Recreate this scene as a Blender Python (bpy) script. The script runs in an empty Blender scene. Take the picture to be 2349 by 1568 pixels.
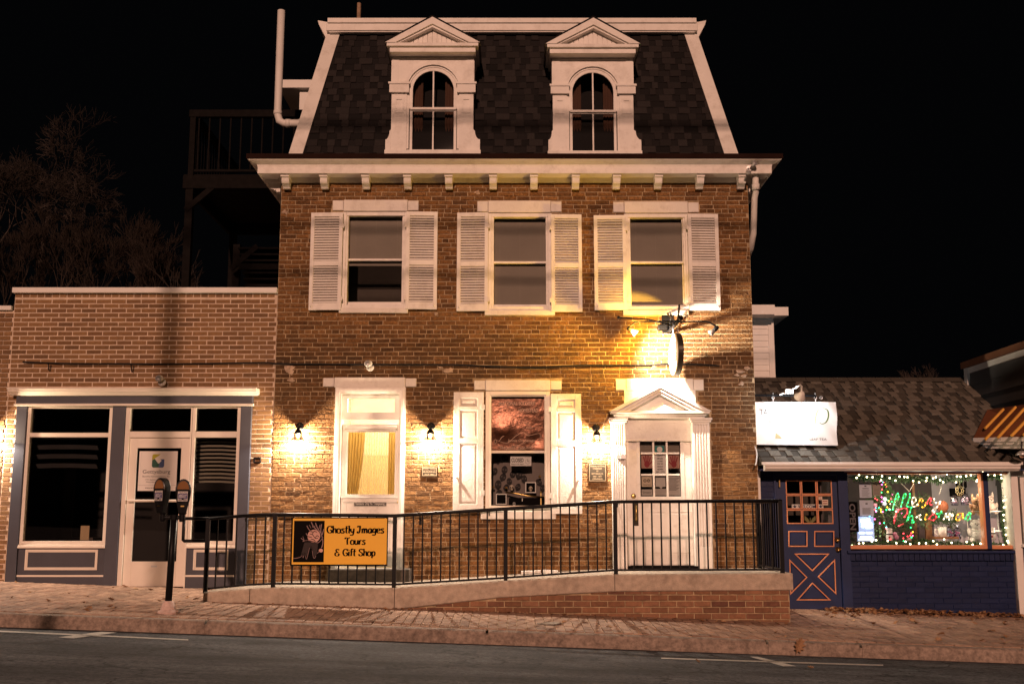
import bpy, math, random
from math import sin, cos, pi, radians, atan, sqrt
from mathutils import Vector, Matrix, Quaternion
random.seed(7)
SC = bpy.context.scene
COL = SC.collection
# ---------------------------------------------------------------- camera
F, CX, CY = 2548.6, 1174.5, 784.0            # lens in units of a 2349 px wide frame (39 mm)
PITCH = atan(409 / F)
CAM = Vector((0, -15.4, 1.31))
cd = bpy.data.cameras.new('camera'); cam = bpy.data.objects.new('camera', cd); COL.objects.link(cam)
cd.sensor_width = 36; cd.lens = 36 * F / 2349; cd.clip_end = 500
cam.location = CAM; cam.rotation_euler = (pi / 2 + PITCH, 0, 0); SC.camera = cam
# ---------------------------------------------------------------- world, street light, exposure
w = bpy.data.worlds.new('World'); SC.world = w; w.use_nodes = True
w.node_tree.nodes['Background'].inputs[0].default_value = (.9, .95, 1.15, 1)
w.node_tree.nodes['Background'].inputs[1].default_value = .0011
SUN_E, SUN_A = radians(18), radians(3)
sl = bpy.data.lights.new('street_light', 'SUN'); so = bpy.data.objects.new('street_light', sl); COL.objects.link(so)
sl.energy = 2.35; sl.color = (1, .56, .395); sl.angle = radians(1.3)
so.rotation_euler = Vector((sin(SUN_A) * cos(SUN_E), cos(SUN_A) * cos(SUN_E), -sin(SUN_E))).to_track_quat('-Z', 'Y').to_euler()
so.location = (-1.5, -30, 12)
SC.view_settings.view_transform = 'Standard'; SC.view_settings.look = 'None'
SC.view_settings.exposure = 0; SC.view_settings.gamma = 1
SC.render.engine = 'CYCLES'; SC.cycles.use_denoising = True
SC.cycles.sample_clamp_indirect = 3; SC.cycles.max_bounces = 8; SC.cycles.transparent_max_bounces = 16
SC.cycles.caustics_reflective = False; SC.cycles.caustics_refractive = False

# ---------------------------------------------------------------- helpers
def U(px, py, Y):
    "world x, z of the point seen at (px, py) of a 2349 px frame, standing at depth Y"
    u, v = (px - CX) / F, (CY - py) / F
    dy = cos(PITCH) - v * sin(PITCH)
    t = (Y - CAM.y) / dy
    return u * t, CAM.z + (sin(PITCH) + v * cos(PITCH)) * t
def X(px, py, Y): return U(px, py, Y)[0]
def Z(py, Y): return U(0, py, Y)[1]
def R(x0, y0, x1, y1, Y):
    m = (y0 + y1) / 2
    return X(x0, m, Y), X(x1, m, Y), Z(y1, Y), Z(y0, Y)
K = 2349 / 4096
WI = {}
def par(c, p):
    if p is not None:
        c.parent = p
        if p.name in WI: c.matrix_parent_inverse = WI[p.name]
def thing(name, loc, label, cat, group=None):
    o = bpy.data.objects.new(name, None); COL.objects.link(o); o.location = loc
    o.empty_display_size = .1
    WI[o.name] = Matrix.Translation(-Vector(loc))
    return tag(o, label, cat, group)
def tag(o, label, cat, group=None):
    o['label'] = label; o['category'] = cat
    if group: o['group'] = group
    return o
class MB:
    def __init__(s): s.v = []; s.f = []; s.r = []; s.cur = 0.
    def add(s, vs, fs):
        n = len(s.v); s.v += [tuple(p) for p in vs]
        for f in fs: s.f.append([i + n for i in f]); s.r.append(s.cur)
        return s
    def box(s, x0, x1, y0, y1, z0, z1):
        return s.add([(x0,y0,z0),(x1,y0,z0),(x1,y1,z0),(x0,y1,z0),(x0,y0,z1),(x1,y0,z1),(x1,y1,z1),(x0,y1,z1)],
              [(3,2,1,0),(4,5,6,7),(0,1,5,4),(1,2,6,5),(2,3,7,6),(3,0,4,7)])
    def obox(s, c, ax, ay, az):
        "box about c with half axes"
        c, ax, ay, az = Vector(c), Vector(ax), Vector(ay), Vector(az)
        return s.add([c-ax-ay-az, c+ax-ay-az, c+ax+ay-az, c-ax+ay-az, c-ax-ay+az, c+ax-ay+az, c+ax+ay+az, c-ax+ay+az],
              [(3,2,1,0),(4,5,6,7),(0,1,5,4),(1,2,6,5),(2,3,7,6),(3,0,4,7)])
    def frame(s, x0, x1, z0, z1, w, y0, y1, wb=None, wt=None):
        wb = w if wb is None else wb; wt = w if wt is None else wt
        s.box(x0, x0+w, y0, y1, z0, z1); s.box(x1-w, x1, y0, y1, z0, z1)
        s.box(x0+w, x1-w, y0, y1, z0, z0+wb); s.box(x0+w, x1-w, y0, y1, z1-wt, z1); return s
    def xz(s, pts, y0, y1):
        "prism of an xz outline between depths y0 and y1"
        n = len(pts)
        return s.add([(x, y0, z) for x, z in pts] + [(x, y1, z) for x, z in pts],
              [list(range(n)), list(range(2*n-1, n-1, -1))] + [(i, n+i, n+(i+1)%n, (i+1)%n) for i in range(n)])
    def yz(s, pts, x0, x1):
        n = len(pts)
        return s.add([(x0, y, z) for y, z in pts] + [(x1, y, z) for y, z in pts],
              [list(range(n)), list(range(2*n-1, n-1, -1))] + [(i, n+i, n+(i+1)%n, (i+1)%n) for i in range(n)])
    def tube(s, pts, r, n=6, caps=True):
        pts = [Vector(p) for p in pts]; rs = r if isinstance(r, (list, tuple)) else [r]*len(pts)
        vs = []; fs = []; pa = None
        for i, p in enumerate(pts):
            d = (pts[min(i+1, len(pts)-1)] - pts[max(i-1, 0)])
            d = d.normalized() if d.length > 1e-9 else Vector((0,0,1))
            a = pa - d * pa.dot(d) if pa is not None else d.orthogonal()
            if a.length < 1e-6: a = d.orthogonal()
            a.normalize(); pa = a; b = d.cross(a)
            for k in range(n):
                t = 2*pi*k/n; vs.append(p + (a*cos(t) + b*sin(t))*rs[i])
        for i in range(len(pts)-1):
            for k in range(n):
                k2 = (k+1) % n; fs.append((i*n+k, i*n+k2, (i+1)*n+k2, (i+1)*n+k))
        if caps: fs += [list(range(n-1, -1, -1)), list(range((len(pts)-1)*n, len(pts)*n))]
        return s.add(vs, fs)
    def lathe(s, prof, c, n=16, ax='z'):
        "prof: (radius, height) pairs"
        vs = []; fs = []; c = Vector(c)
        for r, h in prof:
            for k in range(n):
                t = 2*pi*k/n; q = (r*cos(t), r*sin(t), h)
                vs.append(c + Vector(q if ax == 'z' else ((q[0], q[2], q[1]) if ax == 'y' else (q[2], q[0], q[1]))))
        for i in range(len(prof)-1):
            for k in range(n):
                k2 = (k+1) % n; fs.append((i*n+k, i*n+k2, (i+1)*n+k2, (i+1)*n+k))
        fs += [list(range(n-1, -1, -1)), list(range((len(prof)-1)*n, len(prof)*n))]
        return s.add(vs, fs)
    def ball(s, c, r, n=8, m=5, sq=(1,1,1)):
        prof = [(max(1e-4, sin(pi*i/m)), -cos(pi*i/m)) for i in range(m+1)]
        k = len(s.v); s.lathe(prof, (0,0,0), n)
        for i in range(k, len(s.v)):
            x, y, z = s.v[i]; s.v[i] = (c[0]+x*r*sq[0], c[1]+y*r*sq[1], c[2]+z*r*sq[2])
        return s
    def quad(s, a, b, c, d): return s.add([a, b, c, d], [(0,1,2,3)])
    def tilt(s, k, M):
        for i in range(k, len(s.v)): s.v[i] = tuple(M @ Vector(s.v[i]))
    def mesh(s, name, mat):
        me = bpy.data.meshes.new(name); me.from_pydata(s.v, [], s.f)
        if mat: me.materials.append(mat)
        if any(s.r):
            a = me.attributes.new('rnd', 'FLOAT', 'FACE'); a.data.foreach_set('value', s.r)
        return me
def obj(name, mb, mat, parent=None, bev=0, smooth=False, label=None):
    me = mb.mesh(name, mat) if isinstance(mb, MB) else mb
    o = bpy.data.objects.new(name, me); COL.objects.link(o); par(o, parent)
    if smooth:
        me.polygons.foreach_set('use_smooth', [True]*len(me.polygons))
    if bev:
        b = o.modifiers.new('edge', 'BEVEL'); b.width = bev; b.segments = 2; b.limit_method = 'ANGLE'; b.angle_limit = radians(40)
    if label: o['label'] = label
    return o
def struct(o): o['kind'] = 'structure'; return o
def stuff(o): o['kind'] = 'stuff'; return o
def lamp(name, kind, loc, energy, color, parent, radius=.02, aim=None, size=90, blend=.3):
    l = bpy.data.lights.new(name, kind); l.energy = energy; l.color = color; l.shadow_soft_size = radius
    o = bpy.data.objects.new(name, l); COL.objects.link(o); o.location = loc
    if kind == 'SPOT':
        l.spot_size = radians(size); l.spot_blend = blend
        o.rotation_euler = Vector(aim).to_track_quat('-Z', 'Y').to_euler()
    par(o, parent); return o
def spline(pts, n=6):
    pts = [Vector(p if len(p) == 3 else (p[0], p[1], 0)) for p in pts]; out = []
    for i in range(len(pts)-1):
        p0, p1, p2, p3 = pts[max(i-1,0)], pts[i], pts[i+1], pts[min(i+2, len(pts)-1)]
        for k in range(n):
            t = k/n
            out.append(.5*((2*p1) + (p2-p0)*t + (2*p0-5*p1+4*p2-p3)*t*t + (3*p1-p0-3*p2+p3)*t**3))
    return out + [pts[-1]]
def ribbon(mb, pts, w, fx, n=6, taper=True):
    "flat pen stroke through (x, y) points, mapped to the world with fx"
    P = spline(pts, n); L = len(P) - 1; a = []; b = []
    for i, p in enumerate(P):
        d = P[min(i+1, L)] - P[max(i-1, 0)]; d = d.normalized() if d.length > 0 else Vector((1,0,0))
        nn = Vector((-d.y, d.x, 0)); k = w/2*((.55 + .45*sin(pi*i/L)) if taper else 1)
        a.append(fx(*(p + nn*k).xy)); b.append(fx(*(p - nn*k).xy))
    mb.add(a + b, [(i, i+1, L+2+i, L+1+i) for i in range(L)])
def txt(s, x, z, Y, h, mb, w=None, align='c', bold=0., rot=0, fx=None):
    "adds upright lettering of cap height h about (x, z) to the mesh"
    cu = bpy.data.curves.new('t', 'FONT'); cu.body = s; cu.size = 1; cu.offset = bold; cu.resolution_u = 3
    ob = bpy.data.objects.new('t', cu); me = bpy.data.meshes.new_from_object(ob)
    vs = [v.co.copy() for v in me.vertices]; fs = [list(p.vertices) for p in me.polygons]
    bpy.data.objects.remove(ob); bpy.data.meshes.remove(me); bpy.data.curves.remove(cu)
    if not vs: return
    x0 = min(v.x for v in vs); x1 = max(v.x for v in vs)
    sx = sz = h / .70
    if w: sx = w / (x1 - x0)
    off = {'c': (x0+x1)/2, 'l': x0, 'r': x1}[align]
    out = []
    for v in vs:
        a, b = (v.x-off)*sx, (v.y-.35)*sz
        if rot: a, b = b, -a
        out.append(fx(x+a, z+b) if fx else (x+a, Y, z+b))
    mb.add(out, fs)

# ---------------------------------------------------------------- materials
def nodes(name):
    m = bpy.data.materials.new(name); m.use_nodes = True
    t = m.node_tree; return m, t.nodes, t.links, t.nodes['Principled BSDF']
def node(n, typ, **kw):
    x = n.new(typ)
    for k, v in kw.items():
        if k in x.inputs: x.inputs[k].default_value = v
        else: setattr(x, k, v)
    return x
def noise(n, l, scale, detail=5, rough=.6, src=None):
    x = node(n, 'ShaderNodeTexNoise', Scale=scale, Detail=detail, Roughness=rough)
    l.new((src or node(n, 'ShaderNodeNewGeometry').outputs['Position']), x.inputs['Vector']); return x.outputs['Fac']
def mrange(n, l, src, a, b, c, d):
    x = node(n, 'ShaderNodeMapRange'); l.new(src, x.inputs[0])
    for i, v in enumerate((a, b, c, d)): x.inputs[i+1].default_value = v
    return x.outputs[0]
def math_(n, l, op, a, b=None):
    x = node(n, 'ShaderNodeMath', operation=op)
    for i, v in enumerate((a, b)):
        if v is None: continue
        if isinstance(v, (int, float)): x.inputs[i].default_value = v
        else: l.new(v, x.inputs[i])
    return x.outputs[0]
def mixc(n, l, typ, fac, a, b):
    x = node(n, 'ShaderNodeMixRGB', blend_type=typ)
    for i, v in enumerate((fac, a, b)):
        if isinstance(v, (int, float)): x.inputs[i].default_value = v if i == 0 else (v, v, v, 1)
        elif isinstance(v, tuple): x.inputs[i].default_value = (*v, 1)
        else: l.new(v, x.inputs[i])
    return x.outputs[0]
def bumpn(n, l, h, strength, dist, prev=None):
    x = node(n, 'ShaderNodeBump', Strength=strength, Distance=dist); l.new(h, x.inputs['Height'])
    if prev: l.new(prev, x.inputs['Normal'])
    return x.outputs[0]
def ramp(n, l, src, cols, interp='LINEAR'):
    x = node(n, 'ShaderNodeValToRGB'); x.color_ramp.interpolation = interp; e = x.color_ramp.elements
    while len(e) < len(cols): e.new(.5)
    for i, (p, c) in enumerate(cols): e[i].position = p; e[i].color = (*c, 1)
    l.new(src, x.inputs[0]); return x.outputs[0]
def rnd(n, l):
    a = node(n, 'ShaderNodeAttribute', attribute_name='rnd'); o = node(n, 'ShaderNodeObjectInfo')
    return math_(n, l, 'FRACT', math_(n, l, 'ADD', a.outputs['Fac'], o.outputs['Random']))
def mk(name, col, rough=.55, metal=0, var=.12, ns=3., bump=0., bs=60., spec=.35, dirt=0., dcol=(.12,.1,.08), ds=2.5, bd=.004, streak=0):
    m, n, l, b = nodes(name)
    c = mixc(n, l, 'MULTIPLY', 1., col, mixc(n, l, 'MIX', mrange(n, l, noise(n, l, ns), .3, .7, 0, 1), (1-var,)*3, (1+var,)*3))
    if dirt:
        sv = None
        if streak:
            g = node(n, 'ShaderNodeNewGeometry'); mp = node(n, 'ShaderNodeMapping'); mp.inputs['Scale'].default_value = (streak, streak, 1)
            l.new(g.outputs['Position'], mp.inputs[0]); sv = mp.outputs[0]
        c = mixc(n, l, 'MIX', mrange(n, l, noise(n, l, ds, 8, .7, sv), .5, .75, 0, dirt), c, dcol)
    l.new(c, b.inputs['Base Color'])
    b.inputs['Roughness'].default_value = rough; b.inputs['Metallic'].default_value = metal; b.inputs['Specular IOR Level'].default_value = spec
    if bump: l.new(bumpn(n, l, noise(n, l, bs, 6), bump, bd), b.inputs['Normal'])
    return m
def mk_rnd(name, cols, rough=.8, ns=30., var=.35, bump=.4, bs=120., bd=.004, bump2=0., bs2=25., bd2=.012, stain=0., scol=(.05,.045,.04), pale=0., pcol=(.6,.5,.4), soot=None):
    "pieces: colour by piece, grain and relief by position"
    m, n, l, b = nodes(name)
    c = ramp(n, l, rnd(n, l), cols)
    c = mixc(n, l, 'MULTIPLY', 1., c, mixc(n, l, 'MIX', mrange(n, l, noise(n, l, ns, 8, .7), .3, .7, 0, 1), (1-var,)*3, (1+var,)*3))
    if stain: c = mixc(n, l, 'MIX', mrange(n, l, noise(n, l, 1.3, 8, .7), .5, .72, 0, stain), c, scol)
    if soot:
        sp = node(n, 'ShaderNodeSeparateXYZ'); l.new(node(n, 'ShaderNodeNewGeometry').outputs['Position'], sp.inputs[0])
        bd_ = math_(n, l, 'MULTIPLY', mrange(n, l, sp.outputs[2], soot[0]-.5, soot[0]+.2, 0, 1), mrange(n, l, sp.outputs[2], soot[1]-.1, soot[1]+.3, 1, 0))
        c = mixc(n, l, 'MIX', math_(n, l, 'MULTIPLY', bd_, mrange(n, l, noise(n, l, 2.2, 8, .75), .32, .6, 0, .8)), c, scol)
    if pale: c = mixc(n, l, 'MIX', mrange(n, l, noise(n, l, 9, 10, .75), .6, .7, 0, pale), c, pcol)
    l.new(c, b.inputs['Base Color']); b.inputs['Roughness'].default_value = rough; b.inputs['Specular IOR Level'].default_value = .2
    k = bumpn(n, l, noise(n, l, bs, 6), bump, bd)
    if bump2: k = bumpn(n, l, noise(n, l, bs2, 8, .7), bump2, bd2, k)
    l.new(k, b.inputs['Normal']); return m
def glass(name, tint=(.9,.92,.92), ior=1.5, rough=.01, dens=1.):
    m, n, l, b = nodes(name); n.remove(b)
    t = node(n, 'ShaderNodeBsdfTransparent'); t.inputs[0].default_value = (*[c*dens for c in tint], 1)
    g = node(n, 'ShaderNodeBsdfGlossy', Roughness=rough); f = node(n, 'ShaderNodeFresnel', IOR=ior); mx = node(n, 'ShaderNodeMixShader')
    l.new(f.outputs[0], mx.inputs[0]); l.new(t.outputs[0], mx.inputs[1]); l.new(g.outputs[0], mx.inputs[2])
    l.new(mx.outputs[0], n['Material Output'].inputs[0]); return m
def emit(name, col, s, sample=False, base=None):
    m, n, l, b = nodes(name)
    b.inputs['Base Color'].default_value = (*(base or col), 1); b.inputs['Emission Color'].default_value = (*col, 1); b.inputs['Emission Strength'].default_value = s
    if not sample: m.cycles.emission_sampling = 'NONE'
    return m

white = mk('white_paint', (.78,.75,.7), .5, var=.06, bump=.15, bs=40, dirt=.5, dcol=(.38,.33,.27), ds=5)
oldwhite = mk('old_white_paint', (.76,.72,.66), .6, var=.08, bump=.5, bs=45, bd=.008, dirt=.5, dcol=(.35,.3,.24), ds=6)
cream = mk('cream_paint', (.74,.68,.6), .45, var=.05, bump=.05)
vinyl = mk('white_vinyl', (.74,.72,.68), .5, var=.05)
bluegrey = mk('blue_grey_paint', (.052,.055,.074), .5, var=.1, bump=.1, bs=30)
navy = mk('navy_paint', (.008,.02,.078), .4, var=.15, bump=.15, bs=30)
orange = mk('orange_paint', (.64,.27,.13), .5, var=.1)
black = mk('black_metal', (.007,.007,.008), .42, var=.2, spec=.12)
blackwood = mk('dark_stained_wood', (.008,.0065,.006), .8, var=.3, ns=12, spec=.08)
chrome = mk('chrome', (.6,.6,.62), .18, 1, var=.02)
brass = mk('brass', (.55,.38,.14), .28, 1, var=.1)
bronze = mk('aged_bronze', (.03,.022,.014), .55, .1, var=.3, ns=20, bump=.2, bs=200, spec=.2)
galv = mk('galvanised_steel', (.55,.55,.55), .4, .6, var=.1)
redbrown = mk('dark_red_metal', (.018,.008,.006), .8, var=.2, spec=.05)
mortar = mk('lime_mortar', (.44,.33,.2), .9, var=.4, ns=9, bump=.9, bs=70, bd=.012, dirt=.6, dcol=(.1,.07,.045), ds=1.6)
mortar_new = mk('pale_mortar', (.62,.49,.37), .9, var=.15, ns=12, bump=.6, bs=90, bd=.006, dirt=.4, ds=1.2)
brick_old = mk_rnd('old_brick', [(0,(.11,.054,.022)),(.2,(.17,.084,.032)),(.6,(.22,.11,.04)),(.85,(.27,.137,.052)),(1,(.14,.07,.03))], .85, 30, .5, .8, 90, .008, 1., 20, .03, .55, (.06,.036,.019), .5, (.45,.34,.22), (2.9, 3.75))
brick_new = mk_rnd('smooth_brick', [(0,(.15,.085,.042)),(.3,(.22,.125,.058)),(.7,(.26,.15,.07)),(1,(.18,.098,.048))], .8, 22, .2, .4, 120, .003, .2, 20, .005, .35, (.1,.065,.05))
brick_base = mk_rnd('ramp_brick', [(0,(.17,.085,.05)),(.35,(.25,.125,.07)),(.7,(.3,.155,.09)),(1,(.14,.065,.045))], .85, 22, .25, .5, 120, .004, .3, 30, .006, .3)
brick_blue = mk_rnd('navy_painted_brick', [(0,(.006,.013,.05)),(1,(.009,.018,.066))], .45, 20, .2, .4, 80, .005, .2, 20, .005)
paver_m = mk_rnd('paving_brick', [(0,(.24,.155,.115)),(.35,(.34,.22,.16)),(.7,(.42,.275,.2)),(1,(.3,.195,.145))], .75, 16, .3, .6, 90, .004, .4, 14, .008, .4, (.11,.075,.055))
paver_grey = mk_rnd('grey_paving_brick', [(0,(.3,.25,.2)),(.5,(.4,.34,.28)),(1,(.34,.29,.25))], .8, 16, .2, .5, 90, .004, .2, 14, .004, .3)
sandjoint = mk('joint_sand', (.5,.38,.27), .95, var=.35, ns=10, bump=.5)
shingle_dark = mk_rnd('dark_shingle', [(0,(.009,.008,.008)),(.5,(.012,.0105,.0105)),(1,(.016,.014,.014))], .95, 60, .3, .5, 400, .003)
shingle_grey = mk_rnd('grey_shingle', [(0,(.045,.039,.032)),(.5,(.06,.052,.042)),(1,(.078,.068,.055))], .95, 60, .3, .5, 400, .003)
concrete = mk('cast_concrete', (.46,.38,.3), .85, var=.22, ns=12, bump=.9, bs=60, bd=.008, dirt=.6, dcol=(.13,.1,.075), ds=2.6)
kerbm = mk('kerb_stone', (.3,.23,.185), .88, var=.4, ns=22, bump=1., bs=45, bd=.014, dirt=.75, dcol=(.07,.052,.042), ds=5)
step_stone = mk('dark_step_stone', (.09,.075,.065), .8, var=.35, ns=14, bump=.8, bs=50)
shingle_dark2 = mk_rnd('dark_shingle_tab', [(0,(.018,.0155,.015)),(.5,(.023,.0195,.019)),(1,(.03,.026,.025))], .95, 60, .3, .5, 400, .003)
shingle_grey2 = mk_rnd('grey_shingle_tab', [(0,(.1,.088,.071)),(.5,(.12,.105,.086)),(1,(.15,.132,.108))], .95, 60, .3, .5, 400, .003)
pane = glass('window_glass')
clear = glass('clear_glass', dens=.98, ior=1.45)
shadeglass = glass('ribbed_shade_glass', (1,.9,.75), dens=.6)
warmbulb = emit('warm_bulb', (1,.78,.5), 40)
dark_room = mk('dark_interior', (.075,.06,.05), .9)
# ================================================================ builders for walls of pieces
ROT_WALL = Matrix.Identity(3)
def unit_piece(rng, proud, rough, back=.02, inset=(.012, .05)):
    def j(): return (rng.random()-.5)*2
    o = [(-.5,-.5),(.5,-.5),(.5,.5),(-.5,.5)]
    vs = [(x, back, z) for x, z in o]
    vs += [(x + j()*.012, -proud*.35, z + j()*.03) for x, z in o]
    vs += [(x*(1-2*inset[0]-abs(j())*rough*6), -proud + j()*rough, z*(1-2*inset[1]-abs(j())*rough*14)) for x, z in o]
    fs = [(0,1,5,4),(1,2,6,5),(2,3,7,6),(3,0,4,7),(4,5,9,8),(5,6,10,9),(6,7,11,10),(7,4,8,11),(8,9,10,11)]
    return vs, fs
def pieces(parent, items, mat, name='brick', proud=.008, rough=.0025, maxobj=300, seed=1, back=.02, key=None, tone=None):
    "items: (location, 3x3 axes, width, height); the largest in view are single objects, the rest one mesh"
    rng = random.Random(seed)
    if key is None: key = lambda it: -(it[2]*it[3]) / (it[0]-CAM).length_squared
    items = sorted(items, key=key)
    us = [unit_piece(rng, proud, rough, back) for _ in range(12)]
    ms = []
    for vs, fs in us:
        me = bpy.data.meshes.new(name); me.from_pydata(vs, [], fs); me.materials.append(mat); ms.append(me)
    for loc, ax, w_, h_ in items[:maxobj]:
        o = bpy.data.objects.new(name, rng.choice(ms)); COL.objects.link(o)
        M = ax.to_4x4() @ Matrix.Diagonal((w_, 1, h_, 1)); M.translation = loc
        par(o, parent); o.matrix_basis = M
    if len(items) > maxobj:
        mb = MB()
        for loc, ax, w_, h_ in items[maxobj:]:
            vs, fs = rng.choice(us); mb.cur = rng.random()*.98+.01
            mb.add([loc + ax @ Vector((x*w_, y, z*h_)) for x, y, z in vs], fs)
        stuff(obj(name + 'work', mb, mat, parent))
def courses(x0, x1, z0, z1, L, H, J, holes=(), seed=1, head=0, jit=.0, zf=None, Y=0.):
    rng = random.Random(seed); out = []; k = 0; z = z0
    while z + H*.6 < z1:
        hh = min(H, z1 - z); l = L; off = (L/2 if k % 2 else 0) + (rng.random()-.5)*jit*L
        if head and k % head == head-1: l = L/2
        blocks = sorted((a, b) for a, b, c, d in holes if min(d, z+hh) - max(c, z) > .35*hh)
        x = x0 - off
        while x < x1:
            ll = l*(1 + (rng.random()-.5)*2*jit); segs = [(max(x, x0), min(x+ll, x1))]
            for a, b in blocks:
                segs = [s for p, q in segs for s in ((p, min(q, a)), (max(p, b), q)) if s[1]-s[0] > .035]
            for p, q in segs:
                if q-p > .035 and (zf is None or z + hh > zf((p+q)/2)):
                    out.append((Vector(((p+q)/2, Y, z+hh/2 + (rng.random()-.5)*jit*.05)), ROT_WALL, q-p-J, hh-J))
            x += ll
        z += H; k += 1
    return out
def wall_panel(mb, x0, x1, z0, z1, holes, y0, y1):
    xs = sorted({x0, x1, *[v for h in holes for v in h[:2] if x0 < v < x1]}); zs = sorted({z0, z1, *[v for h in holes for v in h[2:] if z0 < v < z1]})
    for i in range(len(xs)-1):
        for j in range(len(zs)-1):
            mx, mz = (xs[i]+xs[i+1])/2, (zs[j]+zs[j+1])/2
            if any(a < mx < b and c < mz < d for a, b, c, d in holes): continue
            mb.quad((xs[i],y0,zs[j]),(xs[i+1],y0,zs[j]),(xs[i+1],y0,zs[j+1]),(xs[i],y0,zs[j+1]))
    for a, b, c, d in holes:
        mb.quad((a,y0,c),(a,y1,c),(a,y1,d),(a,y0,d)); mb.quad((b,y0,c),(b,y0,d),(b,y1,d),(b,y1,c))
        mb.quad((a,y0,d),(a,y1,d),(b,y1,d),(b,y0,d)); mb.quad((a,y0,c),(b,y0,c),(b,y1,c),(a,y1,c))
    return mb
# ================================================================ ground
SL = -.0348
RD, SW = (-.0384, SL, -.012), (.25, SL, .035)
def zs(x, y): return SW[0] + SL*x + SW[2]*y
def hit(px, py, pl, up=.0):
    "point of the plane z = a + bx + cy seen at (px, py)"
    u, v = (px-CX)/F, (CY-py)/F
    d = Vector((u, cos(PITCH)-v*sin(PITCH), sin(PITCH)+v*cos(PITCH)))
    t = (pl[0] + up + pl[1]*CAM.x + pl[2]*CAM.y - CAM.z) / (d.z - pl[1]*d.x - pl[2]*d.y)
    return CAM + d*t
m, n, l, b = nodes('asphalt')
asph = m
g = noise(n, l, 20, 11, .88); h = noise(n, l, 1.2, 6, .6)
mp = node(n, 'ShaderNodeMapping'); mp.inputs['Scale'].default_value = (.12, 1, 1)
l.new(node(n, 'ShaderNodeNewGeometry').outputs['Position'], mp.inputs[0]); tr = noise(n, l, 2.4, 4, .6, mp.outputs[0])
c = mixc(n, l, 'MIX', mrange(n, l, g, .38, .64, 0, 1), (.009,.01,.012), (.155,.165,.185))
c = mixc(n, l, 'MULTIPLY', 1., c, mixc(n, l, 'MIX', mrange(n, l, h, .3, .7, 0, 1), .55, 1.35))
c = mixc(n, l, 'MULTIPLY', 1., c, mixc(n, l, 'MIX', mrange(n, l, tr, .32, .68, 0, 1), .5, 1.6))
vc = node(n, 'ShaderNodeTexVoronoi', Scale=.55, feature='DISTANCE_TO_EDGE'); ds_ = node(n, 'ShaderNodeVectorMath', operation='ADD'); l.new(node(n, 'ShaderNodeNewGeometry').outputs['Position'], ds_.inputs[0]); nz = node(n, 'ShaderNodeTexNoise', Scale=2.5, Detail=6.); l.new(node(n, 'ShaderNodeNewGeometry').outputs['Position'], nz.inputs['Vector']); l.new(nz.outputs['Color'], ds_.inputs[1]); l.new(ds_.outputs[0], vc.inputs['Vector'])
c = mixc(n, l, 'MIX', mrange(n, l, vc.outputs['Distance'], .003, .014, .8, 0), c, (.012,.012,.013))
l.new(c, b.inputs['Base Color']); b.inputs['Roughness'].default_value = .85; b.inputs['Specular IOR Level'].default_value = .15
l.new(bumpn(n, l, g, .9, .012), b.inputs['Normal'])
roadpaint = mk('worn_road_paint', (.5,.48,.44), .7, var=.25, ns=30, dirt=.7, dcol=(.1,.1,.1), ds=25)
mb = MB()
for ya, yb, za, zb in ((-3.22, -9.2, -.0002, .0718), (-9.2, -16, .0718, .0), (-16, -60, .0, -.2)):
    mb.quad((-60,ya,za+SL*-60),(-60,yb,zb+SL*-60),(60,yb,zb+SL*60),(60,ya,za+SL*60))
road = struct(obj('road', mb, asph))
def mark(pts, name='parking_line'):
    m_ = MB(); m_.add([hit(x, y, RD, .004) for x, y in pts], [list(range(len(pts)))]); return struct(obj(name, m_, roadpaint, road))
mark([(-60,1442),(432,1465),(432,1467.5),(-60,1445.5)]); mark([(134,1460.3),(232,1447.6),(268,1449.6),(168,1463)], 'parking_tick')
mark([(1517,1507),(1990,1522),(2026,1523),(2026,1525.6),(1990,1525),(1517,1509.6)]); mark([(1719,1504.6),(1738,1505),(1827,1526.5),(1797,1527)], 'parking_tick')
soil = mk('dark_soil', (.06,.05,.035), .95, var=.3, ns=3, bump=.5, bs=20)
mb = MB().quad((-150,-3.1,SL*-150),(150,-3.1,SL*150),(150,250,SL*150),(-150,250,SL*-150))
struct(obj('ground', mb, soil))
# kerb
mb = MB()
for xa, xb in ((-40, 40),):
    mb.add([(xa,-3.19,SL*xa-.3),(xb,-3.19,SL*xb-.3),(xb,-3.02,SL*xb-.3),(xa,-3.02,SL*xa-.3),(xa,-3.19,SL*xa+.1),(xb,-3.19,SL*xb+.1),(xb,-3.02,SL*xb+.1),(xa,-3.02,SL*xa+.1)],
           [(3,2,1,0),(4,5,6,7),(0,1,5,4),(1,2,6,5),(2,3,7,6),(3,0,4,7)])
kerb = struct(obj('kerb', mb, kerbm))
js = [-40] + [X(p, 1420, -3.2) for p in (-900, -300, 472, 1117, 1758, 1972)] + [10.5, 40]
rng = random.Random(4)
for xa, xb in zip(js[:-1], js[1:]):
    xa += .014; xb -= .014; mb = MB(); N = max(2, int((xb-xa)/.22)); N = min(N, 30)
    prof = [(-3.2,-.12),(-3.2,.095),(-3.187,.126),(-3.165,.137),(-3.045,.139),(-3.04,-.12)]
    for i in range(N+1):
        x = xa + (xb-xa)*i/N
        for k, (y, z) in enumerate(prof):
            jj = rng.uniform(-.005, .005) if 0 < k < 4 else 0
            mb.v.append((x, y + jj, z + SL*x + jj*.6))
    P = len(prof)
    for i in range(N):
        for k in range(P-1): mb.add([], []); mb.f.append([i*P+k, (i+1)*P+k, (i+1)*P+k+1, i*P+k+1]); mb.r.append(0)
    mb.f += [list(range(P-1, -1, -1)), list(range(N*P, N*P+P))]; mb.r += [0, 0]
    obj('kerb_stone', mb, kerbm, kerb)
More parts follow.
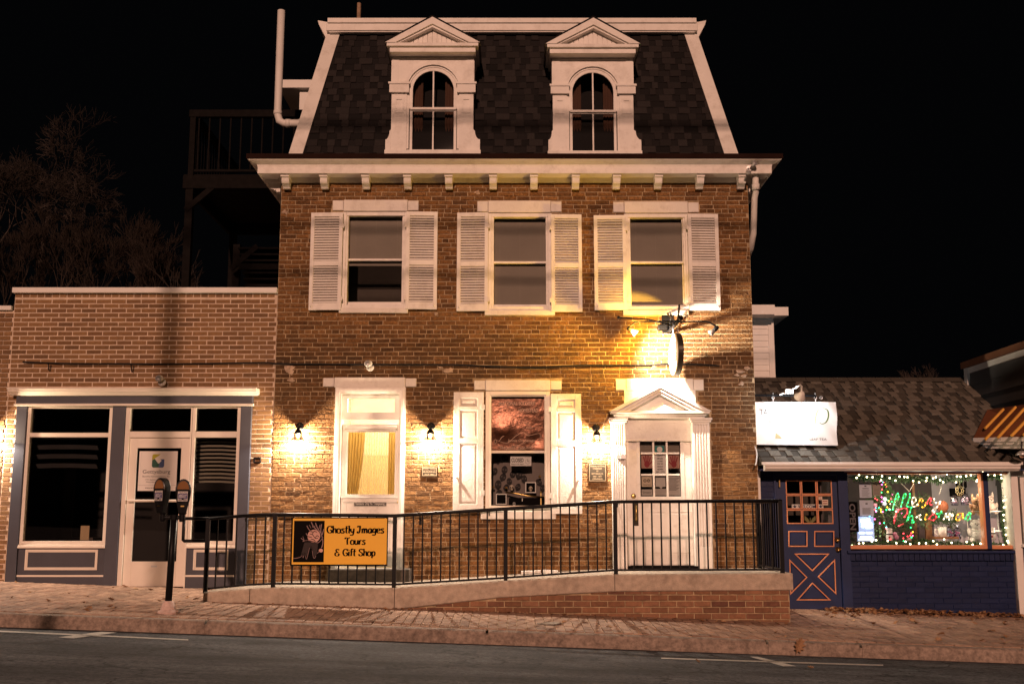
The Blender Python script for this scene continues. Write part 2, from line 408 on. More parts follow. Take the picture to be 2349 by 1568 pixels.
# pavement
mb = MB()
mb.quad((-40,-3.05,zs(-40,-3.05)-.005),(40,-3.05,zs(40,-3.05)-.005),(40,.4,zs(40,.4)-.005),(-40,.4,zs(-40,.4)-.005))
pavement = struct(obj('pavement', mb, sandjoint))
axp = Matrix((Vector((1,0,SL)).normalized(), Vector((SL,.035,-1)).normalized(), Vector((0,1,.035)).normalized())).transposed()
RAMP_Y = -1.5
def ramp_top(px):  # height of the ramp's front top edge along the picture
    pts = [(466,1357),(620,1346.5),(905,1347.5),(1147,1332),(1410,1316.5),(1819,1314)]
    for (a, c), (b_, d) in zip(pts[:-1], pts[1:]):
        if px <= b_: return Z(c + (d-c)*(px-a)/(b_-a), RAMP_Y)
    return Z(1314, RAMP_Y)
RX0, RX1 = X(470, 1360, RAMP_Y), X(1819, 1335, RAMP_Y)
items = []; rng = random.Random(11)
x = -8.4
k = 0
while x < 8.6:
    y = -3.035 - (.105 if k % 2 else 0) + rng.uniform(-.01, .01)
    while y < .1:
        ya, yb = max(y, -3.035), min(y+.21, .12)
        cy = (ya+yb)/2
        if yb-ya > .04 and not (RX0+.1 < x < RX1-.05 and cy > RAMP_Y+.12):
            a2 = axp @ Matrix.Rotation(rng.uniform(-.02, .02), 3, 'Y')
            items.append((Vector((x, cy, zs(x, cy) + rng.uniform(-.004, .003))), a2, .105-.009, yb-ya-.009))
        y += .21
    x += .105; k += 1
pieces(pavement, items, paver_m, 'paving_brick', .006, .0015, 300, 5)
cov = MB().lathe([(.0,0),(.15,0),(.15,.006),(.135,.009),(.0,.009)], (0,0,0), 20)
p = hit(1258, 1430, SW); o = obj('utility_cover', cov, mk('worn_iron', (.16,.12,.09), .6, .5, var=.3, ns=30, bump=.6), None); o.location = p + Vector((0,0,.004))
tag(o, 'small round iron cover set in the brick pavement by the kerb', 'utility cover')

# ================================================================ three storey brick house
XL, XR = -3.31, 3.385
ZC = Z(352, -.42)       # top of the cornice
house = thing('brick_house', (0, 0, .25), 'tall old brick house with white shutters, bracketed cornice and dark mansard roof', 'house')
W2 = [(789,487,931,708), (1124,490,1261,712), (1438,491,1577,712)]
HD1, HWM, HD2 = (765,888,928,1302), (1114,897,1262,1171), (1438,962,1594,1301)
h2 = [R(*q, 0) for q in W2]; hd1 = R(*HD1, 0); hwm = R(*HWM, 0); hd2 = R(*HD2, 0)
holes = h2 + [hd1, hwm, hd2]
wz1 = Z(412, 0)
mb = wall_panel(MB(), XL, XR, -.2, wz1, holes, .002, .3)
mb.quad((XL,.004,-.2),(XL,8,-.2),(XL,8,wz1),(XL,.004,wz1)); mb.quad((XR,.004,-.2),(XR,.004,wz1),(XR,8,wz1),(XR,8,-.2)); mb.quad((XL,8,-.2),(XR,8,-.2),(XR,8,wz1),(XL,8,wz1))
hwall = obj('wall', mb, mortar, house)
LINT = [(763,458,960,484), (1095,460,1288,487), (1407,462,1603,488), (741,865,955,888), (1088,871,1288,895), (1413,868,1614,896)]
SILL = [(777,706,935,717), (1112,711,1273,722), (1430,711,1580,722), (1103,1171,1275,1190)]
excl = [R(*q, 0) for q in LINT + SILL] + [R(1404,938,1634,1301,0), R(1432,890,1596,945,0), R(750,1302,940,1330,0)]
items = courses(XL, XR, .02, wz1-.02, .205, .0625, .011, holes + excl, 3, 7, .11)
bulge = random.Random(8)
for it in items: it[0].y -= bulge.uniform(-.002, .004)
def hw_key(it):
    return -(it[2]*it[3]) * (1 if it[0].z > .6 else .4) / (it[0]-CAM).length_squared
pieces(hwall, items, brick_old, 'brick', .007, .0035, 300, 9, key=hw_key)
rng = random.Random(77); mb = MB()
for px, py, r_ in ((1030,850,.07),(1012,843,.045),(663,848,.09),(668,872,.06),(1698,852,.07),(1706,862,.05),(1712,845,.045),(1690,860,.04),(655,487,.05),(1610,420,.05),(1095,442,.05),(1700,880,.04),(1000,720,.035),(1262,722,.04),(1500,840,.045),(1325,555,.02)):
    x, z = U(px, py, 0); k = 11; el = rng.uniform(.35,.9); mb.add([(x+r_*rng.uniform(.5,1.2)*cos(2*pi*i/k), -.0125, z+r_*el*rng.uniform(.4,1.2)*sin(2*pi*i/k)) for i in range(k)] + [(x, -.02, z)], [(i, (i+1)%k, k) for i in range(k)])
stuff(obj('mortar_patch', mb, mk('pale_patch_mortar', (.42,.31,.22), .9, var=.4, ns=30, bump=.8), hwall))
# dark room behind the openings
obj('interior', MB().box(XL+.3, XR-.3, .75, .8, Z(790,.5), wz1-.1).box(hwm[0]-.2, hwm[1]+.2, .75, .8, hwm[2]-.3, hwm[3]+.2), dark_room, house)

# ---- upper windows with louvred shutters
slat_me = MB().add([(-.5,-.014,-.012),(.5,-.014,-.012),(.5,.014,.013),(-.5,.014,.013),(-.5,-.01,-.016),(.5,-.01,-.016),(.5,.018,.009),(-.5,.018,.009)],
                   [(0,1,2,3),(7,6,5,4),(0,4,5,1),(1,5,6,2),(2,6,7,3),(3,7,4,0)]).mesh('slat', white)
def louvred(x0, x1, z0, z1, y, yaw, px_label=None):
    wv, hv = x1-x0, z1-z0; mb = MB(); s = .052
    M = Matrix.Translation(((x0+x1)/2, y, (z0+z1)/2)) @ Matrix.Rotation(yaw, 4, 'Z')
    mid = z0 + hv*.475; c0 = -hv/2
    k = 0
    for a in ((-wv/2, -wv/2+s, c0, hv/2), (wv/2-s, wv/2, c0, hv/2), (-wv/2+s, wv/2-s, c0, c0+.1), (-wv/2+s, wv/2-s, hv/2-.06, hv/2), (-wv/2+s, wv/2-s, hv*-.025-.035, hv*-.025+.035)):
        mb.box(a[0], a[1], -.018, .018, a[2], a[3])
    mb.tilt(0, M); o = obj('shutter', mb, white, house, .003)
    for za, zb in ((c0+.1, hv*-.025-.035), (hv*-.025+.035, hv/2-.06)):
        n_ = int(round((zb-za)/.0385)); 
        for i in range(n_):
            q = bpy.data.objects.new('slat', slat_me); COL.objects.link(q); par(q, o)
            q.matrix_basis = M @ Matrix.Translation((0, 0, za + (i+.5)*(zb-za)/n_)) @ Matrix.Rotation(.25, 4, 'X') @ Matrix.Diagonal((wv-2*s, 1, .88, 1))
    hm = MB()
    for zz in (c0+.16, hv/2-.2):
        sx = wv/2 if yaw < 0 else -wv/2
        hm.box(sx-.02, sx+.02, -.03, -.01, zz-.03, zz+.03)
    hm.lathe([(.006,0),(.018,.012),(.006,.03)], ((-wv/2+.04) if yaw < 0 else (wv/2-.04), -.04, c0+.05), 8, 'y')
    hm.tilt(0, M); obj('hinge', hm, oldwhite, o)
def lintel(parent, q, Y=-.028, ends=26):
    x0, x1, z0, z1 = R(*q, Y); e = ends/167; mb = MB()
    mb.box(x0, x0+e-.004, Y+.006, .05, z0+.012, z1-.006); mb.box(x0+e, x1-e, Y, .05, z0, z1); mb.box(x1-e+.004, x1, Y+.004, .05, z0+.01, z1-.012)
    return obj('lintel', mb, oldwhite, parent, .008)
blindm = mk('blind_slat', (.42,.36,.3), .6, var=.05)
for i, (q, ql, qs, gl, meet) in enumerate(zip(W2, LINT[:3], SILL[:3], [(800,498,922,692), (1132,503,1253,698), (1446,504,1565,699)], (597, 603, 603))):
    x0, x1, z0, z1 = R(*q, 0); g0, g1, gz0, gz1 = R(*gl, .06); zm = Z(meet, .06)
    mb = MB().frame(x0-.03, x1+.03, z0, z1, .055, -.022, .1); mb.frame(x0+.025, x1-.025, z0+.0, z1-.02, .03, -.008, .1)
    win = obj('window', mb, white, house, .004)
    obj('upper_sash', MB().frame(g0-.04, g1+.04, zm-.012, gz1+.045, .04, .03, .065, .03), white, win, .003)
    obj('lower_sash', MB().frame(g0-.045, g1+.045, gz0-.055, zm+.018, .045, .066, .1, .055, .03), white, win, .003)
    obj('pane', MB().quad((g0,.05,zm),(g1,.05,zm),(g1,.05,gz1+.01),(g0,.05,gz1+.01)), pane, win)
    obj('pane', MB().quad((g0,.085,gz0-.01),(g1,.085,gz0-.01),(g1,.085,zm),(g0,.085,zm)), pane, win)
    bl = MB(); zb = zm-.05 if i == 0 else gz0
    zz = gz1+.03
    while zz > zb:
        bl.add([(g0-.03,.104,zz),(g1+.03,.104,zz),(g1+.03,.116,zz-.0185),(g0-.03,.116,zz-.0185)], [(0,1,2,3)]); zz -= .021
    for f in (.12, .5, .9): bl.tube([(g0+(g1-g0)*f,.1025,zb),(g0+(g1-g0)*f,.1025,gz1+.03)], .0015, 4)
    stuff(obj('blind', bl, blindm, win))
    lintel(win, ql)
    s0, s1, sz0, sz1 = R(*qs, -.05); obj('sill', MB().box(s0, s1, -.06, .1, sz0, sz1), oldwhite, win, .008)
for q, yaw in (((711,488,785,711), 1), ((931,486,1003,709), -1), ((1048,488,1120,713), 1), ((1264,492,1335,715), -1), ((1363,494,1437,711), 1), ((1579,491,1650,712), -1)):
    x0, x1, z0, z1 = R(*q, -.06); louvred(x0, x1, z0, z1, -.062, radians(2.5*-yaw)*-1 if False else radians(-2.2*yaw))

# ---- cornice with brackets
zc = {p: Z(p, -.42) for p in (352, 363)}
prof = [(.42, zc[352]), (.42, zc[363]), (.405, zc[363]-.002)]
za, zb = zc[363]-.004, Z(379, -.29)
for k in range(1, 6):
    t = k/5; prof.append((.40 - .11*(t - .16*sin(2*pi*t)), za + (zb-za)*t))
zf = Z(397, -.29)
prof += [(.29, zb-.012), (.285, zb-.016), (.285, zf), (.26, zf), (.26, zf+.012), (.035, zf+.012), (.035, Z(419, -.03)), (.02, Z(419, -.03)), (.02, zf)]
mb = MB()
vs = []
for o_, z in prof: vs += [(XL-o_, 7.5, z), (XL-o_, -o_, z), (XR+o_, -o_, z), (XR+o_, 7.5, z)]
fs = [(i*4+k, i*4+k+1, i*4+k+5, i*4+k+4) for i in range(2, len(prof)-1) for k in range(3)]
mb.add(vs, fs); corn = obj('cornice', mb, white, house)
mb = MB(); mb.add(vs[:12], [(i*4+k, i*4+k+1, i*4+k+5, i*4+k+4) for i in range(2) for k in range(3)])
mb.quad(vs[0], vs[1], vs[2], vs[3]); obj('gutter', mb, redbrown, corn)
def bracket(x, ang=0, xo=None, y=0):
    zt, zb_ = zf+.01, Z(434, -.06); h_ = zt-zb_
    pr = [(-.03, zt), (-.235, zt), (-.235, zt-.03), (-.215, zt-.05), (-.205, zt-.1), (-.19, zt-.125), (-.135, zt-.135), (-.105, zt-.16), (-.1, zb_+.04), (-.09, zb_), (-.03, zb_)]
    mb = MB().yz(pr, -.052, .052); mb.box(-.06, .06, -.245, -.03, zt-.045, zt-.004)
    M = Matrix.Translation((x, y, 0)) @ Matrix.Rotation(ang, 4, 'Z'); mb.tilt(0, M)
    obj('bracket', mb, white, corn, .004)
for p in (659,747,843,939,1034,1131,1225,1321,1415,1511,1607,1703): bracket(X(p, 415, -.2) - (.03 if p < 1100 else -.0))
for yy in (.12, .72, 1.32, 1.92): bracket(XL, -pi/2, y=yy); bracket(XR, pi/2, y=yy)
# ---- mansard roof
YB, YT = -.12, .6
bx0, bx1 = X(660, 352, YB), X(1696, 352, YB); tx0, tx1 = X(753, 72, YT), X(1596, 72, YT)
bz, tz = ZC+.005, Z(72, YT)
mb = MB()
B = [(bx0,YB,bz),(bx1,YB,bz),(bx1,7.5,bz),(bx0,7.5,bz)]; T = [(tx0,YT,tz),(tx1,YT,tz),(tx1,6.8,tz),(tx0,6.8,tz)]
mb.add(B+T, [(0,1,5,4),(1,2,6,5),(2,3,7,6),(3,0,4,7),(4,5,6,7)])
roof = obj('roof', mb, shingle_dark, house)
O = Vector((0, YB, bz)); up = Vector((0, YT-YB, tz-bz)); Hs = up.length; up.normalize(); nrm = Vector((0, -up.z, up.y))
axr = Matrix((Vector((1,0,0)), -nrm, up)).transposed()
items = []; items2 = []; rng = random.Random(21); ex = .116; rows = int(Hs/ex)+1
DORM = [(884,1101,897,1086), (1257,1472,1268,1453)]
dxr = [(X(a, 330, YB)+.05, X(b_, 330, YB)-.05) for a, b_, _, _ in DORM]
for r_ in range(rows):
    v0, v1 = r_*ex, min((r_+1)*ex, Hs); f = (v0+v1)/2/Hs
    xa, xb = bx0+(tx0-bx0)*f+.02, bx1+(tx1-bx1)*f-.02; x = xa
    kk = rng.randint(0, 1)
    while x < xb:
        wd = min(rng.choice((.09,.11,.14,.17,.2)), xb-x); kk ^= 1; cx = x+wd/2
        if wd > .05 and not any(a < cx < b_ for a, b_ in dxr):
            tgt = items if kk else items2; lift = .014 if kk else .003
            a3 = axr @ Matrix.Rotation(-.045, 3, 'X')
            tgt.append((O + Vector((cx,0,0)) + up*((v0+v1)/2) + nrm*lift, a3, wd-.003, v1-v0+.004))
        x += wd
pieces(roof, items, shingle_dark2, 'shingle', .006, .001, 150, 22); pieces(roof, items2, shingle_dark, 'shingle', .004, .001, 150, 23)
def hipboard(xa, xb, s):
    wv = .2; mb = MB(); n3 = nrm*.035
    a0 = Vector((xa, YB, bz)); a1 = Vector((xb, YT, tz)); inn = Vector((s*wv, 0, 0))
    q = [a0, a0+inn, a1+inn, a1]; mb.add([p+n3 for p in q]+[p for p in q], [(0,1,2,3),(0,4,5,1),(1,5,6,2),(2,6,7,3),(3,7,4,0)])
    obj('hip_board', mb, white, roof)
hipboard(bx0, tx0, 1); hipboard(bx1, tx1, -1)
mb = MB()
yq = YT-.12
a, b_ = X(752, 60, yq), X(1597, 60, yq)
mb.box(a+.02, b_-.02, yq, 6.8, Z(74, yq), Z(71, yq)); mb.box(a-.02, b_+.02, yq-.02, 6.9, Z(70, yq-.02), Z(53, yq-.02)); mb.box(a+.0, b_-.0, yq-.045, 6.9, Z(52, yq-.045), Z(41, yq-.045))
for xs_, s in ((a-.02, -1), (b_+.02, 1)):
    mb.xz([(xs_, Z(76,.6)-.14), (xs_+s*.02, Z(76,.6)-.1), (xs_+s*.13, Z(60,.6)), (xs_+s*.15, Z(50,.6)), (xs_, Z(54,.6))], .55, 6.8)
obj('roof_trim', mb, white, roof, .006)
mb = MB().tube([(X(823,38,1.5), 1.5, Z(45,1.5)), (X(823,38,1.5), 1.5, Z(8,1.5))], .032, 8); obj('vent_stack', mb, mk('rusty_pipe', (.3,.2,.13), .8, var=.4, ns=15), roof)
# ---- dormers
def arch_pts(cx, zsp, r, n=16): return [(cx + r*cos(pi - pi*i/n), zsp + r*sin(pi*i/n)) for i in range(n+1)]
def arch_ring(mb, cx, zsp, r0, r1, y0, y1, zb, n=16):
    "arched band with straight legs down to zb"
    A = [(cx-r0, zb)] + arch_pts(cx, zsp, r0, n) + [(cx+r0, zb)]; Bq = [(cx-r1, zb)] + arch_pts(cx, zsp, r1, n) + [(cx+r1, zb)]
    k = len(A)
    mb.add([(x,y0,z) for x,z in A] + [(x,y0,z) for x,z in Bq] + [(x,y1,z) for x,z in A] + [(x,y1,z) for x,z in Bq],
        [f for i in range(k-1) for f in ((i,i+1,k+i+1,k+i), (i,2*k+i,2*k+i+1,i+1), (k+i,k+i+1,3*k+i+1,3*k+i))] + [(0,k,3*k,2*k), (k-1,3*k-1,4*k-1,2*k-1)])
def dormer(cxp, bl, br, fl, fr, el, er, apex, shelf, fas, wl, wr, wtop, wbot, meet, imp, zft, ybase):
    Y = -.16
    cx = X(cxp, 240, Y); x0, x1 = X(bl, 240, Y), X(br, 240, Y); z0 = Z(ybase, Y); z1 = Z(fas, Y)
    g0, g1 = X(wl, 260, Y), X(wr, 260, Y); hw = (g1-g0)/2 + .075; cw = (g0+g1)/2
    gz0, gzt = Z(wbot, Y), Z(wtop, Y); zsp = gzt - (g1-g0)/2
    d = bpy.data.objects; mb = MB()
    # front board with arched opening
    mb.box(x0, cw-hw, Y, Y+.05, z0, zsp); mb.box(cw+hw, x1, Y, Y+.05, z0, zsp)
    ap = arch_pts(cw, zsp, hw); k = len(ap)
    top = [(x0 + (x1-x0)*i/(k-1), z1) for i in range(k)]
    mb.add([(x,Y,z) for x,z in ap] + [(x,Y,z) for x,z in top] + [(x,Y+.05,z) for x,z in ap], [f for i in range(k-1) for f in ((i,i+1,k+i+1,k+i), (i,2*k+i,2*k+i+1,i+1))])
    mb.add([(x0,Y,zsp),(cw-hw,Y,zsp),(x0,Y,z1),(x1,Y,zsp),(cw+hw,Y,zsp),(x1,Y,z1)], [(0,1,2),(4,3,5)])
    # cheeks
    for xx in (x0, x1):
        mb.add([(xx,Y,z0),(xx,YT+.1,z1+.1),(xx,Y,z1)], [(0,1,2)]); mb.box(xx-.01, xx+.01, Y+.002, .62, zsp, z1)
    dm = obj('dormer', mb, white, roof if False else house)
    det = MB()
    arch_ring(det, cw, zsp, hw-.002, hw+.055, Y-.012, Y+.02, zsp)
    arch_ring(det, cw, zsp, hw-.03, hw, Y+.02, Y+.07, gz0)
    # side pilasters: caps, recessed panel lines, scroll feet
    zi0, zi1 = Z(imp[1], Y), Z(imp[0], Y)
    for s, xa, xb in ((-1, x0, cw-hw), (1, cw+hw, x1)):
        lo, hi = min(xa, xb), max(xa, xb)
        det.box(lo-.03, hi+.03, Y-.045, Y, zi0, zi1-.03); det.box(lo-.045, hi+.045, Y-.06, Y+.01, zi1-.03, zi1)
        m_ = (lo+hi)/2; ph = .05
        det.frame(m_-.07, m_+.07, zi0-.95*(zi0-z0)+.55, zi0-.07, .028, Y-.012, Y)
        xo = X(fl if s < 0 else fr, 330, Y); zt = Z(zft, Y); xi = lo if s < 0 else hi
        out = [(xi, z0), (xo, z0), (xo, zt-.14)]
        for i in range(7):
            t = i/6*pi/2; out.append((xo - s*(.0 + (abs(xo-xi)*.75)*(sin(t))) , zt-.12 + .13*(1-cos(t))))
        out += [(xi, zt+.03)]
        if s < 0: out = out[::-1]
        det.xz(out, Y-.01, .06)
    det.box(X(fl,345,Y)-.01, X(fr,345,Y)+.01, Y-.04, .02, z0-.03, z0+.035)
    det.box(x0+.03, x1-.03, Y-.012, Y, z1-.12, z1-.11); det.box(x0, x0+.1, Y-.008, Y, zsp+.03, z1); det.box(x1-.1, x1, Y-.008, Y, zsp+.03, z1)
    obj('dormer_trim', det, white, dm, .004)
    # pediment
    Yp = -.38; e0, e1 = X(el, 92, Yp), X(er, 92, Yp); ze = Z(shelf, Yp); za_ = Z(apex, Yp); zb0 = Z(fas+3, Yp+.06); pm = MB()
    pm.box(e0+.07, e1-.07, Yp+.05, .9, zb0, ze-.05); pm.box(e0+.03, e1-.03, Yp+.01, .95, ze-.05, ze)
    rt = .055
    pm.add([(e0,Yp,ze),(cx,Yp,za_),(e1,Yp,ze),(e1-.16,Yp,ze),(cx,Yp,za_-.11),(e0+.16,Yp,ze)] + [(e0,1.2,ze),(cx,1.2,za_),(e1,1.2,ze),(e1-.16,Yp+.12,ze),(cx,Yp+.12,za_-.11),(e0+.16,Yp+.12,ze)],
        [(0,1,4,5),(1,2,3,4),(0,6,7,1),(1,7,8,2),(5,4,10,11),(4,3,9,10)])
    pm.add([(e0+.1,Yp+.03,ze+.0),(cx,Yp+.03,za_-.085),(e1-.1,Yp+.03,ze),(e1-.2,Yp+.03,ze),(cx,Yp+.03,za_-.15),(e0+.2,Yp+.03,ze)]+[(e0+.2,Yp+.12,ze),(cx,Yp+.12,za_-.15),(e1-.2,Yp+.12,ze)],
        [(0,1,4,5),(1,2,3,4),(5,4,7,6),(4,3,8,7)])
    pd = obj('pediment', pm, white, dm, .004)
    hx = (e1-e0)/2-.14; hzz = za_-.13-ze; nb = 16; zb_ = ze
    for i in range(nb):
        xa_, xb_ = cx-hx+2*hx*i/nb, cx-hx+2*hx*(i+1)/nb-.008
        ha, hb = hzz*(1-abs(xa_-cx)/hx), hzz*(1-abs(xb_-cx)/hx)
        if max(ha, hb) > .02: obj('board', MB().xz([(xa_,zb_),(xb_,zb_),(xb_,zb_+max(hb,.002)),(xa_,zb_+max(ha,.002))], Yp+.12, Yp+.14), white, pd)
    obj('tympanum', MB().xz([(cx-hx-.02,zb_),(cx+hx+.02,zb_),(cx,zb_+hzz+.02)], Yp+.146, Yp+.16), white, pd)
    for s, ex_ in ((-1, e0), (1, e1)):
        mb = MB(); a_, c_ = Vector((ex_, Yp-.012, ze)), Vector((cx, Yp-.012, za_)); u_ = Vector((0,0,.018))
        mb.add([a_, c_, c_+u_, a_+u_, *[p + Vector((0,1.5,0)) for p in (a_, c_, c_+u_, a_+u_)]], [(0,1,2,3),(3,2,6,7),(0,4,5,1)])
        obj('shingle_edge', mb, shingle_dark, pd)
    # sashes and panes
    zm = Z(meet, Y+.04); r_ = (g1-g0)/2; sh = MB()
    arch_ring(sh, cw, zsp, r_-.005, hw-.03, Y+.03, Y+.06, zm); sh.box(g0-.03, g1+.03, Y+.025, Y+.065, zm-.015, zm+.02); sh.box(cw-.011, cw+.011, Y+.035, Y+.06, zm, zsp+r_)
    obj('upper_sash', sh, white, dm, .002)
    sh = MB(); sh.frame(g0-.035, g1+.035, gz0-.06, zm-.01, .038, Y+.055, Y+.085, .06, .02); sh.box(cw-.011, cw+.011, Y+.06, Y+.08, gz0, zm)
    obj('lower_sash', sh, white, dm, .002)
    for xa_, xb_ in ((g0, cw), (cw, g1)):
        half = [p for p in arch_pts(cw, zsp, r_) if xa_-1e-4 <= p[0] <= xb_+1e-4]
        mb = MB().add([(x, Y+.05, z) for x, z in ([(xa_, zm)] + half + [(xb_, zm)])], [list(range(len(half)+2))]); obj('pane', mb, pane, dm)
        obj('pane', MB().quad((xa_,Y+.07,gz0),(xb_,Y+.07,gz0),(xb_,Y+.07,zm),(xa_,Y+.07,zm)), pane, dm)
    bx = MB(); bx.box(x0+.02, x1-.02, .58, .6, z0, z1+.05); bx.box(x0+.02, x1-.02, Y+.1, .6, z0-.01, z0); obj('interior', bx, dark_room, dm)
    cu = MB()
    for s in (-1, 1):
        P = [(cw + s*(r_+.02 - .16*i/8), Y+.2 + .012*(-1)**i) for i in range(9)]
        cu.add([(x,y,gz0-.02) for x,y in P] + [(x,y,gzt) for x,y in P], [(i,i+1,10+i,9+i) for i in range(8)])
    obj('curtain', cu, mk('brown_curtain', (.12,.06,.04), .9), dm)
dormer(992, 898, 1086, 884, 1101, 882, 1102, 38, 97, 117, 945, 1041, 160, 340, 250, (191,214), 302, 351)
dormer(1361, 1268, 1453, 1258, 1471, 1250, 1470, 40, 100, 120, 1313, 1409, 164, 345, 256, (196,217), 303, 353)
# ================================================================ ground floor of the brick house
ink = mk('black_ink', (.008,.007,.007), .8, var=0, spec=.02)
paper = mk('white_paper', (.75,.72,.68), .7, var=.03)
def raised(mb, x0, x1, z0, z1, y, d=.012, w=.03):
    "moulded frame with a bevelled raised field"
    mb.frame(x0, x1, z0, z1, .012, y-.009, y)
    a, b_, c, e = x0+w, x1-w, z0+w, z1-w
    mb.add([(x0+.013,y-.001,z0+.013),(x1-.013,y-.001,z0+.013),(x1-.013,y-.001,z1-.013),(x0+.013,y-.001,z1-.013),(a,y-d,c),(b_,y-d,c),(b_,y-d,e),(a,y-d,e)], [(0,1,5,4),(1,2,6,5),(2,3,7,6),(3,0,4,7),(4,5,6,7)])
# ---- residents' door
x0, x1, z0, z1 = hd1
YD = .12
mb = MB().frame(x0, x1, z0, z1, .085, -.03, .2, 0.001); mb.frame(x0+.03, x1-.03, z0, z1-.03, .03, -.045, -.03, .001)
mb.frame(x0+.085, x1-.085, Z(962,.1), z1-.085, .075, .06, .14, .1, .06)
dfr = obj('door_frame', mb, white, house, .006); lintel(dfr, LINT[3])
g = R(787,904,917,944,.11); obj('pane', MB().quad((g[0],.11,g[2]),(g[1],.11,g[2]),(g[1],.11,g[3]),(g[0],.11,g[3])), pane, dfr)
lx0, lx1, lz0, lz1 = x0+.09, x1-.09, z0+.01, Z(972, YD)
gx0, gx1, gz0, gz1 = R(797,990,906,1133,YD)
mb = MB(); mb.box(lx0, gx0, YD, YD+.045, lz0, lz1); mb.box(gx1, lx1, YD, YD+.045, lz0, lz1); mb.box(gx0, gx1, YD, YD+.045, gz1, lz1); mb.box(gx0, gx1, YD, YD+.045, lz0, gz0)
mb.frame(gx0-.025, gx1+.025, gz0-.025, gz1+.02, .025, YD-.02, YD)
q = R(790,977,911,982,YD-.06); mb.box(q[0], q[1], YD-.07, YD, gz1+.04, gz1+.075); mb.box(q[0]+.02, q[1]-.02, YD-.045, YD, gz1+.018, gz1+.04)
mb.box(gx0-.07, gx1+.07, YD-.06, YD, gz0-.055, gz0-.027); mb.box(gx0-.05, gx1+.05, YD-.035, YD, gz0-.11, gz0-.055)
for a, b_ in ((lx0+.1, (lx0+lx1)/2-.03), ((lx0+lx1)/2+.03, lx1-.1)): raised(mb, a, b_, lz0+.18, gz0-.33, YD)
door = obj('door', mb, white, house, .004)
obj('pane', MB().quad((gx0,YD+.02,gz0),(gx1,YD+.02,gz0),(gx1,YD+.02,gz1),(gx0,YD+.02,gz1)), pane, door)
kx, kz = U(915,1151,YD-.05); obj('door_knob', MB().lathe([(.028,YD),(.028,YD-.006),(.01,YD-.012),(.01,YD-.03),(.026,YD-.042),(.026,YD-.06),(.0,YD-.066)], (kx,0,kz), 14, 'y'), brass, door, smooth=True)
lock = U(908,1122,YD); obj('lock', MB().lathe([(.02,YD),(.02,YD-.008),(0,YD-.01)], (lock[0],0,lock[1]), 10, 'y'), white, door)
p = R(743,1303,940,1329,-.3); obj('door_step', MB().box(p[0]+.05, p[1], -.3, .1, zs(0,-1.2)+.12, z0), step_stone, house, .015)
# hall behind the door: walls, stairs, lamp, curtains
hall = mk('cream_hall_wall', (.82,.76,.64), .8); stairm = mk('stair_carpet', (.5,.38,.22), .9)
mb = MB(); X0, X1 = lx0-.25, lx1+.25
mb.box(X0-.02, X0, .22, 2.6, z0-.05, z1+.2); mb.box(X1, X1+.02, .22, 2.6, z0-.05, z1+.2); mb.box(X0, X1, 2.6, 2.62, z0-.05, z1+.2); mb.box(X0, X1, .22, 2.6, z1+.2, z1+.22); mb.box(X0, X1, .22, 2.6, z0-.07, z0-.05)
hl = obj('hall', mb, hall, house)
mb = MB()
for i in range(9): mb.box(X0+.12, X1-.1, .95+i*.17, 2.58, z0+i*.19-.05, z0+.14+i*.19)
obj('staircase', mb, stairm, hl)
lamp('hall_light', 'POINT', ((X0+X1)/2+.2, .8, z1-.06), 125, (1,.82,.58), hl, .07)
m, n, l, b = nodes('lace'); lace = m
tb = node(n, 'ShaderNodeBsdfTransparent'); tl = node(n, 'ShaderNodeBsdfTranslucent'); tl.inputs[0].default_value = (.62,.44,.2,1); df = node(n, 'ShaderNodeBsdfDiffuse'); df.inputs[0].default_value = (.6,.44,.22,1)
ge = node(n, 'ShaderNodeNewGeometry'); wv1 = node(n, 'ShaderNodeTexWave', Scale=9., Distortion=3., bands_direction='X'); wv1.inputs['Detail Scale'].default_value = 4; vo = node(n, 'ShaderNodeTexVoronoi', Scale=26.)
for q in (wv1, vo): l.new(ge.outputs['Position'], q.inputs['Vector'])
fac = math_(n, l, 'MULTIPLY', mrange(n, l, wv1.outputs['Fac'], .3, .7, .35, .75), mrange(n, l, vo.outputs['Distance'], .1, .6, .6, 1.1))
mx = node(n, 'ShaderNodeMixShader'); mx2 = node(n, 'ShaderNodeMixShader'); mx2.inputs[0].default_value = .6
l.new(df.outputs[0], mx2.inputs[1]); l.new(tl.outputs[0], mx2.inputs[2]); l.new(fac, mx.inputs[0]); l.new(tb.outputs[0], mx.inputs[1]); l.new(mx2.outputs[0], mx.inputs[2]); l.new(mx.outputs[0], n['Material Output'].inputs[0])
m, n, l, b = nodes('gold_curtain'); goldc = m
tl = node(n, 'ShaderNodeBsdfTranslucent'); tl.inputs[0].default_value = (.6,.42,.14,1); mx = node(n, 'ShaderNodeMixShader'); mx.inputs[0].default_value = .5
b.inputs['Base Color'].default_value = (.5,.36,.13,1); b.inputs['Roughness'].default_value = .9
l.new(b.outputs[0], mx.inputs[1]); l.new(tl.outputs[0], mx.inputs[2]); l.new(mx.outputs[0], n['Material Output'].inputs[0])
def drape(name, x0, x1, z0, z1, y, amp, waves, mat, parent, x1b=None, N=40, fan=False):
    mb = MB(); x1b = x1 if x1b is None else x1b; rows = 10
    for j in range(rows+1):
        t = j/rows; e = x1 + (x1b-x1)*(t**1.6)
        for i in range(N+1):
            s = i/N; mb.v.append((x0+(e-x0)*s, y + amp*sin(2*pi*waves*s + .6*sin(3*s)), z1+(z0-z1)*t))
    for j in range(rows):
        for i in range(N): k = j*(N+1)+i; mb.f.append([k, k+1, k+N+2, k+N+1]); mb.r.append(0)
    return obj(name, mb, mat, parent, smooth=True)
wd = gx1-gx0
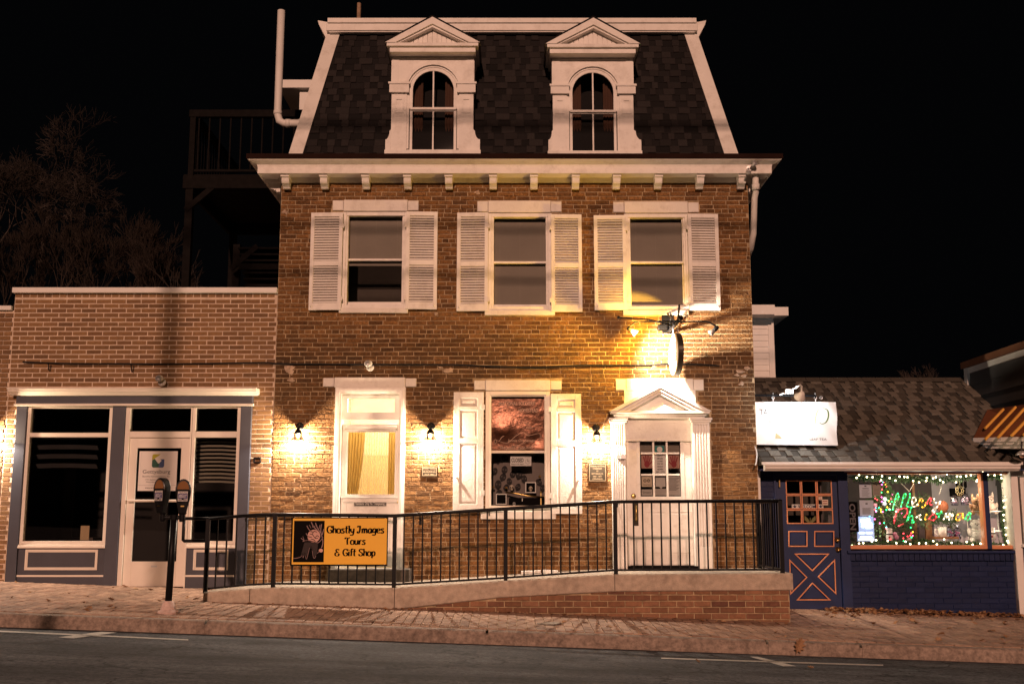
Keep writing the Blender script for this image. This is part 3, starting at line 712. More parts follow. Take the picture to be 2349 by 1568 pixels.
drape('curtain', gx0-.03, gx0+wd*.34, gz0-.03, gz1+.05, YD+.11, .014, 6, goldc, hl, gx0+wd*.2)
drape('curtain', gx1+.03, gx1-wd*.16, gz0-.03, gz1+.05, YD+.11, .014, 4, goldc, hl, gx1-wd*.3 if False else gx1-wd*.16)
drape('lace_panel', gx0+.02, gx1-.02, gz0-.03, gz1+.05, YD+.145, .006, 7, lace, hl)
# no trespassing plate
q = R(812,1148,886,1160,YD-.012)
t = thing('door_plate', (q[0], YD-.012, q[2]), 'narrow black plate reading Residents Only on the white door with lace curtain', 'sign')
obj('plate', MB().box(q[0], q[1], YD-.012, YD-.004, q[2], q[3]), ink, t)
mb = MB(); txt('Residents Only No Tresspassing', (q[0]+q[1])/2, (q[2]+q[3])/2, YD-.0145, .032, mb, (q[1]-q[0])*.9, bold=.012); mb.frame(q[0]+.006, q[1]-.006, q[2]+.005, q[3]-.005, .003, YD-.014, YD-.0125)
obj('lettering', mb, paper, t)

# ---- middle window with panelled shutters
x0, x1, z0, z1 = hwm
mb = MB().frame(x0, x1, z0, z1, .055, -.025, .16); mb.frame(x0+.055, x1-.055, z0+.05, z1-.05, .022, .0, .16)
win = obj('window', mb, cream, house, .005); lintel(win, LINT[4])
q = R(*SILL[3], -.05); obj('sill', MB().box(q[0], q[1], -.07, .14, q[2], q[3]), oldwhite, win, .008)
u = R(1126,910,1249,1033,.07); v = R(1126,1039,1250,1161,.1)
obj('upper_sash', MB().frame(x0+.06, x1-.06, u[2]-.035, z1-.055, u[0]-x0-.06, .05, .09, .035, z1-.055-u[3]), cream, win, .003)
obj('lower_sash', MB().frame(x0+.06, x1-.06, z0+.05, v[3]+.035, v[0]-x0-.06, .085, .125, v[2]-z0-.05, .035), cream, win, .003)
obj('pane', MB().quad((u[0],.07,u[2]),(u[1],.07,u[2]),(u[1],.07,u[3]),(u[0],.07,u[3])), pane, win)
obj('pane', MB().quad((v[0],.1,v[2]),(v[1],.1,v[2]),(v[1],.1,v[3]),(v[0],.1,v[3])), pane, win)
def panelled(q, yaw):
    x0, x1, z0, z1 = R(*q, -.05); w_, h_ = x1-x0, z1-z0; mb = MB(); s = .085
    M = Matrix.Translation(((x0+x1)/2, -.05, z0)) @ Matrix.Rotation(yaw, 4, 'Z')
    rails = [0, .09, .585*h_-.045, .585*h_+.035, .845*h_-.0, .845*h_+.055, h_-.085, h_]
    mb.box(-w_/2, w_/2, .004, .016, 0, h_)
    for a in (-w_/2, w_/2-s): mb.box(a, a+s, -.02, .018, 0, h_)
    for a, b_ in zip(rails[::2], rails[1::2]): mb.box(-w_/2+s, w_/2-s, -.02, .018, a, b_)
    mb.tilt(0, M); o = obj('shutter', mb, oldwhite, house, .004)
    for a, b_ in zip(rails[1::2], rails[2::2]):
        pm = MB(); raised(pm, -w_/2+s+.002, w_/2-s-.002, a+.002, b_-.002, .003, .014, .035); pm.tilt(0, M); obj('panel', pm, oldwhite, o)
    hm = MB()
    for zz in (.15*h_, .87*h_):
        sx = (w_/2 if yaw < 0 else -w_/2); hm.box(sx-.03, sx+.02, -.032, -.018, zz-.035, zz+.035)
    hm.lathe([(.008,-.02),(.02,-.032),(.008,-.05)], ((-w_/2+.05) if yaw < 0 else (w_/2-.05), 0, .28*h_), 10, 'y'); hm.tilt(0, M); obj('hinge', hm, oldwhite, o)
panelled((1040,899,1109,1171), radians(-2.5)); panelled((1264,903,1334,1178), radians(2.5))
obj('window_ledge', MB().box(x0, x1, .14, .6, v[2]-.03, v[2]-.005), dark_room, win)
# things in the middle window
m, n, l, b = nodes('copper_foil_poster'); foil = m
hh = noise(n, l, 14, 3, .5); h2_ = noise(n, l, 140, 4, .6)
l.new(ramp(n, l, noise(n, l, 40, 6, .7), [(.3,(.05,.016,.007)),(.7,(.2,.075,.035))]), b.inputs['Base Color'])
b.inputs['Roughness'].default_value = .24; b.inputs['Metallic'].default_value = .7; b.inputs['Specular IOR Level'].default_value = .9
l.new(bumpn(n, l, h2_, .4, .003, bumpn(n, l, hh, .25, .02)), b.inputs['Normal'])
copper_ink = mk('copper_ink', (.85,.58,.42), .5, 0)
t = thing('window_poster', (u[0], .1, u[2]), 'glossy crinkled brown poster filling the upper sash of the middle window', 'poster')
mb = MB(); NN = 30
for j in range(NN+1):
    for i in range(NN+1):
        s, r_ = i/NN, j/NN
        mb.v.append((u[0]+.005+(u[1]-u[0]-.01)*s, .087 + .004*sin(6*s+4*r_)*sin(5*r_) - .024*math.exp(-((s-.2)/.22)**2-((r_-.4)/.17)**2) + .012*math.exp(-((s-.85)/.1)**2-((r_-.2)/.1)**2), u[2]+.005+(u[3]-u[2]-.01)*r_))
for j in range(NN):
    for i in range(NN): k = j*(NN+1)+i; mb.f.append([k,k+1,k+NN+2,k+NN+1]); mb.r.append(0)
obj('sheet', mb, foil, t, smooth=True)
mb = MB(); ux, uw, uh = (u[0]+u[1])/2, u[1]-u[0], u[3]-u[2]
for s, fx, fz, h_, w_ in (('NATIONAL SOLDIERS*', .5, .88, .05, .68), ('HOMESTEAD', .7, .75, .052, .36), ('Tour', .67, .51, .028, .14), ('Tour', .72, .43, .03, .14), ('Jennie Orphanage', .57, .19, .035, .5), ('The Jennie Wade Tour', .48, .06, .035, .62)):
    txt(s, u[0]+uw*fx, u[2]+uh*fz, .0765, h_, mb, uw*w_, bold=.004)
fxs = lambda a, c: (u[0]+uw*a, .0765, u[2]+uh*c)
for pts in ([(.1,.2),(.3,.14),(.45,.26),(.6,.34),(.7,.28),(.9,.32),(.92,.24)], [(.12,.08),(.3,.03),(.6,.03),(.85,.12)], [(.15,.17),(.22,.26),(.35,.3)], [(.38,.09),(.5,.1),(.65,.15)]): ribbon(mb, pts, .008, fxs)
for i in range(12):
    a = 2*pi*i/12; mb.ball((u[0]+uw*.085+.018*cos(a), .077, u[2]+uh*.17+.026*sin(a)), .006, 5, 3)
obj('lettering', mb, copper_ink, t)
q = (v[0]+.36*(v[1]-v[0]), v[0]+.75*(v[1]-v[0]), v[3]-.245*(v[3]-v[2])+.005, v[3]-.06*(v[3]-v[2]))
t = thing('closed_sign', (q[0], .13, q[2]), 'white paper sign reading CLOSED with a small clock face', 'sign')
obj('sheet', MB().box(q[0], q[1], .122, .125, q[2], q[3]), paper, t)
mb = MB(); sw, sh = q[1]-q[0], q[3]-q[2]
txt('CLOSED', q[0]+sw*.34, q[2]+sh*.62, .12, sh*.4, mb, sw*.58, bold=.02); txt('Please Call Again', q[0]+sw*.34, q[2]+sh*.2, .12, sh*.11, mb, sw*.58, bold=.01); txt('WILL RETURN', q[0]+sw*.83, q[2]+sh*.92, .12, sh*.07, mb, sw*.28)
for i in range(12): a = i*pi/6; mb.box(q[0]+sw*.83+sin(a)*sw*.11-.003, q[0]+sw*.83+sin(a)*sw*.11+.003, .1205, .1215, q[2]+sh*.46+cos(a)*sw*.11-.003, q[2]+sh*.46+cos(a)*sw*.11+.003)
mb.box(q[0]+sw*.82, q[0]+sw*.84, .1205, .1215, q[2]+sh*.46, q[2]+sh*.75); mb.box(q[0]+sw*.82, q[0]+sw*.9, .1205, .1215, q[2]+sh*.45, q[2]+sh*.5)
obj('lettering', mb, ink, t)
clothm = mk('grey_skull_cloth', (.2,.165,.15), .9, var=.1)
t = thing('patterned_cloth', (v[0], .42, v[2]), 'grey cloth printed with dark skulls hanging in the middle window', 'cloth')
cl = drape('cloth', v[0]-.06, v[1]+.06, v[2]-.02, v[3]+.2, .42, .02, 2.2, clothm, t)
rng = random.Random(31); mb = MB(); mh = MB()
for fx, fz in ((.06,.68),(.25,.70),(.4,.62),(.52,.61),(.22,.56),(.34,.48),(.62,.53),(.13,.42),(.5,.38),(.9,.46),(.28,.36),(.15,.24),(.85,.92),(.12,.9),(.26,.92),(.97,.35)):
    cx_, cz_ = v[0]+(v[1]-v[0])*fx, v[2]+(v[3]-v[2])*fz; a0 = rng.uniform(-.6,.6); r_ = rng.uniform(.042,.055); Yc = .392
    def P(a, b_): return (cx_+a*cos(a0)-b_*sin(a0), Yc, cz_+a*sin(a0)+b_*cos(a0))
    mb.add([P(r_*.85*cos(k*pi/7)*(.62 if 8 < k < 14 and k not in (8,13) else 1), r_*1.2*sin(k*pi/7)) for k in range(14)], [list(range(14))])
    for ex_ in (-.4, .4): mh.add([tuple(Vector(P(r_*ex_+r_*.24*cos(k*pi/4), r_*.1+r_*.28*sin(k*pi/4)))+Vector((0,-.002,0))) for k in range(8)], [list(range(8))])
obj('skull_print', mb, mk('dark_print', (.03,.026,.026), .9), cl); obj('skull_eyes', mh, mk('grey_print', (.1,.085,.08), .9), cl)
for i, (a, c, sz, lab) in enumerate(((.64,.2,.2,'small white box frame holding a little skull, higher of two in the window'), (.09,-.02,.2,'small empty white box frame at the bottom left of the middle window'))):
    fx0 = v[0]+a*(v[1]-v[0]); fz0 = v[2]+(c+.06)*(v[3]-v[2]); s_ = sz*(v[1]-v[0])
    t = thing('box_frame', (fx0, .3, fz0), lab, 'picture frame', 'box frames in the middle window'); mb = MB().frame(fx0, fx0+s_, fz0, fz0+s_, .012, .27, .31); obj('rim', mb, white, t); obj('backing', MB().box(fx0+.01, fx0+s_-.01, .312, .315, fz0+.01, fz0+s_-.01), ink, t)
def skull(cx_, y, cz_, s_, lab):
    bone = mk('bone', (.55,.46,.36), .6); t = thing('skull', (cx_, y, cz_-s_), lab, 'skull')
    mb = MB().ball((cx_, y, cz_), s_, 12, 8, (.82,.9,.9)); mb.box(cx_-s_*.42, cx_+s_*.42, y-s_*.75, y+.1*s_, cz_-s_*1.15, cz_-s_*.55); obj('cranium', mb, bone, t, s_*.2)
    mb = MB()
    for e in (-.34,.34): mb.ball((cx_+e*s_, y-s_*.8, cz_-s_*.12), s_*.22, 8, 5, (1,.5,1))
    mb.ball((cx_, y-s_*.85, cz_-s_*.5), s_*.1, 6, 4)
    for k in range(4): mb.box(cx_-s_*.3+k*s_*.18, cx_-s_*.26+k*s_*.18, y-s_*.78, y-s_*.7, cz_-s_*1.05, cz_-s_*.75)
    obj('sockets', mb, ink, t)
W_, H_ = v[1]-v[0], v[3]-v[2]
skull(v[0]+W_*.74, .29, v[2]+H_*.345, .035, 'little skull ornament inside the white box frame'); skull(v[0]+W_*.385, .33, v[2]+H_*.37, .04, 'bone coloured skull standing loose beside the white box frames')
for i, (a, c, lb) in enumerate(((.04,.37,'gold rosette nearest the left edge of the window'), (.28,.36,'gold rosette next to the loose skull'), (.91,.57,'gold rosette highest and furthest right in the window'))):
    mb = MB(); cx_, cz_ = v[0]+W_*a, v[2]+H_*c
    for k in range(8): mb.ball((cx_+.014*cos(k*pi/4), .3, cz_+.012*sin(k*pi/4)), .007, 5, 3)
    mb.ball((cx_, .297, cz_), .009, 6, 4); tag(obj('gold_rosette', mb, brass), lb, 'ornament', 'gold rosettes')
mb = MB(); bx_, bz_ = v[0]+W_*.93, v[2]+.0
mb.box(bx_-.008, bx_+.008, .25, .266, bz_-.02, bz_+H_*.26); mb.box(bx_-.06, bx_+.06, .25, .266, bz_+H_*.17, bz_+H_*.195); mb.ball((bx_, .258, bz_+H_*.27), .014, 6, 4)
tag(obj('gilt_cross', mb, brass), 'thin gilt cross standing in the right corner of the middle window', 'ornament')
mb = MB().tube([(v[0]+W_*.27,.26,v[2]+H_*.27),(v[0]+W_*.45,.25,v[2]+H_*.25),(v[0]+W_*.7,.24,v[2]+H_*.2),(v[1],.25,v[2]+H_*.175)], .012, 8)
t = tag(obj('brass_rod', mb, brass, smooth=True), 'shiny slanting brass rod low in the middle window', 'rod')
dk = MB().box(v[0]+W_*.33, v[1], .3, .38, v[2]-.02, v[2]+H_*.17); t = tag(obj('black_chest', dk, ink, None, .01), 'black wooden chest behind the slanting brass rod', 'chest')
obj('latch', MB().frame(v[0]+W_*.41, v[0]+W_*.45, v[2]+H_*.02, v[2]+H_*.08, .006, .285, .299), white, t); obj('latch', MB().box(v[0]+W_*.575, v[0]+W_*.59, .285, .299, v[2]+H_*.1, v[2]+H_*.16), white, t)

# ---- shop door with pediment
x0, x1, z0, z1 = hd2
q = R(1432,893,1596,945,-.03); obj('pediment_board', MB().box(q[0], q[1], -.03, .02, q[2]-.4, q[3]), oldwhite, house, .006); lintel(house, LINT[5], -.036, 24)
mb = MB().frame(x0, x1, z0, z1, .03, -.02, .2, .001); dfr = obj('door_frame', mb, white, house, .004)
YP = -.1
pl = [R(1405,968,1437,1300,YP), R(1592,968,1632,1300,YP)]
for i, q in enumerate(pl):
    mb = MB(); a, b_ = q[0], q[1]; zb_, zt = z0-.02, q[3]
    mb.box(a, b_, YP+.02, .0, zb_, zt)
    mb.box(a+.0, b_, YP, YP+.02, zb_, zb_+.3); mb.box(a, b_, YP, YP+.02, zt-.03, zt)
    nf = 5; wq = (b_-a-.03)/(nf*2+1)
    for k in range(nf+1):
        mb.box(a+.015+wq*2*k-(.015 if k == 0 else 0), a+.015+wq*(2*k+1)+(.015 if k == nf else 0), YP, YP+.02, zb_+.3, zt-.03)
    mb.box(a-.02, b_+.02, YP-.02, .0, zt, zt+.03); mb.box(a-.035, b_+.035, YP-.035, .0, zt+.03, zt+.06)
    obj('pilaster', mb, white, dfr, .004)
e0, e1 = X(1399,943,-.22), X(1632,943,-.22); ze = Z(942,-.22); za_ = Z(880,-.22); zt = pl[0][3]+.06; cx_ = (e0+e1)/2
mb = MB(); mb.box(e0+.08, e1-.08, -.12, .0, zt, ze-.03); mb.box(e0+.06, e1-.06, -.155, .0, ze-.06, ze-.03); mb.box(e0+.02, e1-.02, -.21, 0, ze-.03, ze)
for a, yy, ins in ((0, -.22, 0), (.045, -.195, .09), (.085, -.17, .17)):
    mb.add([(e0+ins,yy,ze),(cx_,yy,za_-a),(e1-ins,yy,ze),(e1-ins-.1,yy,ze),(cx_,yy,za_-a-.05),(e0+ins+.1,yy,ze)]+[(e0+ins,0,ze),(cx_,0,za_-a),(e1-ins,0,ze),(e1-ins-.1,-.09,ze),(cx_,-.09,za_-a-.05),(e0+ins+.1,-.09,ze)],
        [(0,1,4,5),(1,2,3,4),(0,6,7,1),(1,7,8,2),(5,4,10,11),(4,3,9,10)])
mb.add([(e0+.2,-.09,ze),(cx_,-.09,za_-.1),(e1-.2,-.09,ze)], [(0,1,2)])
obj('pediment', mb, white, dfr, .003)
YE = .03
lx0, lx1, lz0, lz1 = x0+.032, x1-.032, z0+.03, z1-.035
gx0, gx1, gz0, gz1 = R(1468,990,1561,1138,YE)
mb = MB(); mb.box(lx0, gx0, YE, YE+.045, lz0, lz1); mb.box(gx1, lx1, YE, YE+.045, lz0, lz1); mb.box(gx0, gx1, YE, YE+.045, gz1, lz1); mb.box(gx0, gx1, YE, YE+.045, lz0, gz0)
mb.frame(gx0-.05, gx1+.05, gz0-.05, gz1+.05, .05, YE-.016, YE)
for pq in ((1478,1172,1529,1273), (1536,1172,1590,1273)):
    a, b_, c, e = R(*pq, YE); raised(mb, a, b_, c, e, YE, .01, .045)
mb.box(lx0, lx1, YE-.01, YE, lz0, lz0+.03)
door = obj('door', mb, white, house, .003)
cw_, ch_ = (gx1-gx0)/3, (gz1-gz0)/3
gr = MB()
for k in (1, 2): gr.box(gx0+cw_*k-.013, gx0+cw_*k+.013, YE-.014, YE+.03, gz0, gz1); 
for k in (1, 2):
    for j in range(3): gr.box(gx0+cw_*j+.0131, gx0+cw_*(j+1)-.0131, YE-.0135, YE+.03, gz0+ch_*k-.013, gz0+ch_*k+.013)
obj('glazing_bars', gr, white, door, .003)
for i in range(3):
    for j in range(3): obj('pane', MB().quad((gx0+cw_*i+.012,YE+.02,gz0+ch_*j+.012),(gx0+cw_*(i+1)-.012,YE+.02,gz0+ch_*j+.012),(gx0+cw_*(i+1)-.012,YE+.02,gz0+ch_*(j+1)-.012),(gx0+cw_*i+.012,YE+.02,gz0+ch_*(j+1)-.012)), pane, door)
obj('threshold', MB().box(x0, x1, -.12, .06, z0-.02, z0+.025), ink, dfr)
kx, kz = U(1453,1137,YE); obj('deadbolt', MB().lathe([(.034,YE),(.034,YE-.012),(.02,YE-.02),(.0,YE-.022)], (kx,0,kz), 14, 'y'), brass, door)
q = R(1450,1148,1466,1205,YE); mb = MB().box(q[0]+.02, q[1]-.01, YE-.008, YE, q[2], q[3]); obj('handle_plate', mb, bronze, door)
mb = MB().tube([(kx+.03,YE-.01,q[3]-.05),(kx+.03,YE-.05,q[3]-.08),(kx+.03,YE-.05,q[2]+.1),(kx+.03,YE-.01,q[2]+.06)], .011, 8); obj('handle', mb, brass, door, smooth=True)
mb = MB()
for k in (0, 1):
    for s_ in (1, -1): mb.tube([(X(1514+18*k,970,YE)+.012*cos(a), YE-.004, Z(970,YE)+s_*.018+.014*sin(a)) for a in [i*pi/4 for i in range(9)]], .004, 5)
obj('house_numbers', mb, cream, door)
hm = MB()
for p_ in (1015, 1150, 1250): hm.box(lx1-.004, lx1+.012, YE-.014, YE+.0, Z(p_,YE)-.05, Z(p_,YE)+.05)
obj('hinge', hm, galv, dfr)
mb = MB(); q = R(1422,1042,1430,1052,YP); mb.box(q[0]-.05, q[1]-.03, YP-.03, YP-.001, q[2], q[3]); mb.box(q[0]+.01, q[1]+.03, YP-.04, YP-.001, q[2], q[3])
tag(obj('bell_box', mb, galv), 'two small grey metal boxes fixed on the left pilaster of the shop door', 'bell box')
# what hangs in the shop door
bl = MB(); zz = gz1
while zz > gz0+ch_*2.0: bl.add([(gx0,YE+.08,zz),(gx1,YE+.08,zz),(gx1,YE+.095,zz-.018),(gx0,YE+.095,zz-.018)], [(0,1,2,3)]); zz -= .021
stuff(obj('blind', bl, blindm, door))
obj('interior', MB().box(gx0-.1, gx1+.1, .3, .32, gz0-.1, gz1+.1), dark_room, door)
teal = mk('teal_card', (.02,.2,.19), .6); redm = mk('red_print', (.25,.02,.025), .6)
def card(name, fx0, fz0, fx1, fz1, mat, lab, cat, y=.028, grp=None):
    a, b_, c, e = gx0+cw_*fx0, gx0+cw_*fx1, gz0+ch_*fz0, gz0+ch_*fz1
    t = thing(name, (a, YE+y, c), lab, cat, grp); obj('card', MB().box(a, b_, YE+y, YE+y+.002, c, e), mat, t); return t, a, b_, c, e, YE+y-.0015
t, a, b_, c, e, y = card('sticker', 1.15, 2.02, 1.85, 2.36, teal, 'teal sticker with a white disc in the shop door', 'sticker')
mb = MB().add([((a+b_)/2+.04*cos(k*pi/8), y, (c+e)/2+.04*sin(k*pi/8)) for k in range(16)], [list(range(16))]); obj('disc', mb, paper, t)
t, a, b_, c, e, y = card('notice', 1.1, 1.06, 1.92, 1.97, paper, 'white paper notice reading Reopen Jan 13th in the shop door', 'notice')
mb = MB()
for k, s_ in enumerate(('GHOSTLY', 'IMAGES', 'CLOSED', 'FOR THE', 'SEASON', 'REOPEN', 'JAN. 13TH')): txt(s_, (a+b_)/2, e-(e-c)*(.09+.137*k), y, (e-c)*.075, mb, (b_-a)*(.5 if len(s_) < 8 else .8), bold=.02)
obj('lettering', mb, ink, t)
for i, lab in ((0, 'red handprint on pink card in the left pane of the shop door'), (2, 'red handprint on pink card in the right pane of the shop door')):
    t, a, b_, c, e, y = card('handprint', i+.12, 1.3, i+.95, 1.95, mk('pink_card', (.4,.22,.17), .7), lab, 'handprint', grp='red handprints in the shop door')
    mb = MB(); hx, hz = (a+b_)/2, c+(e-c)*.3; fl = -1 if i else 1; rr = .04
    mb.add([(hx+rr*.95*cos(k*pi/8), y, hz+rr*1.15*sin(k*pi/8)) for k in range(16)], [list(range(16))])
    mm = lambda p_, q_: (hx+p_, y-.0005, hz+q_)
    for fx, ln in ((-.03,.075),(-.01,.095),(.012,.092),(.033,.07)): ribbon(mb, [(fx*.8, .02), (fx*1.1, .05), (fx*1.5, .03+ln)], .017, mm, taper=False)
    ribbon(mb, [(fl*-.02*-1, -.01), (fl*.05, .015), (fl*.066, .04)], .018, mm, taper=False); obj('hand', mb, redm, t)
t, a, b_, c, e, y = card('sticker', .12, .45, .88, .94, mk('buff_sticker', (.55,.45,.33), .6), 'cream square sticker with an owl face in the shop door', 'sticker')
mb = MB(); mx_ = (a+b_)/2
for s_ in (-1, 1):
    mb.tube([(mx_+s_*.025+.018*cos(k*pi/5), y, c+(e-c)*.58+.018*sin(k*pi/5)) for k in range(11)], .004, 5); mb.ball((mx_+s_*.025, y, c+(e-c)*.58), .006, 6, 4)
txt('tripadvisor', mx_, c+(e-c)*.2, y, .016, mb, (b_-a)*.8, bold=.01); obj('lettering', mb, ink, t)
t, a, b_, c, e, y = card('sticker', 1.15, .45, 1.88, .88, mk('grey_sticker', (.5,.47,.43), .6), 'blank grey speech bubble sticker in the shop door', 'sticker')
obj('tail', MB().add([((a+b_)/2-.02, y+.001, c), ((a+b_)/2+.03, y+.001, c), ((a+b_)/2+.005, y+.001, c-.03)], [(0,1,2)]), bpy.data.materials['grey_sticker'], t)
t, a, b_, c, e, y = card('sticker', .1, .06, .9, .33, mk('pale_sticker', (.42,.38,.34), .6), 'small pale sticker in the lower left pane of the shop door', 'sticker'); mb = MB(); txt('Groupon', (a+b_)/2, (c+e)/2, y, .028, mb, (b_-a)*.75); obj('lettering', mb, ink, t)
card('papers', 1.08, .06, 1.95, .36, bpy.data.materials['pale_sticker'], 'plain paper slip under the speech bubble sticker', 'paper')
t, a, b_, c, e, y = card('notice', 2.08, .06, 2.95, .92, bpy.data.materials['grey_sticker'], 'grey typed sheet in the lower right pane of the shop door', 'notice')
mb = MB()
for k in range(12): mb.box(a+.01, b_-.01-.02*(k % 3), y, y+.0008, e-.02-k*.015, e-.024-k*.015)
obj('typing', mb, ink, t)
# ---- pipes and fittings on the house
mb = MB(); p0 = U(1718,422,-.12); p1 = U(1722,445,-.05); p2 = U(1722,490,.05)
dx = XR+.08
mb.tube([(dx,-.16,zf+.01),(dx,-.15,zf-.16),(dx+.01,-.1,zf-.22),(dx,-.05,zf-.3),(dx-.01,.05,zf-.78),(dx-.01,.25,zf-.95),(dx-.02,.5,zf-1.05)], .045, 10)
mb.tube([(dx,-.15,zf-.12),(dx,-.15,zf-.2)], .056, 10)
obj('downspout', mb, vinyl, house, smooth=True)
mb = MB(); vx = X(641,150,.9); mb.tube([(vx,.9,Z(25,.9)),(vx,.9,Z(262,.9)),(vx+.03,.9,Z(277,.9)),(vx+.1,.9,Z(283,.9)),(vx+.55,.9,Z(283,.9))], .058, 12); mb.tube([(vx,.9,Z(255,.9)),(vx,.9,Z(263,.9))], .066, 12); mb.tube([(vx+.13,.9,Z(283,.9)),(vx+.2,.9,Z(283,.9))], .066, 12)
obj('vent_pipe', mb, vinyl, house, smooth=True)
# rear porch and wings of the house
Y = 3.4; q = R(640,183,760,201,Y); mb = MB().box(q[0], q[1], Y, Y+3, q[2], q[3]); mb.box(q[0]+.35, q[0]+.5, Y+.12, Y+.3, Z(270,Y), q[2]); mb.box(q[0]+.55, q[0]+.8, Y+.6, Y+.62, Z(270,Y+.6), q[2])
obj('rear_porch', mb, vinyl, house)
Y = 4.; mb = MB(); q = R(1690,727,1776,880,Y); nb = 14
hwg = obj('rear_wing', MB().box(q[0], q[1]-.12, Y+.02, 7.5, -.1, q[3]), vinyl, house)
for i in range(nb):
    h_ = (q[3]-q[2]+.3)/nb; za_ = q[3]-h_*(i+1); obj('siding_board', MB().add([(q[0],Y-.014,za_),(q[1]-.1,Y-.014,za_),(q[1]-.1,Y+.0,za_+h_),(q[0],Y,za_+h_),(q[0],Y+.02,za_),(q[1]-.1,Y+.02,za_)], [(0,1,2,3),(0,4,5,1)]), vinyl, hwg)
mb = MB().box(q[1]-.1, q[1], Y-.03, Y+.06, -.1, q[3]); e = R(1690,700,1776,727,Y-.35); mb.box(e[0], e[1], Y-.4, 7.5, e[2]+.04, e[3]); mb.box(e[1], e[1]+.26, Y-.3, 7.5, e[3]-.17, e[3]-.02)
obj('corner_and_eave', mb, vinyl, hwg)
# ================================================================ wall lamps, plaques, signs on the house
def sconce(px, py, lab):
    x, zr = U(px, py, -.14); t = thing('wall_sconce', (x, 0, zr), lab, 'wall lamp', 'wall lamps along the ground floor')
    y = -.14
    obj('back_plate', MB().lathe([(.055,-.001),(.055,-.012),(.03,-.022),(.0,-.024)], (x,0,zr+.2), 16, 'y'), black, t)
    mb = MB().tube([(x,-.02,zr+.2),(x,-.06,zr+.235),(x,-.1,zr+.235),(x,y,zr+.2),(x,y,zr+.15)], .009, 8); obj('arm', mb, black, t, smooth=True)
    obj('cap', MB().lathe([(.0,.175),(.012,.172),(.016,.155),(.03,.145),(.05,.115),(.057,.085),(.05,.083),(.03,.12),(.0,.14)], (x,y,zr), 18), black, t, smooth=True)
    sh = MB(); N = 24; prof = [(.05,.088),(.056,.06),(.07,.03),(.092,0)]
    for r_, h_ in prof:
        for k in range(N): a = 2*pi*k/N; rr = r_*(1+(.025 if k % 2 else -.0)); sh.v.append((x+rr*cos(a), y+rr*sin(a), zr+h_))
    for i in range(3):
        for k in range(N): sh.f.append([i*N+k, i*N+(k+1)%N, (i+1)*N+(k+1)%N, (i+1)*N+k]); sh.r.append(0)
    obj('glass_shade', sh, shadeglass, t, smooth=True)
    o = obj('bulb', MB().ball((x, y, zr+.066), .02, 10, 7, (1,1,1.4)), warmbulb, t, smooth=True)
    lamp('sconce_light', 'POINT', (x, y, zr+.018), 232, (1,.8,.62), t, .018)
sconce(683, 1009, 'black bell wall lamp left of the curtained door'); sconce(987, 1009, 'black bell wall lamp above the small Civil War plaque'); sconce(1369, 1013, 'black bell wall lamp beside the shop door above the large plaque')
sconce(-38, 1010, 'black bell wall lamp on the brick pier beyond the shopfront')
def plaque(px, lines, lab):
    q = R(*px, -.03); t = thing('wall_plaque', (q[0], -.03, q[2]), lab, 'plaque')
    obj('plate', MB().box(q[0], q[1], -.026, -.004, q[2], q[3]), bronze, t, .003)
    mb = MB().frame(q[0]+.008, q[1]-.008, q[2]+.008, q[3]-.008, .007, -.032, -.025); w_, h_ = q[1]-q[0], q[3]-q[2]; k = len(lines)
    for i, (s, fw) in enumerate(lines): txt(s, (q[0]+q[1])/2, q[3]-h_*(.5+i)/k*.84-h_*.08, -.0285, h_*.5/k, mb, w_*fw, bold=.015)
    for a in (q[0]+.014, q[1]-.014):
        for c in (q[2]+.014, q[3]-.014): mb.ball((a, -.028, c), .005, 6, 4)
    obj('raised_lettering', mb, mk('polished_bronze', (.5,.4,.26), .35, .7), t)
plaque((967,1071,1003,1092), [('CIVIL WAR',.8),('BUILDING',.76),('JULY 1863',.62)], 'small bronze plaque reading Civil War Building under a wall lamp')
plaque((1350,1062,1391,1104), [('ORIGINAL NATIONAL',.82),('HOMESTEAD',.5),('AT',.12),('GETTYSBURG, PA.',.66),('1866 - 1877',.5),('(ORPHANAGE)',.56)], 'larger bronze orphanage plaque left of the shop door')
def seclight(px, py, lab, Y=-.0):
    x, z = U(px, py, Y-.06); t = thing('security_light', (x, Y, z), lab, 'security light', 'small round lights over the doors')
    obj('base', MB().lathe([(.055,Y-.001),(.055,Y-.02),(.04,Y-.028),(.0,Y-.03)], (x+.02,0,z-.02), 16, 'y'), vinyl, t, smooth=True)
    mb = MB().ball((x, Y-.075, z+.025), .058, 12, 8, (1,.75,.8)); obj('head', mb, vinyl, t, smooth=True)
    obj('lens', MB().lathe([(.045,Y-.1),(.04,Y-.122),(.0,Y-.128)], (x,0,z+.02), 12, 'y'), galv, t, smooth=True)
    obj('sensor', MB().box(x+.015, x+.03, Y-.045, Y-.02, z-.075, z-.02), vinyl, t)
seclight(845, 838, 'white security light above the curtained door'); seclight(366, 872, 'grey security light above the blue grey shopfront', -.06)
x, z = U(1719, 386, -.32); t = thing('floodlight', (x, -.3, z), 'small bare floodlight on the right end of the white cornice', 'floodlight')
obj('junction_box', MB().lathe([(.04,-.287),(.04,-.32),(.0,-.322)], (x,0,z), 12, 'y'), galv, t)
mb = MB().lathe([(.018,0),(.022,.05),(.045,.1),(.04,.105),(.0,.1)], (0,0,0), 12); mb.tilt(0, Matrix.Translation((x+.02,-.34,z+.0)) @ Matrix.Rotation(.7, 4, 'Y') @ Matrix.Rotation(.8,4,'X')); obj('lamp_head', mb, galv, t, smooth=True)
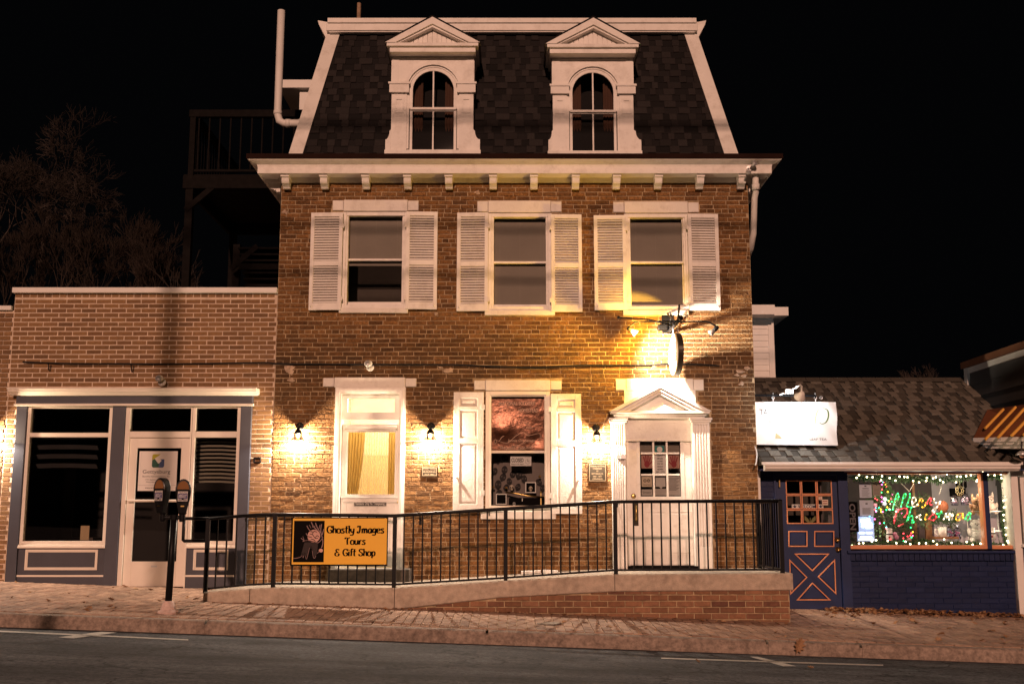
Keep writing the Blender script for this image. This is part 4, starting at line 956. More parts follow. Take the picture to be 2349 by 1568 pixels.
mb = MB().lathe([(.016,0),(.02,.05),(.04,.09),(.035,.095),(.0,.09)], (0,0,0), 12); mb.tilt(0, Matrix.Translation((x-.02,-.34,z-.01)) @ Matrix.Rotation(3.3, 4, 'Y') @ Matrix.Rotation(.6,4,'X')); obj('lamp_head', mb, galv, t, smooth=True)
x, z = U(591, 1055, 0); tag(obj('outlet_box', MB().frame(x-.05, x+.05, z-.035, z+.035, .012, -.05, 0), black, None, .004), 'small dark outlet box on brick between the two buildings', 'outlet box')
# cable across both fronts
cp = []
rng = random.Random(12)
for px, py in ((52,829),(110,831),(180,833),(300,834),(440,833.5),(600,831),(637,833),(760,835),(900,835.5),(1050,836),(1100,838),(1230,841),(1330,838),(1480,836),(1530,834),(1610,835),(1650,838)):
    x, z = U(px, py, -.03); cp.append((x, -.025 + rng.uniform(-.006,.004), z + rng.uniform(-.004,.004)))
mb = MB().tube(spline(cp, 5), .008, 6); mb.tube(spline([(a, b_-.012, c-.012+.01*sin(i*2.1)) for i, (a, b_, c) in enumerate(cp)], 5), .005, 5)
for i in (1, 3): a = cp[i]; mb.tube([a, (a[0]+.01,a[1],a[2]-.1), (a[0]+.03,a[1],a[2]-.12), (a[0]+.04,a[1],a[2]-.03)], .005, 5)
tag(obj('utility_cable', mb, mk('black_rubber', (.01,.01,.01), .7), None, smooth=True), 'black cable running across both brick fronts above the doors', 'cable')
# ---- projecting sign bracket with spot lamps
bx_, bz_ = U(1533, 740, -.02)
t = thing('sign_bracket', (bx_, 0, bz_), 'black iron bracket with two spot lamps above the shop door', 'sign bracket')
zt, zb_ = Z(713,-.02), Z(764,-.02); armz = Z(738,-1.0)
obj('wall_plate', MB().box(bx_-.09, bx_+.07, -.03, -.002, zb_, zt), black, t, .006)
obj('transformer', MB().box(bx_-.16, bx_-.02, -.12, -.02, Z(757,-.1), Z(744,-.1)-.0), black, t, .015)
xe = X(1559, 729, -1.15); xe0 = bx_+.0; armz = Z(729, -1.15)
mb = MB().tube([(bx_,-.02,zb_+.1),(bx_,-.2,armz-.05) if False else (bx_,-.03,armz),(bx_+.0,-1.15,armz)], .022, 8)
for i in range(20):
    y0 = -.1-i*.05; mb.tube([(bx_+.024*cos(i*1.2+k*.6), y0-.0083*k, armz+.024*sin(i*1.2+k*.6)) for k in range(7)], .005, 4)
mb.ball((bx_,-1.16,armz), .035, 10, 6); obj('twisted_arm', mb, black, t, smooth=True)
mb = MB().tube([(bx_-.02,-.03,zt-.03),(bx_,-.75,armz+.02)], .011, 6)
for k, (yy, r_) in enumerate(((-1.02,.1),(-.25,.12))):
    mb.tube([(bx_, yy+r_*(1-t_)*cos(t_*5.5), armz+.03+r_*.9+r_*(1-.55*t_)*sin(t_*5.5-1.5)) for t_ in [i/14 for i in range(15)]], .012, 6)
obj('scrollwork', mb, black, t, smooth=True)
yb = -.62; zbar = Z(737.5, yb)
xl0, xl1, xr0, xr1 = X(1470,737,yb), X(1447,757,yb), X(1630,737,yb), X(1640,757,yb)
mb = MB().tube(spline([(X(1441,753,yb),yb,Z(752,yb)),(X(1452,745,yb),yb,Z(743,yb)),(X(1468,738,yb),yb,zbar),(X(1560,737,yb),yb,zbar),(X(1618,737,yb),yb,zbar),(X(1634,743,yb),yb,Z(743,yb)),(X(1646,751,yb),yb,Z(751,yb))], 5), .012, 7)
obj('lamp_bar', mb, black, t, smooth=True)
mb = MB().tube([(X(1419,728,-.9),-.9,Z(728,-.9)),(X(1490,733,-.75),-.75,Z(733,-.75)),(bx_,-.55,armz)], .011, 7); mb.ball((X(1419,728,-.9),-.9,Z(728,-.9)), .022, 8, 5); obj('stay_rod', mb, black, t, smooth=True)
def spothead(px0, py0, px1, py1, lit):
    a = Vector((X(px0,py0,yb), yb, Z(py0,yb))); c = Vector((X(px1,py1,yb), yb+.0, Z(py1,yb))); d = (c-a).normalized(); M = Matrix.Translation(a) @ Vector(d).to_track_quat('Z','Y').to_matrix().to_4x4()
    mb = MB().lathe([(.0,-.02),(.026,-.015),(.03,.0),(.03,.055),(.0,.055)], (0,0,0), 12); mb.tilt(0, M); obj('lamp_holder', mb, black, t, smooth=True)
    mb = MB().lathe([(.022,.056),(.026,.08),(.048,.125),(.044,.128),(.0,.115)], (0,0,0), 14); mb.tilt(0, M); obj('reflector_bulb', mb, emit('lit_reflector', (1,.86,.75), 6, base=(.5,.5,.5)) if lit else galv, t, smooth=True)
    return a, c, d
a, c, d = spothead(1442, 752, 1456, 763, True); spothead(1645, 751, 1632, 763, False)
lamp('sign_spot', 'SPOT', a + d*.16, 620, (1,.8,.6), t, .03, (1, .55, -.5), 120, .7)
lamp('sign_spill', 'SPOT', a + d*.16 + Vector((0,-.1,.0)), 215, (1,.52,.06), t, .03, (-.35, .8, .1), 170, .8)
# ---- oval hanging sign
sx, cy_ = bx_+.0, -.68; zt, zb_ = Z(764,-.7), Z(861,-.7); ry = .47; rz = (zt-zb_)/2; cz = (zt+zb_)/2
t = thing('hanging_sign', (sx, cy_, cz), 'white oval shop sign hanging edge on from the iron bracket', 'sign')
mb = MB(); N = 40
ell = [(cy_ + ry*cos(2*pi*k/N), cz + rz*sin(2*pi*k/N)) for k in range(N)]
mb.yz(ell, sx-.035, sx+.035); obj('rim', mb, mk('dark_bronze_edge', (.06,.05,.035), .4, .5), t, .004)
mb = MB().add([(sx-.037, cy_+(ry-.02)*cos(2*pi*k/N), cz+(rz-.02)*sin(2*pi*k/N)) for k in range(N)], [list(range(N))]); obj('face', mb, mk('white_sign_face', (.78,.76,.7), .5), t)
mb = MB()
for k in range(N):
    p_ = [(sx-.0385, cy_+(ry-o)*cos(2*pi*kk/N), cz+(rz-o)*sin(2*pi*kk/N)) for o in (.03,.042) for kk in (k, k+1)]; mb.add(p_, [(0,1,3,2)])
obj('gold_line', mb, mk('gold_paint', (.6,.4,.06), .5), t)
fx = lambda a_, c_: (sx-.0385, cy_-(a_), cz+c_)
mb = MB(); txt('GHOSTLY', 0, .09, 0, .1, mb, .62, fx=fx, bold=.01); txt('IMAGES', 0, -.06, 0, .1, mb, .62, fx=fx, bold=.01); obj('lettering', mb, mk('ochre_ink', (.35,.22,.04), .6), t)
mb = MB().add([(sx-.0385, cy_+.08*cos(k*pi/8), cz+.235+.055*sin(k*pi/8)) for k in range(16)], [list(range(16))]); o = obj('emblem', mb, ink, t)
obj('ghost', MB().add([(sx-.0392, cy_+a_, cz+.235+c_) for a_, c_ in ((-.025,-.035),(.03,-.04),(.035,.02),(.01,.04),(-.03,.02))], [list(range(5))]), paper, t)
mb = MB()
for yy in (cy_+.22, cy_-.22):
    z = armz-.02; zq = cz + rz*sqrt(1-(.22/ry)**2); k = 0
    while z > zq-.005:
        cc = Vector((sx, yy, z-.018)); mb.tube([cc + (Vector((.008*cos(a_),0,.02*sin(a_))) if k % 2 else Vector((0,.008*cos(a_),.02*sin(a_)))) for a_ in [i*pi/4 for i in range(9)]], .003, 4); z -= .032; k += 1
obj('chain', mb, galv, t)

# ================================================================ left shopfront building
SX0, SX1 = X(19, 900, 0), XL-.002
shop = thing('shopfront_building', (SX0, 0, .35), 'one storey brick building with a blue grey shopfront', 'shop')
ztop = Z(672, 0); SY = -.03
q_all = R(22,905,576,1335,0); zsill0 = zs(-5,0)-.1
sh = (q_all[0]+.02, X(569,1100,0), zsill0, Z(890,0))
NX0 = -7.6
mb = wall_panel(MB(), SX0, SX1, -.2, ztop, [sh], .0015, .35); wl = obj('wall', mb, mortar_new, shop)
mb = MB(); mb.quad((SX0,.006,-.2),(SX0,7,-.2),(SX0,7,ztop),(SX0,.006,ztop)); mb.box(SX0, SX1, .35, 7, ztop-.25, ztop-.2); mb.quad((SX0,7,-.2),(SX1,7,-.2),(SX1,7,ztop),(SX0,7,ztop)); obj('shell', mb, mortar_new, shop)
items = courses(SX0, SX1, .2, ztop-.065, .2105, .0655, .015, [(sh[0],sh[1],sh[2],sh[3]+.02)], 13, 0, .01, zf=lambda x: zs(x,0))
rng = random.Random(14); xx = SX0
while xx < SX1-.1: items.append((Vector((xx+.05, 0, ztop-.032)), ROT_WALL, .092, .055)); xx += .105
pieces(wl, items, brick_new, 'brick', .0045, .0015, 300, 15)
e = R(18,659,638,671,-.06); obj('coping', MB().box(SX0-.02, SX1, -.07, .4, e[2], e[3]), vinyl, shop, .006)
nb_ = thing('next_brick_building', (-9, 0, .4), 'brick building end at the left edge with a lower white coping', 'building')
NZ = Z(712,0); w2 = obj('wall', wall_panel(MB(), -10, SX0-.002, -.2, NZ, [], .008, .3), mortar_new, nb_)
pieces(w2, courses(-8.2, SX0-.004, .2, NZ, .2105, .0655, .012, [], 16, 0, .01, zf=lambda x: zs(x,0)), brick_new, 'brick', .006, .0018, 300, 17)
obj('coping', MB().box(-10, SX0-.025, -.05, .4, NZ, Z(702,0)), vinyl, nb_, .006); obj('shell', MB().box(-10, SX0-.005, .3, 7, -.2, NZ), mortar_new, nb_)
# timber front
mb = MB()
def post(pt, pb, y0=-.06, y1=.1):
    a0, a1 = X(pt[0],930,y0), X(pt[1],930,y0); b0, b1 = X(pb[0],1330,y0), X(pb[1],1330,y0); xa, xb = (a0+b0)/2, (a1+b1)/2
    mb.box(xa, xb, y0, y1, zs(xa,0)-.02, Z(926,y0)); return xa, xb
pA = post((34,57),(16,40)); pB = post((254,283),(241,270)); pC = post((549,573),(541,567))
hz = R(33,903,575,926,-.08); mb.box(pA[0]-.01, pC[1]+.01, -.08, .1, Z(926,-.08), Z(901,-.08))
front = obj('timber_front', mb, bluegrey, shop, .005)
mb = MB(); cz0, cz1 = Z(902,-.1), Z(889,-.2)
pr = [(.1,cz1+.01),(-.22,cz1+.0),(-.22,cz1-.02),(-.2,cz1-.025),(-.19,cz1-.05),(-.15,cz1-.07),(-.13,cz1-.09),(-.1,cz1-.1),(-.1,cz0-.01),(.1,cz0-.01)]
mb.yz(pr, pA[0]-.09, pC[1]+.09); mb.box(pA[0]-.03, pC[1]+.03, -.105, -.04, Z(930,-.09), Z(926,-.09)+.004); obj('front_cornice', mb, cream, shop, .004)
Yg = .03
def light(nm, q, mul=None):
    a, b_, c, e = R(*q, Yg); obj('pane', MB().quad((a-.01,Yg,c-.01),(b_+.01,Yg,c-.01),(b_+.01,Yg,e+.01),(a-.01,Yg,e+.01)), pane, nm)
mb = MB()
zhd = Z(930,-.03)
def sash(x0, x1, px_list, f=.045):
    "outer frame x0..x1 with openings given in picture rows"
    zb_ = Z(px_list[-1][1],-.02)-f; mb.box(x0, x0+f, -.03, .06, zb_, zhd); mb.box(x1-f, x1, -.03, .06, zb_, zhd)
    rows = [(Z(a,-.02), Z(b_,-.02)) for a, b_ in px_list]
    mb.box(x0+f, x1-f, -.03, .06, rows[0][0], zhd)
    for (a, b_), (c, e) in zip(rows[:-1], rows[1:]): mb.box(x0+f, x1-f, -.03, .06, c, b_)
    mb.box(x0+f, x1-f, -.03, .06, zb_, rows[-1][1]); return zb_
zA = sash(pA[1]+.005, pB[0]-.005, [(936,992),(1002,1240)])
w1 = obj('window', mb, cream, shop, .004); light(w1, (58,935,247,993)); light(w1, (52,1001,243,1241))
mb = MB(); xs0 = X(436,1100,-.02); zC = sash(xs0, pC[0]-.005, [(936,989),(1003,1240)])
w2_ = obj('window', mb, cream, shop, .004); light(w2_, (445,935,543,990)); light(w2_, (443,1002,543,1241))
# door
xd0, xd1 = pB[1]+.005, xs0-.005; mb = MB(); zgd = zs(-4.9,0)
mb.box(xd0, xd0+.06, -.03, .08, zgd-.03, zhd); mb.box(xd1-.02, xd1, -.03, .08, zgd-.03, zhd); mb.box(xd0+.06, xd1-.02, -.03, .08, Z(1003,-.02), Z(989,-.02)); mb.box(xd0+.06, xd1-.02, -.03, .08, Z(936,-.02), zhd)
dfr = obj('door_frame', mb, cream, shop, .004); light(dfr, (291,935,437,990))
a, b_, c, e = R(308,1027,410,1287,.0); dx0, dx1 = xd0+.065, xd1-.025; dz1 = Z(1004,0); dz0 = zgd+.005
mb = MB(); mb.box(dx0, a, .0, .045, dz0, dz1); mb.box(b_, dx1, 0, .045, dz0, dz1); mb.box(a, b_, 0, .045, e, dz1); mb.box(a, b_, 0, .045, dz0, c)
sdoor = obj('door', mb, cream, shop, .003); obj('pane', MB().quad((a,.02,c),(b_,.02,c),(b_,.02,e),(a,.02,e)), pane, sdoor)
obj('push_bar', MB().tube([(dx0+.03,-.05,Z(1148,0)),(dx1-.03,-.05,Z(1148,0))], .018, 8).box(dx0+.03, dx0+.06, -.05, 0, Z(1148,0)-.02, Z(1148,0)+.02), cream, sdoor, smooth=False)
obj('mail_slot', MB().box((a+b_)/2-.03, (a+b_)/2+.05, -.006, 0, Z(1300,0), Z(1296,0)), galv, sdoor)
# lower panels
for xa, xb, zt in ((pA[1], pB[0], zA), (xd1, pC[0], zC)):
    mb = MB(); zb_ = zs((xa+xb)/2,0)-.03; mb.box(xa, xb, -.02, .08, zb_, zt-.05)
    st = obj('stall_riser', mb, bluegrey, shop)
    mb = MB(); mb.box(xa, xb, -.065, -.0, zt-.05, zt-.02); mb.box(xa, xb, -.045, 0, zt-.02, zt-.001)
    zq = zb_+.03; zp0, zp1 = Z(1317,-.03), Z(1256,-.03); zp0 += 0
    mb.frame(xa+.1, xb-.1, zp0+.06, zp1-.02, .022, -.034, -.02); mb.frame(xa+.122, xb-.122, zp0+.082, zp1-.042, .015, -.028, -.02); mb.box(xa, xb, -.03, -.02, zp0-.03, zp0-.005)
    obj('panel_moulding', mb, cream, st, .003)
# inside of the shop
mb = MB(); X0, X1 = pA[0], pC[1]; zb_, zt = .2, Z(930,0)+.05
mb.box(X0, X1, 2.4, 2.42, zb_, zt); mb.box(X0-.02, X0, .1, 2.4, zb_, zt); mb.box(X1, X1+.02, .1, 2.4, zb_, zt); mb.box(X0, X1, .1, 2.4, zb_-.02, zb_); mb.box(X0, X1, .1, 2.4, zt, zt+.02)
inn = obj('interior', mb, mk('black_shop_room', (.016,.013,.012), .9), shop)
def reflection_slats(q, mat, pitch, par_):
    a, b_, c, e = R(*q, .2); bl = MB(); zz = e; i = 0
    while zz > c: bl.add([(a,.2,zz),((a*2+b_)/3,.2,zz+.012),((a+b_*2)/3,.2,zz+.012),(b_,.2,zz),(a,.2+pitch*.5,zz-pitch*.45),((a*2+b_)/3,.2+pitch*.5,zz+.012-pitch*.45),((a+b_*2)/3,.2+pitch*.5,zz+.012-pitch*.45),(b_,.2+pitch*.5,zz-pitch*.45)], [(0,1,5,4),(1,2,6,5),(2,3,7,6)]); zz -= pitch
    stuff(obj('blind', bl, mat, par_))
reflection_slats((440,1004,541,1108), mk('pale_reflection', (.5,.45,.36), .4), .055, w2_); reflection_slats((66,1000,222,1085), mk('grey_reflection', (.07,.065,.065), .5), .13, w1)  # added slats imitate street reflections in the glass; no blinds hang here
mb = MB(); mb.box(X(120,1100,1.7), X(170,1100,1.7), 1.7, 1.75, .35, 2.1); mb.box(X(60,1200,1.9), X(215,1200,1.9), 1.9, 2.3, .35, 1.05); obj('counter', mb, mk('brown_counter', (.05,.03,.02), .6), inn)
mb = MB().box(X(185,1212,1), X(205,1212,1), 1, 1.02, Z(1238,1), Z(1205,1)); tag(obj('floor_card', mb, mk('brown_card', (.4,.28,.16), .8)), 'small leaning card on the floor inside the large shop window', 'card')
x, z = U(358,940,1.8); tag(obj('exit_sign', MB().box(x-.1, x+.1, 1.8, 1.84, z-.05, z+.05), emit('red_exit', (1,.02,.03), 1.2)), 'small red lit exit sign inside the shop transom', 'exit sign')
# ---- poster in the shop door
q = R(317,1034,405,1125,-.004); t = thing('door_poster', (q[0], -.004, q[2]), 'white company poster with a square arrow logo on the shopfront door glass', 'poster')
obj('sheet', MB().box(q[0], q[1], .012, .016, q[2], q[3]), mk('poster_white', (.7,.66,.62), .5, var=.02), t)
mb = MB(); w_, h_ = q[1]-q[0], q[3]-q[2]; Yt = .0105; ax = q[0]+w_*.47
gray = mk('dark_grey_ink', (.05,.05,.055), .6)
txt('Gettysburg', ax, q[2]+h_*.485, Yt, h_*.095, mb, w_*.72, bold=-.0); txt('Benefits Administrators, Inc.', ax, q[2]+h_*.365, Yt, h_*.042, mb, w_*.72); txt('777 Baltimore Street', ax, q[2]+h_*.28, Yt, h_*.034, mb, w_*.56); txt('Gettysburg, PA', ax-w_*.07, q[2]+h_*.225, Yt, h_*.034, mb, w_*.38)
txt('PRIVATE', q[0]+w_*.2, q[2]+h_*.07, Yt, h_*.035, mb, w_*.27, align='l', bold=.005); mb.box(q[0]+.005, q[1]-.005, Yt, Yt+.001, q[2]+h_*.14, q[2]+h_*.143); obj('lettering', mb, gray, t)
L0, L1, M0, M1 = q[0]+w_*.34, q[0]+w_*.66, q[2]+h_*.585, q[2]+h_*.925
def rr(fx): return [(L0+(L1-L0)*a_, M0+(M1-M0)*c_) for a_, c_ in fx]
for pts, col, nm in (([(.0,.55),(.22,.68),(.70,1.),(.1,1.),(0,.9)], (.42,.4,.03), 'olive'), ([(.0,.54),(.21,.66),(.52,.28),(.62,.36),(.55,0.),(.1,0),(0,.1)], (.02,.09,.06), 'green'), ([(.56,0),(.9,0),(1,.1),(1,.62),(.66,.62),(.78,.52),(.63,.36)], (.05,.08,.2), 'blue')):
    obj('logo', MB().add([(a_, Yt, c_) for a_, c_ in rr(pts)], [list(range(len(pts)))]), mk(nm+'_ink', col, .6), t)
# ================================================================ ramp with railing
RN = [(466,1357,1358.5),(573,1349.5,1377),(629,1346.5,1379),(905,1347.5,1384),(1147,1332,1370),(1410,1316.5,1356),(1819,1314,1353)]
PT = [(X(p, a, RAMP_Y), Z(a, RAMP_Y), Z(c, RAMP_Y)) for p, a, c in RN]
PT = [(x, zt, min(zb_, zs(x, RAMP_Y)-.06) if i < 3 else (min(zb_, zs(x, RAMP_Y)-.01) if i == 3 else zb_)) for i, (x, zt, zb_) in enumerate(PT)]
def lin(x, k):
    for (xa, *a), (xb, *b_) in zip(PT[:-1], PT[1:]):
        if x <= xb: return a[k] + (b_[k]-a[k])*(x-xa)/(xb-xa)
    return PT[-1][k+1]
accessramp = thing('access_ramp', (PT[0][0], RAMP_Y, PT[0][1]), 'long concrete edged ramp with brick base rising to the shop door', 'ramp')
N = len(PT)
def seg(nodes_):
    mb = MB(); N_ = len(nodes_)
    for k, (x, zt, zb_) in enumerate(nodes_):
        x += .004 if k == 0 else (-.004 if k == N_-1 else 0)
        mb.v += [(x, RAMP_Y+.012, zb_), (x, RAMP_Y, zb_+.012), (x, RAMP_Y, zt-.014), (x, RAMP_Y+.014, zt), (x, RAMP_Y+.19, zt), (x, RAMP_Y+.19, zb_)]
    for i in range(N_-1):
        for k in range(6): mb.f.append([i*6+k, (i+1)*6+k, (i+1)*6+(k+1)%6, i*6+(k+1)%6])
    mb.f += [list(range(5,-1,-1)), list(range((N_-1)*6, N_*6))]; mb.r = [0]*len(mb.f)
    obj('concrete_edge', mb, concrete, accessramp)
for a_, b_ in ((0,1),(1,3),(3,5),(5,6)): seg(PT[a_:b_+1])
xr = X(1812, 1390, RAMP_Y+.03)
mb = MB(); 
for i in range(N-1):
    (xa, za, _), (xb, zb_, _) = PT[i], PT[i+1]
    mb.quad((xa, RAMP_Y+.19, za-.008), (xb, RAMP_Y+.19, zb_-.008), (xb, .0, zb_-.008), (xa, 0, za-.008))
mb.box(xr-.02, PT[-1][0]-.002, RAMP_Y+.19, 0, PT[-1][2], PT[-1][1]-.01)
deck = obj('walkway', mb, sandjoint, accessramp)
items = []; rng = random.Random(41)
for i in range(N-1):
    (xa, za, _), (xb, zb_, _) = PT[i], PT[i+1]; s = (zb_-za)/(xb-xa)
    ax = Matrix((Vector((1,0,s)).normalized(), Vector((s,0,-1)).normalized(), Vector((0,1,0)))).transposed()
    r_ = 0; y = RAMP_Y+.2
    while y < -.01:
        x = xa - (.105 if r_ % 2 else 0)
        while x < xb:
            p_, q_ = max(x, xa), min(x+.21, xb)
            if q_-p_ > .03: c = (p_+q_)/2; items.append((Vector((c, y+.0525, za+s*(c-xa)-.004+rng.uniform(-.002,.002))), ax, q_-p_-.008, .097))
            x += .21
        y += .105; r_ += 1
pieces(deck, items, paver_grey, 'paving_brick', .005, .001, 300, 42)
YB_ = RAMP_Y+.03
bw = obj('base_wall', MB().add([p for x, zt, zb_ in PT[3:] for p in ((min(x, xr), YB_+.006, zs(x, YB_)-.1), (min(x, xr), YB_+.006, zb_+.02))], [(i*2, i*2+2, i*2+3, i*2+1) for i in range(len(PT)-4)]), mortar, accessramp)
obj('base_return', MB().box(xr-.1, xr, YB_+.007, -.0, zs(xr,-.7)-.15, PT[-1][2]+.01), brick_base, accessramp)
its = []
for it in courses(X(880,1385,YB_), xr, -.175, .5, .211, .0735, .0125, [], 43, 0, .0, Y=YB_):
    (L_, ax, w_, h_) = it; zt = lin(L_.x, 1)
    if L_.z-h_/2 > zt-.02 or L_.z+h_/2 < zs(L_.x, YB_)+.012: continue
    top = min(L_.z+h_/2, zt+.002); bot = L_.z-h_/2
    if top-bot > .02: its.append((Vector((L_.x, YB_, (top+bot)/2)), ax, w_, top-bot))
pieces(bw, its, brick_base, 'brick', .007, .0015, 300, 44)
# railing
YR = RAMP_Y+.08
TOP = [(478,1188.5),(600,1179.5),(629,1179),(905,1182),(1147,1167),(1410,1150),(1793,1148)]
BOT = [(478,1349),(573,1340),(629,1337.5),(905,1339.5),(1147,1325),(1410,1306.5),(1793,1305.5)]
def rail_z(tab, px):
    for (a, c), (b_, d) in zip(tab[:-1], tab[1:]):
        if px <= b_: return Z(c+(d-c)*(px-a)/(b_-a), YR)
    return Z(tab[-1][1], YR)
rl = thing('ramp_railing', (X(475,1355,YR), YR, Z(1355,YR)), 'black metal railing with thin balusters along the brick ramp', 'railing')
mb = MB().tube([(X(p,1200,YR), YR, rail_z(TOP,p)) for p, _ in TOP], .021, 8); xc = X(1793,1200,YR); zt_, zb2 = rail_z(TOP,1793), rail_z(BOT,1793)
mb.tube([(xc, YR, zt_), (xc, -.06, zt_)], .021, 8)
obj('top_rail', mb, black, rl, smooth=True)
mb = MB(); P = [(X(p,1330,YR), rail_z(BOT,p)) for p, _ in BOT]
for (xa, za), (xb, zb_) in zip(P[:-1], P[1:]): mb.add([(xa,YR-.015,za-.012),(xb,YR-.015,zb_-.012),(xb,YR+.015,zb_-.012),(xa,YR+.015,za-.012),(xa,YR-.015,za+.012),(xb,YR-.015,zb_+.012),(xb,YR+.015,zb_+.012),(xa,YR+.015,za+.012)], [(3,2,1,0),(4,5,6,7),(0,1,5,4),(1,2,6,5),(2,3,7,6),(3,0,4,7)])
mb.box(xc-.015, xc+.015, YR, -.06, zb2-.012, zb2+.012); obj('bottom_rail', mb, black, rl)
PP = [475, 629, 905, 1160, 1412, 1793]
for p in PP:
    x = X(p, 1260, YR); obj('post', MB().box(x-.024, x+.024, YR-.024, YR+.024, lin(x, 0)-.02, rail_z(TOP, p)), black, rl)
obj('post', MB().box(xc-.024, xc+.024, -.11, -.062, PT[-1][1]-.02, zt_), black, rl)
bal = MB().box(-.009,.009,-.009,.009,0,1).mesh('baluster', black)
def baluster(x, y, z0, z1):
    o = bpy.data.objects.new('baluster', bal); COL.objects.link(o); par(o, rl)
    o.matrix_basis = Matrix.Translation((x, y, z0)) @ Matrix.Diagonal((1, 1, z1-z0, 1))
for a, b_ in zip(PP[:-1], PP[1:]):
    k = int(round((b_-a)/21.1))
    for i in range(1, k): p = a+(b_-a)*i/k; baluster(X(p,1260,YR), YR, rail_z(BOT,p), rail_z(TOP,p))
for i in range(1, 11): baluster(xc, YR+(-.08-YR)*i/11, zb2, zt_)
mb = MB().tube([(X(478,1188,YR),YR,Z(1188.5,YR)),(X(424,1188,YR),YR,Z(1188.5,YR)),(X(421,1215,YR),YR,Z(1191,YR)),(X(421,1215,YR),YR,Z(1238,YR)),(X(423,1215,YR),YR,Z(1240,YR)),(X(478,1240,YR),YR,Z(1240,YR))], .02, 8)
obj('end_loop', mb, black, rl, smooth=True)
YW = -.13
hr = thing('wall_handrail', (X(800,1180,YW), 0, Z(1200,YW)), 'black handrail fixed along the brick wall behind the ramp railing', 'handrail')
mb = MB().tube([(X(p,1180,YW), YW, Z(q,YW)) for p, q in ((565,1184),(705,1181),(905,1183),(1147,1168),(1405,1151),(1422,1151))], .019, 8); obj('rail', mb, black, hr, smooth=True)
for p, q in ((563,1186),(720,1183),(963,1180),(1122,1171),(1417,1152)):
    x = X(p,1185,YW); z = Z(q,YW); mb = MB().box(x-.016, x+.016, -.045, -.003, z-.13, z-.03); mb.tube([(x,YW,z-.01),(x,YW+.02,z-.05),(x,-.03,z-.07)], .009, 6); obj('wall_bracket', mb, black, hr)
# yellow sign on the railing
YS = YR-.045
q = R(667,1186,889.5,1297,YS); t = thing('railing_sign', (q[0], YS, q[2]), 'yellow and black ghost tour sign fixed to the ramp railing', 'sign')
obj('board', MB().box(q[0], q[1], YS, YS+.012, q[2], q[3]), ink, t)
w_, h_ = q[1]-q[0], q[3]-q[2]
obj('yellow_field', MB().box(q[0]+.02, q[1]-.012, YS-.002, YS, q[2]+.018, q[3]-.012), mk('sign_yellow', (.9,.5,.03), .45, var=.02), t)
obj('picture_field', MB().box(q[0]+.035, q[0]+w_*.345, YS-.004, YS-.002, q[2]+.045, q[3]-.04), ink, t)
YL = YS-.0055
G = {  # pen strokes of the sign's lettering, unit height
'G': (.62, [[(.58,.82),(.42,.98),(.16,.86),(.06,.48),(.18,.1),(.4,.02),(.54,.16),(.52,.42),(.34,.42)], [(.58,.82),(.5,.72)]]),
'h': (.46, [[(.08,1.02),(.1,.5),(.09,.0)], [(.1,.42),(.22,.62),(.36,.58),(.37,.25),(.42,.0)]]),
'o': (.48, [[(.24,.62),(.07,.48),(.08,.12),(.25,.0),(.41,.14),(.4,.5),(.24,.62),(.12,.56)]]),
's': (.42, [[(.36,.54),(.24,.63),(.1,.52),(.2,.36),(.34,.22),(.28,.03),(.12,.0),(.05,.12)]]),
't': (.36, [[(.2,.98),(.16,.5),(.17,.08),(.3,.02)], [(.02,.66),(.16,.7),(.34,.64)]]),
'l': (.22, [[(.1,1.04),(.12,.5),(.1,.08),(.2,.01)]]),
'y': (.46, [[(.05,.62),(.1,.25),(.24,.1),(.38,.3)], [(.4,.64),(.38,.2),(.3,-.22),(.1,-.3),(.05,-.2)]]),
'I': (.46, [[(.05,.8),(.12,.98),(.4,.96)], [(.3,.96),(.3,.5),(.22,.08),(.06,.02),(.03,.18),(.12,.22)]]),
'm': (.7, [[(.07,.62),(.1,.3),(.08,.0)], [(.1,.4),(.2,.62),(.32,.54),(.33,.0)], [(.34,.4),(.46,.62),(.57,.54),(.57,.2),(.64,.0)]]),
'a': (.47, [[(.38,.5),(.24,.63),(.08,.45),(.08,.12),(.22,.0),(.36,.2)], [(.39,.64),(.37,.3),(.44,.0)]]),
'g': (.47, [[(.38,.52),(.22,.63),(.08,.42),(.12,.14),(.26,.1),(.37,.3)], [(.39,.64),(.38,.1),(.32,-.22),(.14,-.3),(.05,-.18)]]),
'e': (.43, [[(.08,.3),(.36,.4),(.3,.6),(.14,.58),(.06,.3),(.14,.04),(.36,.08)]]),
'T': (.6, [[(.02,.78),(.1,.97),(.32,.92),(.58,.98)], [(.32,.92),(.27,.5),(.3,.0)]]),
'u': (.47, [[(.07,.62),(.06,.2),(.16,.0),(.3,.1),(.37,.35)], [(.38,.63),(.37,.25),(.44,.0)]]),
'r': (.36, [[(.08,.62),(.1,.3),(.08,.0)], [(.1,.38),(.2,.6),(.32,.56)]]),
'&': (.62, [[(.52,.84),(.3,.96),(.16,.78),(.3,.56),(.44,.52)], [(.3,.54),(.08,.38),(.1,.08),(.36,.0),(.52,.2),(.4,.34)]]),
'i': (.22, [[(.1,.62),(.11,.3),(.1,.06),(.18,.0)], [(.08,.8),(.14,.88)]]),
'f': (.34, [[(.36,.92),(.26,1.02),(.16,.86),(.17,.4),(.14,.0)], [(.03,.6),(.18,.62),(.32,.6)]]),
'S': (.52, [[(.46,.84),(.3,.98),(.1,.86),(.14,.62),(.38,.42),(.44,.16),(.26,.0),(.08,.08),(.06,.26)]]),
'p': (.47, [[(.08,.64),(.1,.2),(.08,-.3)], [(.1,.42),(.24,.63),(.4,.5),(.38,.14),(.24,.0),(.12,.1)]]),
' ': (.3, [])}
